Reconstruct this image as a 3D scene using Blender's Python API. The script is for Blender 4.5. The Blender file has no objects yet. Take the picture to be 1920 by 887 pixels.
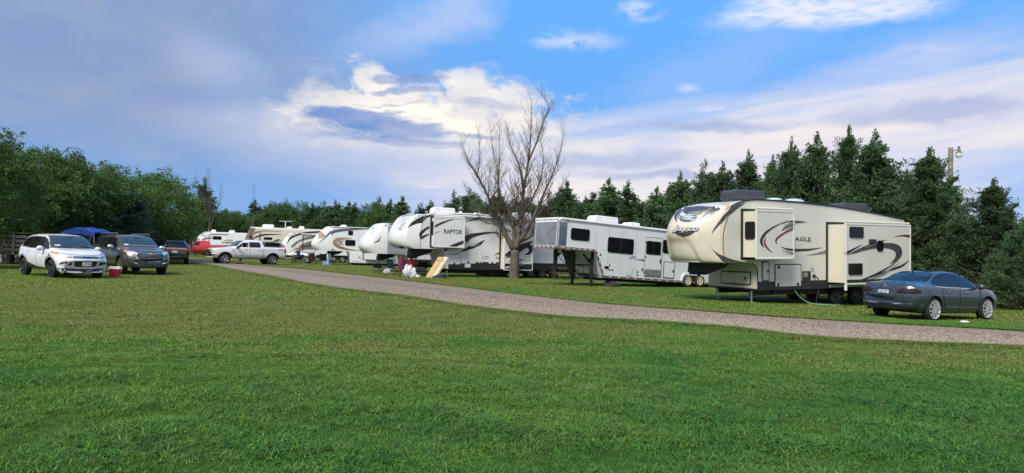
import bpy, bmesh, math, random
import numpy as np
from mathutils import Vector, Matrix, noise
from mathutils.bvhtree import BVHTree
from mathutils.geometry import delaunay_2d_cdt

random.seed(7); RNG = np.random.default_rng(7)
SC = bpy.context.scene
COL = SC.collection
PI = math.pi

# ------------------------------------------------------------------ camera
FOC, CAMH, PITCH, ROLL = 1321.0, 1.43, 0.0262, 0.033      # focal length in pixels of the 1920 wide photo
cp, sp, cr, sr = math.cos(PITCH), math.sin(PITCH), math.cos(ROLL), math.sin(ROLL)
RIGHT = Vector((cr, -sp*sr, cp*sr)); UP = Vector((-sr, -sp*cr, cp*cr)); FWD = Vector((0, cp, sp))
CAM = Vector((0, 0, CAMH))
cam_data = bpy.data.cameras.new('camera'); cam = bpy.data.objects.new('camera', cam_data); COL.objects.link(cam)
cam_data.sensor_width = 36; cam_data.lens = 36*FOC/1920; cam_data.clip_start = 0.1; cam_data.clip_end = 6000
mw = Matrix.Identity(4)
for i in range(3):
    mw[i][0], mw[i][1], mw[i][2], mw[i][3] = RIGHT[i], UP[i], -FWD[i], CAM[i]
cam.matrix_world = mw
SC.camera = cam

def ray(px, py):
    return (FWD + RIGHT*((px-960)/FOC) + UP*((443.5-py)/FOC))
def gnd(px, py, z=0.0):
    d = ray(px, py); t = (z-CAMH)/d.z
    return Vector((d.x*t, d.y*t, z))
def azel(px, py):
    d = ray(px, py).normalized()
    return math.atan2(d.x, d.y), math.asin(d.z)

# ------------------------------------------------------------------ light and colour management
SUN_EL, SUN_AZ = math.radians(47), math.radians(-148)      # azimuth from +Y towards +X: the light comes from the left, behind the camera
sun_data = bpy.data.lights.new('sun', 'SUN'); sun = bpy.data.objects.new('sun', sun_data); COL.objects.link(sun)
sun_data.energy = 3.3; sun_data.angle = math.radians(26); sun_data.color = (1.0, 0.94, 0.83)
sd = Vector((math.sin(SUN_AZ)*math.cos(SUN_EL), math.cos(SUN_AZ)*math.cos(SUN_EL), math.sin(SUN_EL)))
sun.rotation_euler = sd.to_track_quat('Z', 'Y').to_euler()
SC.view_settings.view_transform = 'Standard'; SC.view_settings.look = 'None'
SC.view_settings.exposure = 0.74; SC.view_settings.gamma = 1.0
SC.cycles.max_bounces = 6; SC.cycles.transparent_max_bounces = 6

class NT:
    """small wrapper: numbers and sockets in, sockets out"""
    def __init__(s, tree): s.t = tree; s.n = tree.nodes; s.l = tree.links
    def put(s, sock, v):
        if v is None: return
        if isinstance(v, bpy.types.NodeSocket): s.l.new(v, sock)
        else:
            if sock.type == 'RGBA' and len(v) == 3: v = (*v, 1)
            sock.default_value = v
    def m(s, op, a, b=None, c=None, clamp=False):
        n = s.n.new('ShaderNodeMath'); n.operation = op; n.use_clamp = clamp
        for i, v in enumerate((a, b, c)): s.put(n.inputs[i], v)
        return n.outputs[0]
    def vm(s, op, a, b=None, scale=None):
        n = s.n.new('ShaderNodeVectorMath'); n.operation = op
        s.put(n.inputs[0], a); s.put(n.inputs[1], b)
        if scale is not None: s.put(n.inputs['Scale'], scale)
        return n.outputs['Value'] if op in ('DOT_PRODUCT', 'LENGTH', 'DISTANCE') else n.outputs[0]
    def mix(s, f, a, b, mode='MIX'):
        n = s.n.new('ShaderNodeMix'); n.data_type = 'RGBA'; n.blend_type = mode; n.clamp_factor = True
        s.put(n.inputs[0], f); s.put(n.inputs[6], a); s.put(n.inputs[7], b)
        return n.outputs[2]
    def noise(s, vec, scale, detail=4, rough=.55, dist=0.0, col=False):
        n = s.n.new('ShaderNodeTexNoise'); s.put(n.inputs['Vector'], vec)
        n.inputs['Scale'].default_value = scale; n.inputs['Detail'].default_value = detail
        n.inputs['Roughness'].default_value = rough; n.inputs['Distortion'].default_value = dist
        return n.outputs['Color' if col else 'Fac']
    def vor(s, vec, scale, feature='F1', out='Distance', rnd=1.0):
        n = s.n.new('ShaderNodeTexVoronoi'); n.feature = feature; s.put(n.inputs['Vector'], vec)
        n.inputs['Scale'].default_value = scale; n.inputs['Randomness'].default_value = rnd
        return n.outputs[out]
    def step(s, v, lo, hi, o0=0.0, o1=1.0):
        n = s.n.new('ShaderNodeMapRange'); n.interpolation_type = 'SMOOTHSTEP'
        for k, x in zip(('Value', 'From Min', 'From Max', 'To Min', 'To Max'), (v, lo, hi, o0, o1)): s.put(n.inputs[k], x)
        return n.outputs[0]
    def comb(s, x, y, z=0.0):
        n = s.n.new('ShaderNodeCombineXYZ')
        for i, v in enumerate((x, y, z)): s.put(n.inputs[i], v)
        return n.outputs[0]
    def sep(s, v):
        n = s.n.new('ShaderNodeSeparateXYZ'); s.l.new(v, n.inputs[0]); return n.outputs
    def new(s, k, **kw):
        n = s.n.new(k)
        for a, b in kw.items(): setattr(n, a, b)
        return n

# ------------------------------------------------------------------ sky (direction based: azimuth and elevation, so it holds from any position)
world = bpy.data.worlds.new('World'); SC.world = world; world.use_nodes = True
def build_sky():
    T = NT(world.node_tree); T.n.clear()
    out = T.new('ShaderNodeOutputWorld'); bg = T.new('ShaderNodeBackground')
    T.l.new(bg.outputs[0], out.inputs[0]); bg.inputs['Strength'].default_value = 0.1
    tc = T.new('ShaderNodeTexCoord').outputs['Generated']
    d = T.vm('NORMALIZE', tc); x, y, z = T.sep(d)
    az = T.m('ARCTAN2', x, y); el = T.m('ARCSINE', z)
    sky = T.new('ShaderNodeTexSky', sky_type='NISHITA', sun_disc=False)
    sky.sun_elevation = SUN_EL; sky.sun_rotation = SUN_AZ; sky.air_density = 1.0; sky.dust_density = 0.6; sky.ozone_density = 2.0
    K = 9.0
    def c(r, g, b): return (r*K, g*K, b*K)
    # clear air: the Nishita sky pulled towards the strong evening blue of the photograph
    grad = T.mix(T.step(el, 0.0, 0.5), c(.085, .245, .57), c(.08, .32, .74))
    base = T.mix(0.85, sky.outputs[0], grad)
    # planar cloud coordinates: clouds flatten towards the horizon as a real layer does
    inv = T.m('DIVIDE', 1.0, T.m('ADD', T.m('MAXIMUM', z, 0.0), 0.16))
    pl = T.comb(T.m('MULTIPLY', x, inv), T.m('MULTIPLY', y, inv), 0.0)
    ae = T.comb(az, T.m('MULTIPLY', el, 1.8), 0.0)
    n_big = T.noise(pl, 0.9, 4, .5, .3)
    n_mid = T.noise(pl, 2.6, 6, .6, .5)
    n_fin = T.noise(ae, 16, 8, .62, .4)
    n_cum = T.noise(ae, 9, 8, .6, .2)
    n_bar = T.noise(T.comb(T.m('MULTIPLY', az, 9.0), T.m('MULTIPLY', el, 30.0), 0.0), 1.0, 8, .62, .6)
    strv = T.comb(T.m('ADD', T.m('MULTIPLY', az, 3.0), T.m('MULTIPLY', el, -6.0)), T.m('MULTIPLY', T.m('ADD', el, T.m('MULTIPLY', az, -0.10)), 22.0), 0.0)
    n_str = T.noise(strv, 1.0, 7, .58, .5)
    wx, wy, wz = T.sep(T.noise(ae, 5.5, 5, .6, .0, True)); azw = T.m('ADD', az, T.m('MULTIPLY', T.m('SUBTRACT', wx, .5), .16)); elw = T.m('ADD', el, T.m('MULTIPLY', T.m('SUBTRACT', wy, .5), .06))
    def edge(n, a): return T.m('MULTIPLY', T.m('SUBTRACT', n, 0.5), a)
    def blob(px, py, rx, ry, soft, n, amp, tilt=0.0):
        a0, e0 = azel(px, py); ra = abs(azel(px+rx, py)[0]-a0); re = abs(azel(px, py-ry)[1]-e0)
        da = T.m('SUBTRACT', azw, a0); de = T.m('SUBTRACT', elw, e0)
        if tilt: de = T.m('ADD', de, T.m('MULTIPLY', da, tilt))
        u = T.m('DIVIDE', da, ra); v = T.m('DIVIDE', de, re)
        r = T.m('SQRT', T.m('ADD', T.m('MULTIPLY', u, u), T.m('MULTIPLY', v, v)))
        r = T.m('ADD', r, edge(n, amp))
        return T.step(r, 1+soft, max(0.0, 1-soft), 0.0, 1.0)
    def over(col, m, colr, k=1.0):
        return T.mix(T.m('MULTIPLY', m, k, clamp=True), col, colr)
    cs = base
    # grey violet rain veil over the left half, going on round behind the left edge
    azn = T.m('ADD', az, edge(n_big, 0.34)); azn = T.m('ADD', azn, T.m('MULTIPLY', el, 0.25))
    veil = T.m('MULTIPLY', T.step(azn, 0.12, -0.42), T.step(az, -2.6, -1.9))
    lowgap = T.step(T.m('ADD', el, edge(n_mid, 0.05)), 0.03, 0.17, 0.18, 1.0)
    veilc = T.mix(T.step(n_mid, .3, .75), c(.165, .232, .40), c(.215, .28, .40))
    cs = over(cs, T.m('MULTIPLY', veil, lowgap), veilc, .97)
    # pale violet and cream sheet from the centre to the right, streaked
    top = T.m('ADD', T.m('ADD', 0.170, T.m('MULTIPLY', az, 0.155)), edge(n_str, 0.10)); top = T.m('ADD', top, edge(n_big, 0.10))
    sheet = T.m('MULTIPLY', T.step(T.m('SUBTRACT', top, el), -0.035, 0.055), T.step(T.m('ADD', az, edge(n_mid, .2)), -0.30, 0.02))
    rightgap = T.m('SUBTRACT', 1.0, T.m('MULTIPLY', T.step(az, 0.50, 0.66), T.step(T.m('ADD', el, edge(n_str, .03)), 0.155, 0.075)))
    sheet = T.m('MULTIPLY', sheet, T.m('MAXIMUM', rightgap, 0.25))
    sheetc = T.mix(T.step(n_str, .34, .66), c(.47, .485, .58), c(.64, .585, .565))
    cs = over(cs, sheet, sheetc, T.step(n_str, .15, .6, .84, .99))
    # a few darker bars across the sheet
    for (px, py, rx, ry) in ((1740, 216, 190, 20), (1120, 300, 150, 16), (1320, 232, 160, 10), (1250, 335, 120, 9)):
        cs = over(cs, blob(px, py, rx, ry, .6, n_cum, 1.3), c(.28, .33, .50), .8)
    # soft light haze under the bright cloud
    cs = over(cs, blob(760, 272, 300, 60, .75, n_mid, .6), c(.42, .45, .55), .8)
    # sunlit cloud heads in the middle
    for (px, py, rx, ry, s, k) in ((600, 195, 70, 50, .6, .6), (715, 150, 34, 34, .35, .9), (725, 190, 105, 38, .45, .95),
                                   (625, 215, 60, 34, .6, .8), (905, 190, 110, 42, .45, .85), (905, 225, 125, 42, .5, .9), (790, 262, 220, 30, .7, .45)):
        cs = over(cs, blob(px, py, rx, ry, s, n_fin, 3.0), T.mix(T.step(n_cum, .35, .7), c(.53, .51, .53), c(.69, .65, .60)), k)
    cs = over(cs, blob(850, 238, 60, 16, .7, n_fin, 1.0), c(.82, .74, .60), .9)
    cs = over(cs, blob(760, 205, 60, 14, .7, n_fin, 1.0), c(.80, .74, .62), .8)
    # blue grey cloud in front of them
    for (px, py, rx, ry, k) in ((690, 228, 105, 26, .95), (640, 215, 60, 16, .8), (760, 243, 120, 16, .85), (700, 265, 110, 9, .7), (770, 147, 52, 7, .8),
                                (745, 168, 50, 5, .7), (900, 200, 70, 9, .45), (850, 250, 80, 6, .5), (735, 195, 70, 5, .5)):
        cs = over(cs, blob(px, py, rx, ry, .5, n_bar, 4.2), T.mix(T.step(n_cum, .35, .65), c(.11, .205, .44), c(.26, .31, .47)), k)
    # high white wisps near the top
    rip = T.noise(T.comb(T.m('MULTIPLY', az, 20.0), T.m('MULTIPLY', el, 70.0), 0.0), 1.6, 5, .6, .8)
    cs = over(cs, T.m('MULTIPLY', blob(1555, 14, 190, 36, .5, n_cum, 1.4), T.step(rip, .30, .62, .45, 1.0)), c(.60, .61, .67), .9)
    for (px, py, rx, ry, k) in ((1200, 22, 44, 16, .85), (1070, 70, 62, 14, .7), (1730, 105, 60, 16, .7), (1310, 156, 22, 9, .7), (1338, 200, 26, 6, .6)):
        cs = over(cs, T.m('MULTIPLY', blob(px, py, rx, ry, .9, n_fin, 2.6), T.step(n_fin, .38, .62)), c(.60, .60, .66), k)
    for (px, py, rx, ry, k, t) in ((830, 20, 130, 46, .62, -.5), (1700, 120, 260, 50, .5, -.25), (400, 110, 70, 40, .35, .3), (1350, 120, 200, 50, .25, -.3)):
        cs = over(cs, blob(px, py, rx, ry, .85, n_mid, 1.5, t), c(.38, .44, .62), k)
    # broken cloud behind the camera and overhead, as bright as what is in view
    behind = T.m('MULTIPLY', T.step(y, 0.3, -0.4), T.step(n_big, .38, .62))
    cs = over(cs, behind, c(.60, .57, .56), .85)
    cs = T.mix(T.step(z, -0.02, -0.10), cs, c(.07, .09, .05))
    T.put(bg.inputs[0], cs)
build_sky()

# ------------------------------------------------------------------ materials
MATS = {}
def M(name, col, rough=.5, metal=0.0, coat=0.0, var=0.0, vs=4.0, bump=0.0, bs=60.0, spec=.5, emit=None, streak=0.0, dirt=0.0):
    if name in MATS: return MATS[name]
    m = bpy.data.materials.new(name); m.use_nodes = True; T = NT(m.node_tree)
    p = T.n['Principled BSDF']
    p.inputs['Roughness'].default_value = rough; p.inputs['Metallic'].default_value = metal
    p.inputs['Coat Weight'].default_value = coat; p.inputs['Coat Roughness'].default_value = .06
    p.inputs['Specular IOR Level'].default_value = spec
    c = (*col, 1); tc = T.new('ShaderNodeTexCoord').outputs['Object']
    if var or streak or dirt:
        f = T.step(T.noise(tc, vs, 5, .6), .3, .7)
        s = T.mix(f, tuple(v*(1-var) for v in col), tuple(min(1, v*(1+var)) for v in col))
        if streak:      # runs of dust down painted walls
            x, y, z = T.sep(tc)
            st = T.step(T.noise(T.comb(T.m('MULTIPLY', x, 9.0), T.m('MULTIPLY', y, 9.0), T.m('MULTIPLY', z, .5)), 1.2, 5, .65), .5, .8)
            s = T.mix(T.m('MULTIPLY', st, streak), s, (.22, .19, .15))
        if dirt:
            x, y, z = T.sep(tc)
            dm = T.m('MULTIPLY', T.step(z, 1.0, .1), T.step(T.noise(tc, 3.0, 5, .65), .3, .75))
            s = T.mix(T.m('MULTIPLY', dm, dirt), s, (.16, .13, .09))
        T.put(p.inputs['Base Color'], s)
        if rough > .12: T.put(p.inputs['Roughness'], T.step(T.noise(tc, vs*3, 4, .6), .2, .8, rough*.85, min(1, rough*1.2)))
    else: p.inputs['Base Color'].default_value = c
    if bump:
        b = T.new('ShaderNodeBump'); b.inputs['Strength'].default_value = bump; b.inputs['Distance'].default_value = .02
        T.put(b.inputs['Height'], T.noise(tc, bs, 4, .6)); T.l.new(b.outputs[0], p.inputs['Normal'])
    if emit:
        p.inputs['Emission Color'].default_value = (*emit[:3], 1); p.inputs['Emission Strength'].default_value = emit[3]
    MATS[name] = m
    return m

WHITE = M('white_gelcoat', (.60, .61, .62), .28, 0, .25, .04, 1.5, streak=.10)
WHITE2 = M('white_panel', (.62, .64, .665), .35, 0, .1, .05, 1.2, streak=.16, dirt=.25)
CREAM = M('cream_gelcoat', (.56, .515, .41), .24, 0, .35, .04, 1.5, streak=.06)
CREAMW = M('cream_wall', (.53, .53, .475), .33, 0, .15, .04, 1.0, streak=.07)
CREAMT = M('cream_trim', (.60, .62, .60), .35, 0, .1, .03)
CREAMY = M('cream_end_wall', (.56, .535, .44), .4)
ROOFW = M('white_roof_membrane', (.60, .61, .63), .6, var=.08, vs=2)
BLACKV = M('black_vinyl', (.018, .018, .022), .35, var=.2)
GREYV = M('grey_vinyl', (.048, .045, .048), .35, var=.25, vs=6)
SMOKE = M('smoke_grey_vinyl', (.17, .165, .165), .4, var=.3, vs=5)
REDV = M('dark_red_vinyl', (.16, .018, .028), .35)
MAROON = M('maroon_vinyl', (.055, .018, .026), .4, var=.3)
TANV = M('tan_vinyl', (.30, .20, .12), .4, var=.35, vs=6)
TAUPE = M('taupe_vinyl', (.15, .122, .10), .4, var=.1)
NAVYV = M('slate_blue_vinyl', (.07, .085, .13), .4, var=.2)
SKIRT = M('black_skirt', (.014, .015, .018), .55, var=.3, vs=3, bump=.1)
RUBBER = M('tyre_rubber', (.012, .012, .013), .85, var=.3, vs=8, bump=.2, bs=40)
DARKM = M('dark_steel', (.022, .022, .025), .5, .4, var=.3)
STEEL = M('bare_steel', (.42, .43, .44), .38, .9, var=.15, vs=8)
CHROME = M('chrome', (.75, .76, .78), .12, 1.0)
ALU = M('dull_aluminium', (.50, .51, .52), .42, .85, var=.16, vs=1.2, bump=.03, bs=25)
ALUP = M('polished_aluminium', (.62, .65, .72), .16, 1.0, var=.1, vs=2)
GLASS = M('dark_window_glass', (.006, .006, .008), .14, 0, 0, spec=.25)
TINT = M('tinted_glass', (.005, .006, .008), .05, 0, 0, spec=.45)
WSHIELD = M('windscreen_glass', (.022, .034, .040), .05, 0, .3, spec=.6)
SEAM = M('black_seal', (.012, .012, .014), .6)
PLASTB = M('black_plastic', (.017, .017, .019), .5, var=.25, vs=8)
PLASTG = M('grey_plastic', (.09, .092, .098), .5, var=.1)
ACBLUE = M('dark_plastic_shroud', (.035, .037, .045), .3, coat=.3, var=.15)
ACW = M('white_plastic_shroud', (.66, .66, .66), .45, var=.06, streak=.15)
DOME = M('pale_dome', (.42, .5, .62), .25, coat=.3)
REDL = M('red_lamp', (.42, .012, .018), .12, coat=.8)
AMBER = M('amber_lamp', (.65, .20, .03), .2, coat=.6)
LAMP = M('clear_lamp', (.55, .57, .60), .10, .3, coat=1.0, var=.25, vs=14)
SMOKL = M('smoked_lamp', (.016, .008, .009), .2, spec=.3)
REDTAPE = M('red_reflective_tape', (.40, .05, .06), .4)
WTAPE = M('white_reflective_tape', (.62, .60, .55), .45)
WOODPOLE = M('weathered_pole', (.20, .165, .13), .85, var=.3, vs=5, bump=.5, bs=30)
PLY = M('plywood', (.46, .31, .15), .5, var=.14, vs=3, bump=.05)
PLYE = M('plywood_edge', (.60, .50, .36), .6, var=.1)
BLUEF = M('blue_fabric', (.018, .045, .20), .85, var=.2, vs=9)
NAVYF = M('navy_fabric', (.012, .016, .05), .85, var=.3, vs=9)
BLACKF = M('black_fabric', (.014, .013, .016), .9, var=.3, vs=9)
REDF = M('red_fabric', (.30, .016, .030), .8, var=.2, vs=6)
WINEF = M('wine_fabric', (.085, .014, .035), .85, var=.25)
GREYF = M('grey_fabric', (.28, .28, .29), .85, var=.2)
WHITEF = M('white_fabric', (.66, .66, .64), .85, var=.08, vs=8)
TARPB = M('blue_tarp', (.010, .042, .26), .4, var=.2, vs=4, bump=.3, bs=6)
SKIN = M('skin', (.50, .29, .20), .5)
HAIR = M('brown_hair', (.05, .03, .02), .7)
TANK = M('white_painted_tank', (.62, .56, .42), .4, var=.1)
GMAT = M('green_mat', (.006, .07, .05), .9, var=.3, vs=6)
PLATE = M('number_plate', (.62, .64, .66), .4, var=.06)
PLATEB = M('blue_plate_band', (.10, .28, .52), .4)
INK = M('dark_ink', (.02, .025, .05), .5)
PEDESTAL = M('grey_enamel', (.42, .45, .50), .5, var=.1)
OLDWOOD = M('grey_board', (.30, .28, .25), .85, var=.3, vs=7, bump=.3)

# ------------------------------------------------------------------ objects
def tag(o, label=None, cat=None, group=None, kind=None):
    if label: o['label'] = label
    if cat: o['category'] = cat
    if group: o['group'] = group
    if kind: o['kind'] = kind
    return o
def thing(name, label, cat, loc=(0, 0, 0), rz=0.0, group=None, mat=None):
    o = bpy.data.objects.new(name, None); COL.objects.link(o); o.empty_display_size = .3
    if mat is not None: o.matrix_world = mat
    else: o.location = loc; o.rotation_euler = (0, 0, rz)
    return tag(o, label, cat, group)

class MB:
    """collects shapes and links them as ONE mesh object"""
    def __init__(s): s.v = []; s.f = []; s.mi = []; s.cur = 0
    def add(s, vs, fs):
        b = len(s.v); s.v += [tuple(v) for v in vs]; s.f += [tuple(i+b for i in f) for f in fs]; s.mi += [s.cur]*len(fs); return s
    def box(s, x0, x1, y0, y1, z0, z1):
        return s.add([(x, y, z) for x in (x0, x1) for y in (y0, y1) for z in (z0, z1)],
                     [(0, 1, 3, 2), (4, 6, 7, 5), (0, 4, 5, 1), (2, 3, 7, 6), (0, 2, 6, 4), (1, 5, 7, 3)])
    def bar(s, p, q, w, h=None, up=(0, 0, 1)):
        p, q = Vector(p), Vector(q); h = h or w; d = (q-p).normalized(); u = Vector(up)
        if abs(d.dot(u)) > .98: u = Vector((1, 0, 0))
        a = d.cross(u).normalized(); b = a.cross(d)
        vs = [c+a*(i*w/2)+b*(j*h/2) for c in (p, q) for i in (-1, 1) for j in (-1, 1)]
        return s.add(vs, [(0, 1, 3, 2), (4, 6, 7, 5), (0, 4, 5, 1), (2, 3, 7, 6), (0, 2, 6, 4), (1, 5, 7, 3)])
    def tube(s, pts, r, n=8, cap=True):
        pts = [Vector(p) for p in pts]; k = len(pts); rs = r if hasattr(r, '__len__') else [r]*k
        rings = []; a = None
        for i, p in enumerate(pts):
            t = (pts[min(i+1, k-1)]-pts[max(i-1, 0)]).normalized()
            if a is None: a = t.orthogonal().normalized()
            else:
                a = a-t*a.dot(t); a = a.normalized() if a.length > 1e-6 else t.orthogonal().normalized()
            b = t.cross(a)
            rings.append([p+(a*math.cos(2*PI*j/n)+b*math.sin(2*PI*j/n))*rs[i] for j in range(n)])
        vs = [v for rg in rings for v in rg]
        fs = [(i*n+j, i*n+(j+1) % n, (i+1)*n+(j+1) % n, (i+1)*n+j) for i in range(k-1) for j in range(n)]
        if cap: fs += [tuple(range(n-1, -1, -1)), tuple((k-1)*n+j for j in range(n))]
        return s.add(vs, fs)
    def cyl(s, p, q, r, r2=None, n=16): return s.tube([p, q], [r, r if r2 is None else r2], n)
    def lathe(s, c, axis, prof, n=24):
        """profile of (distance along the axis, radius) turned about axis through c"""
        c = Vector(c); ax = Vector(axis).normalized(); a = ax.orthogonal().normalized(); b = ax.cross(a); k = len(prof)
        vs = [c+ax*h+(a*math.cos(2*PI*j/n)+b*math.sin(2*PI*j/n))*r for h, r in prof for j in range(n)]
        fs = [(i*n+j, i*n+(j+1) % n, (i+1)*n+(j+1) % n, (i+1)*n+j) for i in range(k-1) for j in range(n)]
        return s.add(vs, fs)
    def prism(s, poly, y0, y1, ax='y'):
        """polygon in (x, z), pushed from y0 to y1 (ax 'x': polygon in (y, z); ax 'z': polygon in (x, y))"""
        P = {'y': lambda a, b, h: (a, h, b), 'x': lambda a, b, h: (h, a, b), 'z': lambda a, b, h: (a, b, h)}[ax]
        n = len(poly); vs = [P(a, b, y0) for a, b in poly]+[P(a, b, y1) for a, b in poly]
        return s.add(vs, [tuple(range(n)), tuple(range(2*n-1, n-1, -1))]+[(i, i+n, (i+1) % n+n, (i+1) % n) for i in range(n)])
    def ball(s, c, r, n=12, m=8):
        c = Vector(c); r = Vector(r) if hasattr(r, '__len__') else Vector((r, r, r)); vs = []; fs = []
        for i in range(m+1):
            t = PI*i/m
            for j in range(n):
                a = 2*PI*j/n; vs.append(c+Vector((r.x*math.sin(t)*math.cos(a), r.y*math.sin(t)*math.sin(a), r.z*math.cos(t))))
        for i in range(m):
            for j in range(n): fs.append((i*n+j, (i+1)*n+j, (i+1)*n+(j+1) % n, i*n+(j+1) % n))
        return s.add(vs, fs)
    def mesh(s, name, mats):
        me = bpy.data.meshes.new(name); me.from_pydata(s.v, [], s.f)
        for m in (mats if isinstance(mats, (list, tuple)) else [mats]): me.materials.append(m)
        me.polygons.foreach_set('material_index', s.mi); me.validate(); return me
    def build(s, name, mats, parent=None, smooth=None, bevel=0.0, fix=True):
        me = s.mesh(name, mats)
        if fix:
            bm = bmesh.new(); bm.from_mesh(me); bmesh.ops.recalc_face_normals(bm, faces=bm.faces); bm.to_mesh(me); bm.free()
        return link(name, me, parent, smooth, bevel)
def link(name, me, parent=None, smooth=None, bevel=0.0):
    o = bpy.data.objects.new(name, me); COL.objects.link(o); o.parent = parent
    if smooth is not None:
        me.shade_smooth()
        if smooth < 3.1: me.set_sharp_from_angle(angle=smooth)
    if bevel:
        b = o.modifiers.new('round', 'BEVEL'); b.width = bevel; b.segments = 2; b.limit_method = 'ANGLE'; b.angle_limit = .7
    return o
def copy_tree(o, parent=None):
    c = o.copy(); COL.objects.link(c); c.parent = parent
    for ch in list(o.children): copy_tree(ch, c)
    return c
def evaluated(o):
    dg = bpy.context.evaluated_depsgraph_get(); return bpy.data.meshes.new_from_object(o.evaluated_get(dg))

def spline(pts, n, closed=False):
    P = np.array(pts, float); k = len(P)
    if closed: Q = np.vstack([P[-1:], P, P[:2]]); segs = k
    else: Q = np.vstack([2*P[0]-P[1], P, 2*P[-1]-P[-2]]); segs = k-1
    out = []
    for t in np.linspace(0, segs, n, endpoint=not closed):
        i = min(int(t), segs-1); u = t-i; a, b, c, d = Q[i], Q[i+1], Q[i+2], Q[i+3]
        out.append(.5*(2*b+(c-a)*u+(2*a-5*b+4*c-d)*u*u+(3*b-a-3*c+d)*u**3))
    return np.array(out)
def rrect(x0, z0, x1, z1, r, n=4):
    x0, x1 = sorted((x0, x1)); z0, z1 = sorted((z0, z1)); r = min(r, (x1-x0)/2.01, (z1-z0)/2.01); o = []
    for cx, cz, a0 in ((x1-r, z1-r, 0), (x0+r, z1-r, .5), (x0+r, z0+r, 1), (x1-r, z0+r, 1.5)):
        for i in range(n+1): a = (a0+.5*i/n)*PI; o.append((cx+r*math.cos(a), cz+r*math.sin(a)))
    return o

# ------------------------------------------------------------------ ground
def gh(x, y):
    """height of the lawn: nearly flat, a shallow hollow under the rear of the cream trailer"""
    return -0.15*math.exp(-((x-14.5)**2+(y-26.5)**2)/32.0)
NEAR_EDGE = [(2300, 700), (2050, 666), (1920, 654), (1750, 647), (1600, 640), (1480, 631), (1400, 620), (1300, 611), (1200, 604), (1060, 597), (960, 586), (870, 575), (760, 557), (660, 545), (560, 530), (480, 515), (430, 506), (393, 498), (370, 494.5), (330, 491)]
FAR_EDGE = [(2300, 640), (2050, 629), (1920, 621), (1800, 614), (1650, 606), (1500, 597), (1400, 590), (1300, 582), (1200, 575), (1100, 566), (1000, 555), (900, 543), (800, 531), (700, 519), (640, 512.5), (580, 506), (520, 501), (470, 497), (420, 490.5), (350, 483.5)]
def lookup_road():
    a = spline([tuple(gnd(*p))[:2] for p in NEAR_EDGE], 160); b = spline([tuple(gnd(*p))[:2] for p in FAR_EDGE], 160)
    return a, b
ROAD_A, ROAD_B = lookup_road()
ROAD_POLY = np.vstack([ROAD_A, ROAD_B[::-1]])
def in_road(P, grow=0.0):
    """vectorised point in polygon test for an (n,2) array"""
    x, y = P[:, 0], P[:, 1]; inside = np.zeros(len(P), bool); Q = ROAD_POLY; j = len(Q)-1
    for i in range(len(Q)):
        xi, yi = Q[i]; xj, yj = Q[j]
        if yi != yj:
            c = ((yi > y) != (yj > y)) & (x < (xj-xi)*(y-yi)/(yj-yi)+xi); inside ^= c
        j = i
    return inside

def lawn_colour(T, pos, tip=None):
    """patchy lawn: lush, mid and dry grass by position on the ground"""
    n1 = T.noise(pos, .20, 5, .55, .4); n2 = T.noise(pos, .75, 5, .6, .3); n3 = T.noise(pos, 4.5, 5, .65)
    x, y, z = T.sep(pos)
    dry = T.m('ADD', T.m('MULTIPLY', n1, .62), T.m('MULTIPLY', n2, .38))
    dry = T.m('ADD', dry, T.m('MULTIPLY', T.step(y, 6.0, 15.0), .125))                 # the mown middle of the field is drier
    dry = T.m('ADD', dry, T.m('MULTIPLY', T.step(x, 2.0, -5.0), .05))
    dry = T.m('SUBTRACT', dry, T.m('MULTIPLY', T.step(y, 8.5, 5.0), .07))
    c = T.mix(T.step(dry, .40, .56), (.054, .156, .017), (.094, .196, .024))
    c = T.mix(T.step(dry, .52, .68), c, (.165, .195, .042))
    n4 = T.noise(pos, 1.7, 4, .6)
    c = T.mix(T.m('MULTIPLY', T.step(n4, .56, .70), .6), c, (.030, .100, .020))        # lush dark clumps
    c = T.mix(T.m('MULTIPLY', T.step(n2, .60, .72), .5), c, (.070, .155, .055))        # bluish clumps
    c = T.mix(T.m('MULTIPLY', T.step(n3, .62, .78), .25), c, (.17, .16, .065))
    return c
def ground_material():
    m = bpy.data.materials.new('lawn_ground'); m.use_nodes = True; T = NT(m.node_tree); p = T.n['Principled BSDF']
    pos = T.new('ShaderNodeNewGeometry').outputs['Position']
    c = lawn_colour(T, pos)
    n = T.noise(pos, 14, 6, .7); n9 = T.noise(pos, 55, 5, .7)
    c = T.mix(T.step(n, .35, .7), T.vm('SCALE', c, scale=.42), T.vm('SCALE', c, scale=.8))
    c = T.mix(T.m('MULTIPLY', T.step(n9, .55, .7), .35), c, (.09, .075, .04))
    T.put(p.inputs['Base Color'], c); p.inputs['Roughness'].default_value = .95; p.inputs['Specular IOR Level'].default_value = .1
    b = T.new('ShaderNodeBump'); b.inputs['Strength'].default_value = .8; b.inputs['Distance'].default_value = .05
    T.put(b.inputs['Height'], n9); T.l.new(b.outputs[0], p.inputs['Normal'])
    return m
def build_ground():
    vs = []; fs = []; rad = [0.0]; r = 1.0
    while r < 3000: rad.append(r); r *= 1.07 if r < 80 else 1.25
    n = 128
    for r in rad:
        for j in range(n):
            a = 2*PI*j/n; x, y = r*math.sin(a), r*math.cos(a)
            vs.append((x, y, gh(x, y)))
    for i in range(len(rad)-1):
        for j in range(n): fs.append((i*n+j, (i+1)*n+j, (i+1)*n+(j+1) % n, i*n+(j+1) % n))
    mb = MB(); mb.add(vs, fs); o = mb.build('lawn_ground', ground_material(), smooth=3.2); tag(o, 'wide mown lawn of the campground', None, None, 'structure')
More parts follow.
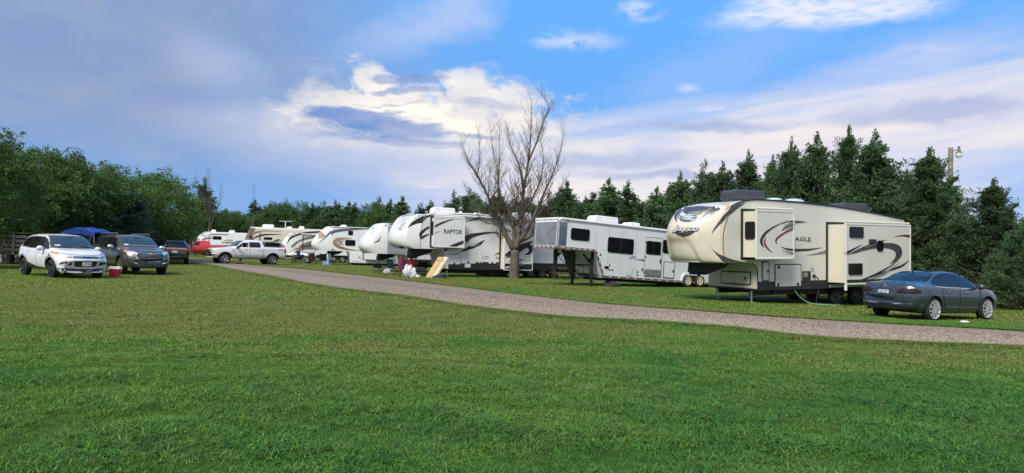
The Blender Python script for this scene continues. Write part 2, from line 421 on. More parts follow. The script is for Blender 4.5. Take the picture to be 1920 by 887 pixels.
def road_material():
    m = bpy.data.materials.new('gravel'); m.use_nodes = True; T = NT(m.node_tree); p = T.n['Principled BSDF']
    pos = T.new('ShaderNodeNewGeometry').outputs['Position']
    uv = T.new('ShaderNodeUVMap').outputs[0]; u, v, w = T.sep(uv)          # v: 0 at the near edge, 1 at the far edge
    big = T.noise(T.comb(T.m('MULTIPLY', u, 12.0), T.m('MULTIPLY', v, 2.2), 0.0), 1.0, 5, .6, .5); stones = T.vor(pos, 26, out='Color'); sdist = T.vor(pos, 26); fine = T.noise(pos, 60, 4, .7)
    sx, sy, sz = T.sep(stones)
    c = T.mix(sx, (.15, .11, .076), (.27, .21, .152))
    c = T.mix(T.step(sy, .72, .8), c, (.31, .26, .21))
    c = T.mix(T.step(sy, .18, .1), c, (.085, .075, .07))
    packed = T.mix(fine, (.140, .098, .066), (.212, .154, .104))
    k = T.step(T.m('ADD', v, T.m('MULTIPLY', T.m('SUBTRACT', big, .5), 1.0)), .40, .72)
    c = T.mix(T.m('MULTIPLY', k, .85), c, packed)
    tr = T.step(T.m('ABSOLUTE', T.m('SUBTRACT', v, .55)), .0, .16, .78, 1.0)
    c = T.mix(T.step(big, .66, .74, 0.0, .35), c, (.10, .09, .085))
    c = T.vm('SCALE', c, scale=tr)
    T.put(p.inputs['Base Color'], c); p.inputs['Roughness'].default_value = .9
    b = T.new('ShaderNodeBump'); b.inputs['Strength'].default_value = .9; b.inputs['Distance'].default_value = .03
    T.put(b.inputs['Height'], T.m('MULTIPLY', sdist, T.m('SUBTRACT', 1.1, k))); T.l.new(b.outputs[0], p.inputs['Normal'])
    return m
def build_road():
    me = bpy.data.meshes.new('gravel_road'); n = len(ROAD_A); k = 14; vs = []; uv = []
    for i in range(n):
        a, b = ROAD_A[i], ROAD_B[i]; ea = .10*math.sin(i*2.3)+.08*math.sin(i*5.1); w = np.linalg.norm(b-a)
        for j in range(k):
            t = j/(k-1); q = a+(b-a)*(t+(ea/w)*(1 if j in (0, k-1) else 0))
            vs.append((q[0], q[1], gh(q[0], q[1])+.012+.03*math.sin(PI*t))); uv.append((i/n, t))
    fs = [(i*k+j, (i+1)*k+j, (i+1)*k+j+1, i*k+j+1) for i in range(n-1) for j in range(k-1)]
    me.from_pydata(vs, [], fs); ul = me.uv_layers.new(name='UVMap')
    for l in me.loops: ul.data[l.index].uv = uv[l.vertex_index]
    me.materials.append(road_material()); me.shade_smooth()
    bm = bmesh.new(); bm.from_mesh(me); bmesh.ops.recalc_face_normals(bm, faces=bm.faces)
    if bm.faces[0].normal.z < 0: bmesh.ops.reverse_faces(bm, faces=bm.faces)
    bm.to_mesh(me); bm.free()
    tag(link('gravel_road', me), 'gravel lane crossing the lawn from right to far left', None, None, 'structure')
build_ground(); build_road()

# ------------------------------------------------------------------ scatter: one object, geometry nodes instancing of prototypes kept out of the scene
def scatter(name, label, protos, P, rot, scl, idx, tilt=None):
    """P (n,3), rot (n,), scl (n,), idx (n,) -> one mesh of points with an instancing modifier"""
    pc = bpy.data.collections.new(name+'_pieces')
    for i, me in enumerate(protos):
        o = bpy.data.objects.new('%s_piece_%02d' % (name, i), me); pc.objects.link(o)
    me = bpy.data.meshes.new(name); n = len(P); me.vertices.add(n); me.vertices.foreach_set('co', np.asarray(P, np.float32).ravel())
    for k, typ, arr in (('rz', 'FLOAT', rot), ('sc', 'FLOAT', scl), ('ix', 'INT', idx)):
        at = me.attributes.new(k, typ, 'POINT'); at.data.foreach_set('value', np.asarray(arr, np.int32 if typ == 'INT' else np.float32))
    o = bpy.data.objects.new(name, me); COL.objects.link(o); tag(o, label, None, None, 'stuff')
    g = bpy.data.node_groups.new(name, 'GeometryNodeTree')
    g.interface.new_socket('Geometry', in_out='INPUT', socket_type='NodeSocketGeometry'); g.interface.new_socket('Geometry', in_out='OUTPUT', socket_type='NodeSocketGeometry')
    N, L = g.nodes, g.links; gi = N.new('NodeGroupInput'); go = N.new('NodeGroupOutput'); ip = N.new('GeometryNodeInstanceOnPoints'); ci = N.new('GeometryNodeCollectionInfo')
    ci.inputs['Collection'].default_value = pc; ci.inputs['Separate Children'].default_value = True; ci.inputs['Reset Children'].default_value = True
    def at(k, t):
        a = N.new('GeometryNodeInputNamedAttribute'); a.data_type = t; a.inputs['Name'].default_value = k; return [q for q in a.outputs if q.enabled and q.name == 'Attribute'][0]
    cx = N.new('ShaderNodeCombineXYZ'); L.new(at('rz', 'FLOAT'), cx.inputs[2]); L.new(cx.outputs[0], ip.inputs['Rotation'])
    L.new(at('sc', 'FLOAT'), ip.inputs['Scale']); L.new(at('ix', 'INT'), ip.inputs['Instance Index'])
    ip.inputs['Pick Instance'].default_value = True
    L.new(gi.outputs[0], ip.inputs['Points']); L.new(ci.outputs[0], ip.inputs['Instance']); L.new(ip.outputs[0], go.inputs[0])
    o.modifiers.new('scatter', 'NODES').node_group = g
    return o
def grass_material():
    m = bpy.data.materials.new('grass_blades'); m.use_nodes = True; T = NT(m.node_tree); p = T.n['Principled BSDF']
    pos = T.new('ShaderNodeNewGeometry').outputs['Position']; rnd = T.new('ShaderNodeObjectInfo').outputs['Random']
    at = T.new('ShaderNodeAttribute', attribute_name='hue').outputs['Fac']
    c = lawn_colour(T, pos)
    c = T.vm('SCALE', c, scale=T.m('ADD', .45, T.m('MULTIPLY', at, 1.25)))
    c = T.mix(T.step(at, .90, .97, 0.0, .6), c, (.22, .19, .09))                       # dead straws
    c = T.vm('SCALE', c, scale=T.m('ADD', .9, T.m('MULTIPLY', rnd, .35)))
    T.put(p.inputs['Base Color'], c); p.inputs['Roughness'].default_value = .45; p.inputs['Specular IOR Level'].default_value = .22
    tr = T.new('ShaderNodeBsdfTranslucent'); T.put(tr.inputs[0], c); mx = T.new('ShaderNodeMixShader'); mx.inputs[0].default_value = .3
    T.l.new(p.outputs[0], mx.inputs[1]); T.l.new(tr.outputs[0], mx.inputs[2]); T.l.new(mx.outputs[0], T.n['Material Output'].inputs[0])
    return m
GRASSM = grass_material()
def tuft(n, R, hmin, hmax, w, lean=.6):
    vs = []; fs = []; hue = []
    for _ in range(n):
        a = RNG.uniform(0, 2*PI); r = R*math.sqrt(RNG.uniform(0, 1)); b = RNG.uniform(0, 2*PI); h = RNG.uniform(hmin, hmax); ln = h*RNG.uniform(.1, lean*1.6)
        bx, by = r*math.cos(a), r*math.sin(a); dx, dy = math.cos(b), math.sin(b); px, py = -dy*w/2, dx*w/2; k = len(vs); ww = RNG.uniform(.7, 1.3)
        for t, q in ((0, 1.0), (.55, .8), (1, .08)):
            ox, oy, oz = bx+dx*ln*t*t, by+dy*ln*t*t, h*(t-.18*t*t*lean)
            vs += [(ox-px*q*ww, oy-py*q*ww, oz), (ox+px*q*ww, oy+py*q*ww, oz)]
        fs += [(k, k+1, k+3, k+2), (k+2, k+3, k+5, k+4)]; hue += [RNG.uniform(0, 1)]*6
    me = bpy.data.meshes.new('grass_tuft'); me.from_pydata(vs, [], fs); me.materials.append(GRASSM)
    at = me.attributes.new('hue', 'FLOAT', 'POINT'); at.data.foreach_set('value', np.array(hue, np.float32)); me.shade_smooth()
    return me
def build_grass():
    protos = [tuft(95, .13, .012, .042, .0056, 1.6) for _ in range(5)]+[tuft(60, .12, .025, .065, .0060, 1.6) for _ in range(3)]+\
             [tuft(230, .30, .010, .032, .0062, 1.6) for _ in range(3)]+[tuft(300, .75, .012, .036, .012, 1.5) for _ in range(3)]
    P = []; rot = []; scl = []; idx = []
    def zone(y0, y1, dens, ids, smin, smax, side=.78, extra=1.5, tall=0.0):
        area_n = int(dens*(y1-y0)*2*(y1*side+extra)); y = RNG.uniform(y0, y1, area_n)
        keep = RNG.uniform(0, 1, area_n) < (y*side+extra)/(y1*side+extra); y = y[keep]; x = RNG.uniform(-1, 1, len(y))*(y*side+extra)
        Q = np.stack([x, y], 1)
        Q = Q[~in_road(Q)]
        for q in Q: P.append((q[0], q[1], gh(q[0], q[1])))
        cl = np.array([noise.noise(Vector((q[0]*1.3, q[1]*1.3, 0)))+.5*noise.noise(Vector((q[0]*4.1, q[1]*4.1, 3))) for q in Q])       # lush and thin clumps
        n = len(Q); rot.extend(RNG.uniform(0, 2*PI, n)); scl.extend(RNG.uniform(smin, smax, n)*np.clip(1+.9*cl, .5, 1.7)); idx.extend(RNG.choice(ids, n))
    zone(3.0, 9.5, 95, [0, 1, 2, 3, 4], .8, 1.25)
    zone(3.0, 9.5, 12, [5, 6, 7], .5, 1.0)
    zone(9.5, 20, 24, [8, 9, 10], .8, 1.25)
    zone(9.5, 20, 4, [5, 6, 7], .5, .9)
    zone(20, 62, 4.0, [11, 12, 13], .8, 1.3)
    # taller clumps along both edges of the lane
    for E, s in ((ROAD_A, -1), (ROAD_B, 1)):
        for _ in range(5200):
            i = RNG.uniform(0, len(E)-1.01); k = int(i); q = E[k]+(E[k+1]-E[k])*(i-k)
            oth = (ROAD_B if s < 0 else ROAD_A)[k]; d = (E[k]-oth); d /= np.linalg.norm(d)
            q = q+d*(RNG.exponential(.16)-.17)
            if q[1] > 62: continue
            P.append((q[0], q[1], gh(*q)+.01)); rot.append(RNG.uniform(0, 6.28)); scl.append(RNG.uniform(.6, 1.3)*(1.0 if q[1] < 30 else 1.5)); idx.append(int(RNG.integers(5, 8)))
    scatter('grass', 'short green and straw coloured grass covering the lawn', protos, P, rot, scl, idx)
def build_gravel():
    ms = []
    for i in range(5):
        me = bpy.data.meshes.new('pebble'); bm = bmesh.new(); bmesh.ops.create_icosphere(bm, subdivisions=1, radius=1)
        for v in bm.verts: v.co = Vector((v.co.x*random.uniform(.7, 1.2), v.co.y*random.uniform(.6, 1.1), v.co.z*random.uniform(.45, .7)))
        bm.to_mesh(me); bm.free(); g = (.27, .22, .17) if i < 2 else ((.19, .15, .115) if i < 4 else (.08, .07, .06))
        me.materials.append(M('pebble_%d' % i, g, .85, var=.2, vs=30)); ms.append(me)
    P = []; rot = []; scl = []; idx = []
    for _ in range(72000):
        i = RNG.uniform(0, 110); k = int(i); t = min(abs(RNG.normal(0, .32)), .98); q = ROAD_A[k]+(ROAD_A[k+1]-ROAD_A[k])*(i-k); e = ROAD_B[k]+(ROAD_B[k+1]-ROAD_B[k])*(i-k)
        q = q+(e-q)*t
        if RNG.uniform() < (q[1]-15)/26: continue
        P.append((q[0], q[1], gh(*q)+.014+.03*math.sin(PI*t))); rot.append(RNG.uniform(0, 6.28)); scl.append(RNG.uniform(.008, .026)); idx.append(int(RNG.integers(0, 5)))
    scatter('gravel', 'loose pale gravel lying on the lane', ms, P, rot, scl, idx)

# ------------------------------------------------------------------ shapes laid on surfaces
def bvh_of(o):
    me = o.data; M4 = o.matrix_local if o.parent else Matrix.Identity(4)
    return BVHTree.FromPolygons([v.co.copy() for v in me.vertices], [tuple(p.vertices) for p in me.polygons])
def fill(poly, step=0.0):
    """triangulate a 2D outline, with an inner grid of points so that it can follow a curved surface"""
    pts = [Vector(p) for p in poly]; n = len(pts); bound = []
    for i in range(n):
        a, b = pts[i], pts[(i+1) % n]; k = max(1, int((b-a).length/step)) if step else 1
        bound += [a+(b-a)*(j/k) for j in range(k)]
    m = len(bound); allp = list(bound)
    if step:
        xs = [p.x for p in bound]; ys = [p.y for p in bound]; x = min(xs)+step/2
        while x < max(xs):
            y = min(ys)+step/2
            while y < max(ys): allp.append(Vector((x, y))); y += step
            x += step
    v, e, f, _, _, _ = delaunay_2d_cdt(allp, [(i, (i+1) % m) for i in range(m)], [list(range(m))], 1, 1e-5)
    def inside(p):
        r = False; j = m-1
        for i in range(m):
            a, b = bound[i], bound[j]
            if (a.y > p.y) != (b.y > p.y) and p.x < (b.x-a.x)*(p.y-a.y)/(b.y-a.y)+a.x: r = not r
            j = i
        return r
    f = [t for t in f if inside((v[t[0]]+v[t[1]]+v[t[2]])/3)]
    return v, f
def lay(bvh, poly, org, dirn, off, step):
    """project a 2D outline along dirn (org: 2D point -> ray origin) onto a surface; vertices stand off it along the surface normal"""
    v, f = fill(poly, step); out = []; ok = []
    for p in v:
        o = Vector(org(p)); d = dirn(p) if callable(dirn) else Vector(dirn)
        loc, nor, i, dist = bvh.ray_cast(o, d)
        if loc is None: out.append((0, 0, 0)); ok.append(False); continue
        if nor.dot(d) > 0: nor = -nor
        out.append(loc+nor*off); ok.append(True)
    f = [t for t in f if all(ok[i] for i in t)]
    return out, f
def sheet(name, vs_fs, mat, parent, smooth=3.2):
    mb = MB(); mb.add(*vs_fs)
    if not mb.f: return None
    used = sorted({i for f in mb.f for i in f}); mp = {i: k for k, i in enumerate(used)}
    mb.v = [mb.v[i] for i in used]; mb.f = [tuple(mp[i] for i in f) for f in mb.f]
    return mb.build(name, mat, parent, smooth, fix=False)
def ribbon2d(pts, ws, n=24):
    """outline of a stroke through pts whose full width runs through ws"""
    P = spline(pts, n); W = np.interp(np.linspace(0, 1, n), np.linspace(0, 1, len(ws)), ws)/2
    T = np.gradient(P, axis=0); T /= np.linalg.norm(T, axis=1)[:, None]+1e-9; N = np.stack([-T[:, 1], T[:, 0]], 1)
    a = P+N*W[:, None]; b = P-N*W[:, None]
    return [tuple(p) for p in a]+[tuple(p) for p in b[::-1]]

class Frame:
    """a trailer's own axes: x along it from front to rear, y from the near side wall inwards, z up"""
    def __init__(s, org, yaw, tilt=0.0):
        t = math.radians(yaw); s.O = Vector(org)
        s.X = Vector((math.cos(t)*math.cos(tilt), math.sin(t)*math.cos(tilt), math.sin(tilt))); s.Y = Vector((-math.sin(t), math.cos(t), 0)); s.Z = s.X.cross(s.Y)
        m = Matrix.Identity(4)
        for i in range(3): m[i][0], m[i][1], m[i][2], m[i][3] = s.X[i], s.Y[i], s.Z[i], s.O[i]
        s.M = m
    def loc(s, P): P = P-s.O; return Vector((P.dot(s.X), P.dot(s.Y), P.dot(s.Z)))
    def pix(s, px, py, y=0.0):
        d = ray(px, py); t = (y-(CAM-s.O).dot(s.Y))/d.dot(s.Y); q = s.loc(CAM+d*t); return (q.x, q.z)
    def pixx(s, px, py, x):
        d = ray(px, py); t = (x-(CAM-s.O).dot(s.X))/d.dot(s.X); q = s.loc(CAM+d*t); return (q.y, q.z)
    def gz(s, x, y):
        w = s.O+s.X*x+s.Y*y; return (gh(w.x, w.y)-w.z)/s.Z.z
    def camray(s, px, py):
        d = ray(px, py); o = s.loc(CAM); return o, Vector((d.dot(s.X), d.dot(s.Y), d.dot(s.Z))).normalized()
def zm(ox, oy, k):
    return lambda *pts: [(ox+x/k, oy+y/k) for x, y in pts]

class Rig:
    """builder of one trailer or motorhome from its frame"""
    def __init__(s, name, label, cat, F, W=2.5, group=None):
        s.F = F; s.W = W; s.root = thing(name, label, cat, mat=F.M, group=group); s.cap_bvh = None; s.lift = 0
    def body(s, px, mat, extra=(), name='body', bevel=.035):
        poly = [s.F.pix(*p) for p in px]+list(extra); s.poly = poly
        mb = MB(); mb.prism(poly, 0, s.W); return mb.build(name, mat, s.root, bevel=bevel)
    def flat(s, name, poly_px, mat, y=0.0, off=.006, label=None):
        """a flat figure on the side wall or on a slide-out's face, outline in photo pixels"""
        s.lift = (s.lift+1) % 6; o_ = off+.0012*s.lift
        poly = [s.F.pix(*p, y) for p in poly_px]; v, f = fill(poly)
        mb = MB(); n = len(poly); mb.add([(p[0], y-o_, p[1]) for p in v], f)
        return mb.build(name, mat, s.root, fix=False)
    def stroke(s, pts, ws, mat, y=0.0, n=22, name='stripe'):
        return s.flat(name, ribbon2d(pts, [w*1.2 for w in ws], n), mat, y)
    def cap(s, center, edge, mat, name='front_cap', p=2.6, dent=None, nz=26, ny=28):
        """front cap: centre and edge side profiles as (x, z) lists from roof to chin, blended across the width"""
        C = spline(center, nz); E = spline(edge, nz); vs = []; W = s.W
        cols = [(0.002, 0)]+[(W/2*(1+t), abs(t)**p) for t in np.sin(np.linspace(-PI/2, PI/2, ny))]+[(W-.002, 0)]
        for i in range(nz):
            for k, (y, w) in enumerate(cols):
                if k in (0, len(cols)-1): x, z = .03, E[i][1]
                else:
                    x = C[i][0]+(E[i][0]-C[i][0])*w; z = C[i][1]+(E[i][1]-C[i][1])*w
                    if dent: x += dent(y/W*2-1, i/(nz-1))
                vs.append((x, y, z))
        m = len(cols); fs = [(i*m+k, i*m+k+1, (i+1)*m+k+1, (i+1)*m+k) for i in range(nz-1) for k in range(m-1)]
        fs += [tuple(range(m))[::-1], tuple((nz-1)*m+k for k in range(m))]
        mb = MB(); mb.add(vs, fs); o = mb.build(name, mat, s.root, smooth=.9); s.cap_bvh = bvh_of(o); return o
    def oncap(s, name, poly_px, mat, off=.006, step=2.0):
        s.lift = (s.lift+1) % 6
        pos = s.F.loc(CAM)
        r = lay(s.cap_bvh, poly_px, lambda p: pos, lambda p: s.F.camray(p.x, p.y)[1], off+.0012*s.lift, step)
        return sheet(name, r, mat, s.root)
    def capstroke(s, pts, ws, mat, name='stripe', n=22): return s.oncap(name, ribbon2d(pts, ws, n), mat)
    def capline(s, poly, mat, name='cap_seam', r=.012):
        pts = []
        for px, py in spline(poly, 24):
            x, z = s.F.pix(px, py); pts.append((x, -.004, z))
        MB().tube(pts, r, 6).build(name, mat, s.root, smooth=3.2)
    def window(s, a, b, y=0.0, r=.07, frame=.025, mat=None, name='window', mull=None):
        (x0, z0), (x1, z1) = s.F.pix(*a, y), s.F.pix(*b, y)
        mb = MB(); mb.prism(rrect(x0-frame, z0-frame, x1+frame, z1+frame, r+frame) if x0 < x1 else rrect(x1, z1, x0, z0, r), y-.022, y+.01)
        w = mb.build(name, PLASTB, s.root, bevel=.006)
        g = MB(); g.prism(rrect(x0, z0, x1, z1, r), y-.028, y-.004); g.build('pane', mat or GLASS, w)
        if mull is not None:
            xm, _ = s.F.pix(*mull, y); q = MB(); z0, z1 = sorted((z0, z1)); q.box(xm-.018, xm+.018, y-.036, y-.02, z0, z1); q.build('mullion', PLASTB, w)
        return w
    def door(s, a, b, y=0.0, frame=.042, mat=None, name='storage_door', r=.06, fm=None, latch=((.5, .12),)):
        (x0, z0), (x1, z1) = s.F.pix(*a, y), s.F.pix(*b, y); x0, x1 = sorted((x0, x1)); z0, z1 = sorted((z0, z1))
        o = MB().prism(rrect(x0, z0, x1, z1, r), y-.014, y+.01).build(name, fm or PLASTB, s.root)
        MB().prism(rrect(x0+frame, z0+frame, x1-frame, z1-frame, r*.7), y-.022, y-.004).build('panel', mat or s.wall, o, bevel=.004)
        for u, w in latch:
            cx, cz = x0+(x1-x0)*u, z0+(z1-z0)*w; k = min(.06, (x1-x0)*.12)
            MB().box(cx-k, cx+k, y-.034, y-.015, cz-k, cz+k).build('latch', PLASTB, o, bevel=.008)
        return o
    def slide(s, corners, d, mat, end_mat, flange=.07, name='slide_out', skirt=None):
        """slide-out box: corners = photo pixels of its face TL, TR, BR, BL at depth d proud of the wall"""
        q = [s.F.pix(*c, -d) for c in corners]; x0 = (q[0][0]+q[3][0])/2; x1 = (q[1][0]+q[2][0])/2; z1 = (q[0][1]+q[1][1])/2; z0 = (q[2][1]+q[3][1])/2
        o = MB().prism(rrect(x0, z0, x1, z1, .02, 1), -d, -d+.05).build(name, mat, s.root, bevel=.012)
        MB().box(x0+.06, x1-.06, -d+.05, .05, z0+.07, z1-.05).build('slide_wall', end_mat, o)
        MB().box(x0-.05, x1+.05, -.02, .01, z0-.02, z1+.06).build('slide_seal', SEAM, o)
        fr = MB()                                                    # raised border of the face
        for a in ((x0, x1, z1-flange, z1), (x0, x1, z0, z0+flange), (x0, x0+flange, z0+flange, z1-flange), (x1-flange, x1, z0+flange, z1-flange)):
            fr.box(a[0]+.004, a[1]-.004, -d-.014, -d+.01, a[2]+.003, a[3]-.003)
        fr.build('border', CREAMT if mat == CREAMW else mat, o, bevel=.006)
        if z1 > 2.2: MB().cyl((x0+.04, -d+.06, z1+.05), (x1-.04, -d+.06, z1+.05), .045, n=10).build('awning_roll', end_mat, o, smooth=.8)
        return o, (x0, x1, z0, z1)
    def wheels(s, xs, r=.37, rimm=None, y=.13, far=True, tread=.24, n_spoke=6, rr=.56):
        for x in xs:
            for yy, sd in ((y, -1), (s.W-y, 1)) if far else ((y, -1),):
                zc = s.F.gz(x, yy)+r-.02
                wheel(s.root, (x, yy+sd*0, zc), (0, sd, 0), r, tread, rimm or ALU, n_spoke, rr)
    def rooftop(s, a, b, mat=None, name='air_conditioner', y=(.35, 1.0), taper=.12):
        """roof unit: photo pixels of its upper left and lower right at mid width"""
        yy = s.W*.42; (x0, z1), (x1, z0) = s.F.pix(*a, yy), s.F.pix(*b, yy); x0, x1 = sorted((x0, x1)); w = .36
        z1 -= (z1-z0)*.10; P = [(x0, z0-.12), (x1, z0-.12), (x1-taper*.15, z1-(z1-z0)*.25), (x1-taper*.6, z1), (x0+taper*1.3, z1), (x0+taper*.3, z1-(z1-z0)*.45)]
        o = MB().prism(P, yy-w, yy+w).build(name, mat or ACW, s.root, bevel=.05); g = MB()
        for i in range(4): zz = z0+(z1-z0)*(.22+.16*i); g.box(x1-.06, x1+.005, yy-w*.75, yy+w*.75, zz, zz+.02)
        g.build('grille', PLASTG, o); return o
    def leg(s, x, y, ztop=.6, r=.035):
        z = s.F.gz(x, y); o = MB().box(x-.05, x+.05, y-.05, y+.05, ztop-.25, ztop+.12).build('landing_leg', DARKM, s.root)
        mb = MB(); mb.cyl((x, y, z+.03), (x, y, ztop-.2), r, n=12); mb.box(x-.1, x+.1, y-.1, y+.1, z, z+.03); mb.build('ram', STEEL, o, smooth=.6)
    def text(s, body, name, mat, a, b, y=0.0, shear=.0, bold=0.0, spacing=1.0, on_cap=False, off=.014):
        """lettering fitted between photo pixels a (top left) and b (lower right)"""
        cu = bpy.data.curves.new('lettering', 'FONT'); cu.body = body; cu.shear = shear; cu.offset = bold; cu.resolution_u = 4; cu.space_character = spacing
        t = bpy.data.objects.new('lettering', cu); COL.objects.link(t); me = evaluated(t); bpy.data.objects.remove(t)
        co = np.array([v.co[:2] for v in me.vertices]); lo, hi = co.min(0), co.max(0); co = (co-lo)/(hi-lo); fs = [tuple(p.vertices) for p in me.polygons]
        if on_cap:
            pos = s.F.loc(CAM); vs = []
            for u, v in co:
                px, py = a[0]+(b[0]-a[0])*u, b[1]+(a[1]-b[1])*v
                l, nrm, i, dd = s.cap_bvh.ray_cast(pos, s.F.camray(px, py)[1])
                vs.append((l-s.F.camray(px, py)[1]*off) if l else (0, 0, 0))
        else:
            (x0, z1), (x1, z0) = s.F.pix(*a, y), s.F.pix(*b, y); vs = [(x0+(x1-x0)*u, y-off, z0+(z1-z0)*v) for u, v in co]
        mb = MB(); mb.add(vs, fs); return mb.build(name, mat, s.root, fix=False)

def wheel(root, c, axis, r, w, rimm, n=6, rr=.62, name='wheel', dish=.02):
    """tyre with a spoked rim; axis points outwards; c is the middle of the outer side wall"""
    c = Vector(c); ax = Vector(axis).normalized(); R = r*rr
    t = MB(); t.lathe(c, ax, [(-w*.96, R), (-w, r*.86), (-w*.9, r*.97), (-w*.75, r), (-w*.25, r), (-w*.1, r*.97), (0, r*.86), (.004, R*1.06), (-.012, R), (-w*.96, R)], 28)
    o = t.build(name, RUBBER, root, smooth=.7)
    q = MB(); q.lathe(c, ax, [(.004, R*1.02), (.008, R*.97), (-.01, R*.9), (-.06, R*.86), (-.10, R*.84)], 28)
    a = ax.orthogonal().normalized(); b = ax.cross(a)
    for i in range(n):
        an = 2*PI*i/n; d = a*math.cos(an)+b*math.sin(an)
        q.bar(c+d*R*.12-ax*dish, c+d*R*.95-ax*(dish*.4), R*(1.25/n+.05), .03, up=ax)
    q.lathe(c-ax*dish, ax, [(-.03, R*.27), (.012, R*.25), (.018, R*.1), (.018, 0.001)], 16)
    h = q.build('rim', rimm, o, smooth=.6)
    d = MB(); d.lathe(c-ax*.075, ax, [(0, R*.95), (.001, .001)], 20); d.build('brake_disc', DARKM, o)
    return o

# ------------------------------------------------------------------ cars
def pchip(x, y, xi):
    x = np.asarray(x, float); y = np.asarray(y, float); h = np.diff(x); dl = np.diff(y)/h; n = len(x); d = np.zeros(n)
    for i in range(1, n-1):
        if dl[i-1]*dl[i] > 0: w1, w2 = 2*h[i]+h[i-1], h[i]+2*h[i-1]; d[i] = (w1+w2)/(w1/dl[i-1]+w2/dl[i])
    d[0], d[-1] = dl[0], dl[-1]; k = np.clip(np.searchsorted(x, xi)-1, 0, n-2); t = (xi-x[k])/h[k]
    return (2*t**3-3*t**2+1)*y[k]+(t**3-2*t**2+t)*h[k]*d[k]+(-2*t**3+3*t**2)*y[k+1]+(t**3-t**2)*h[k]*d[k+1]

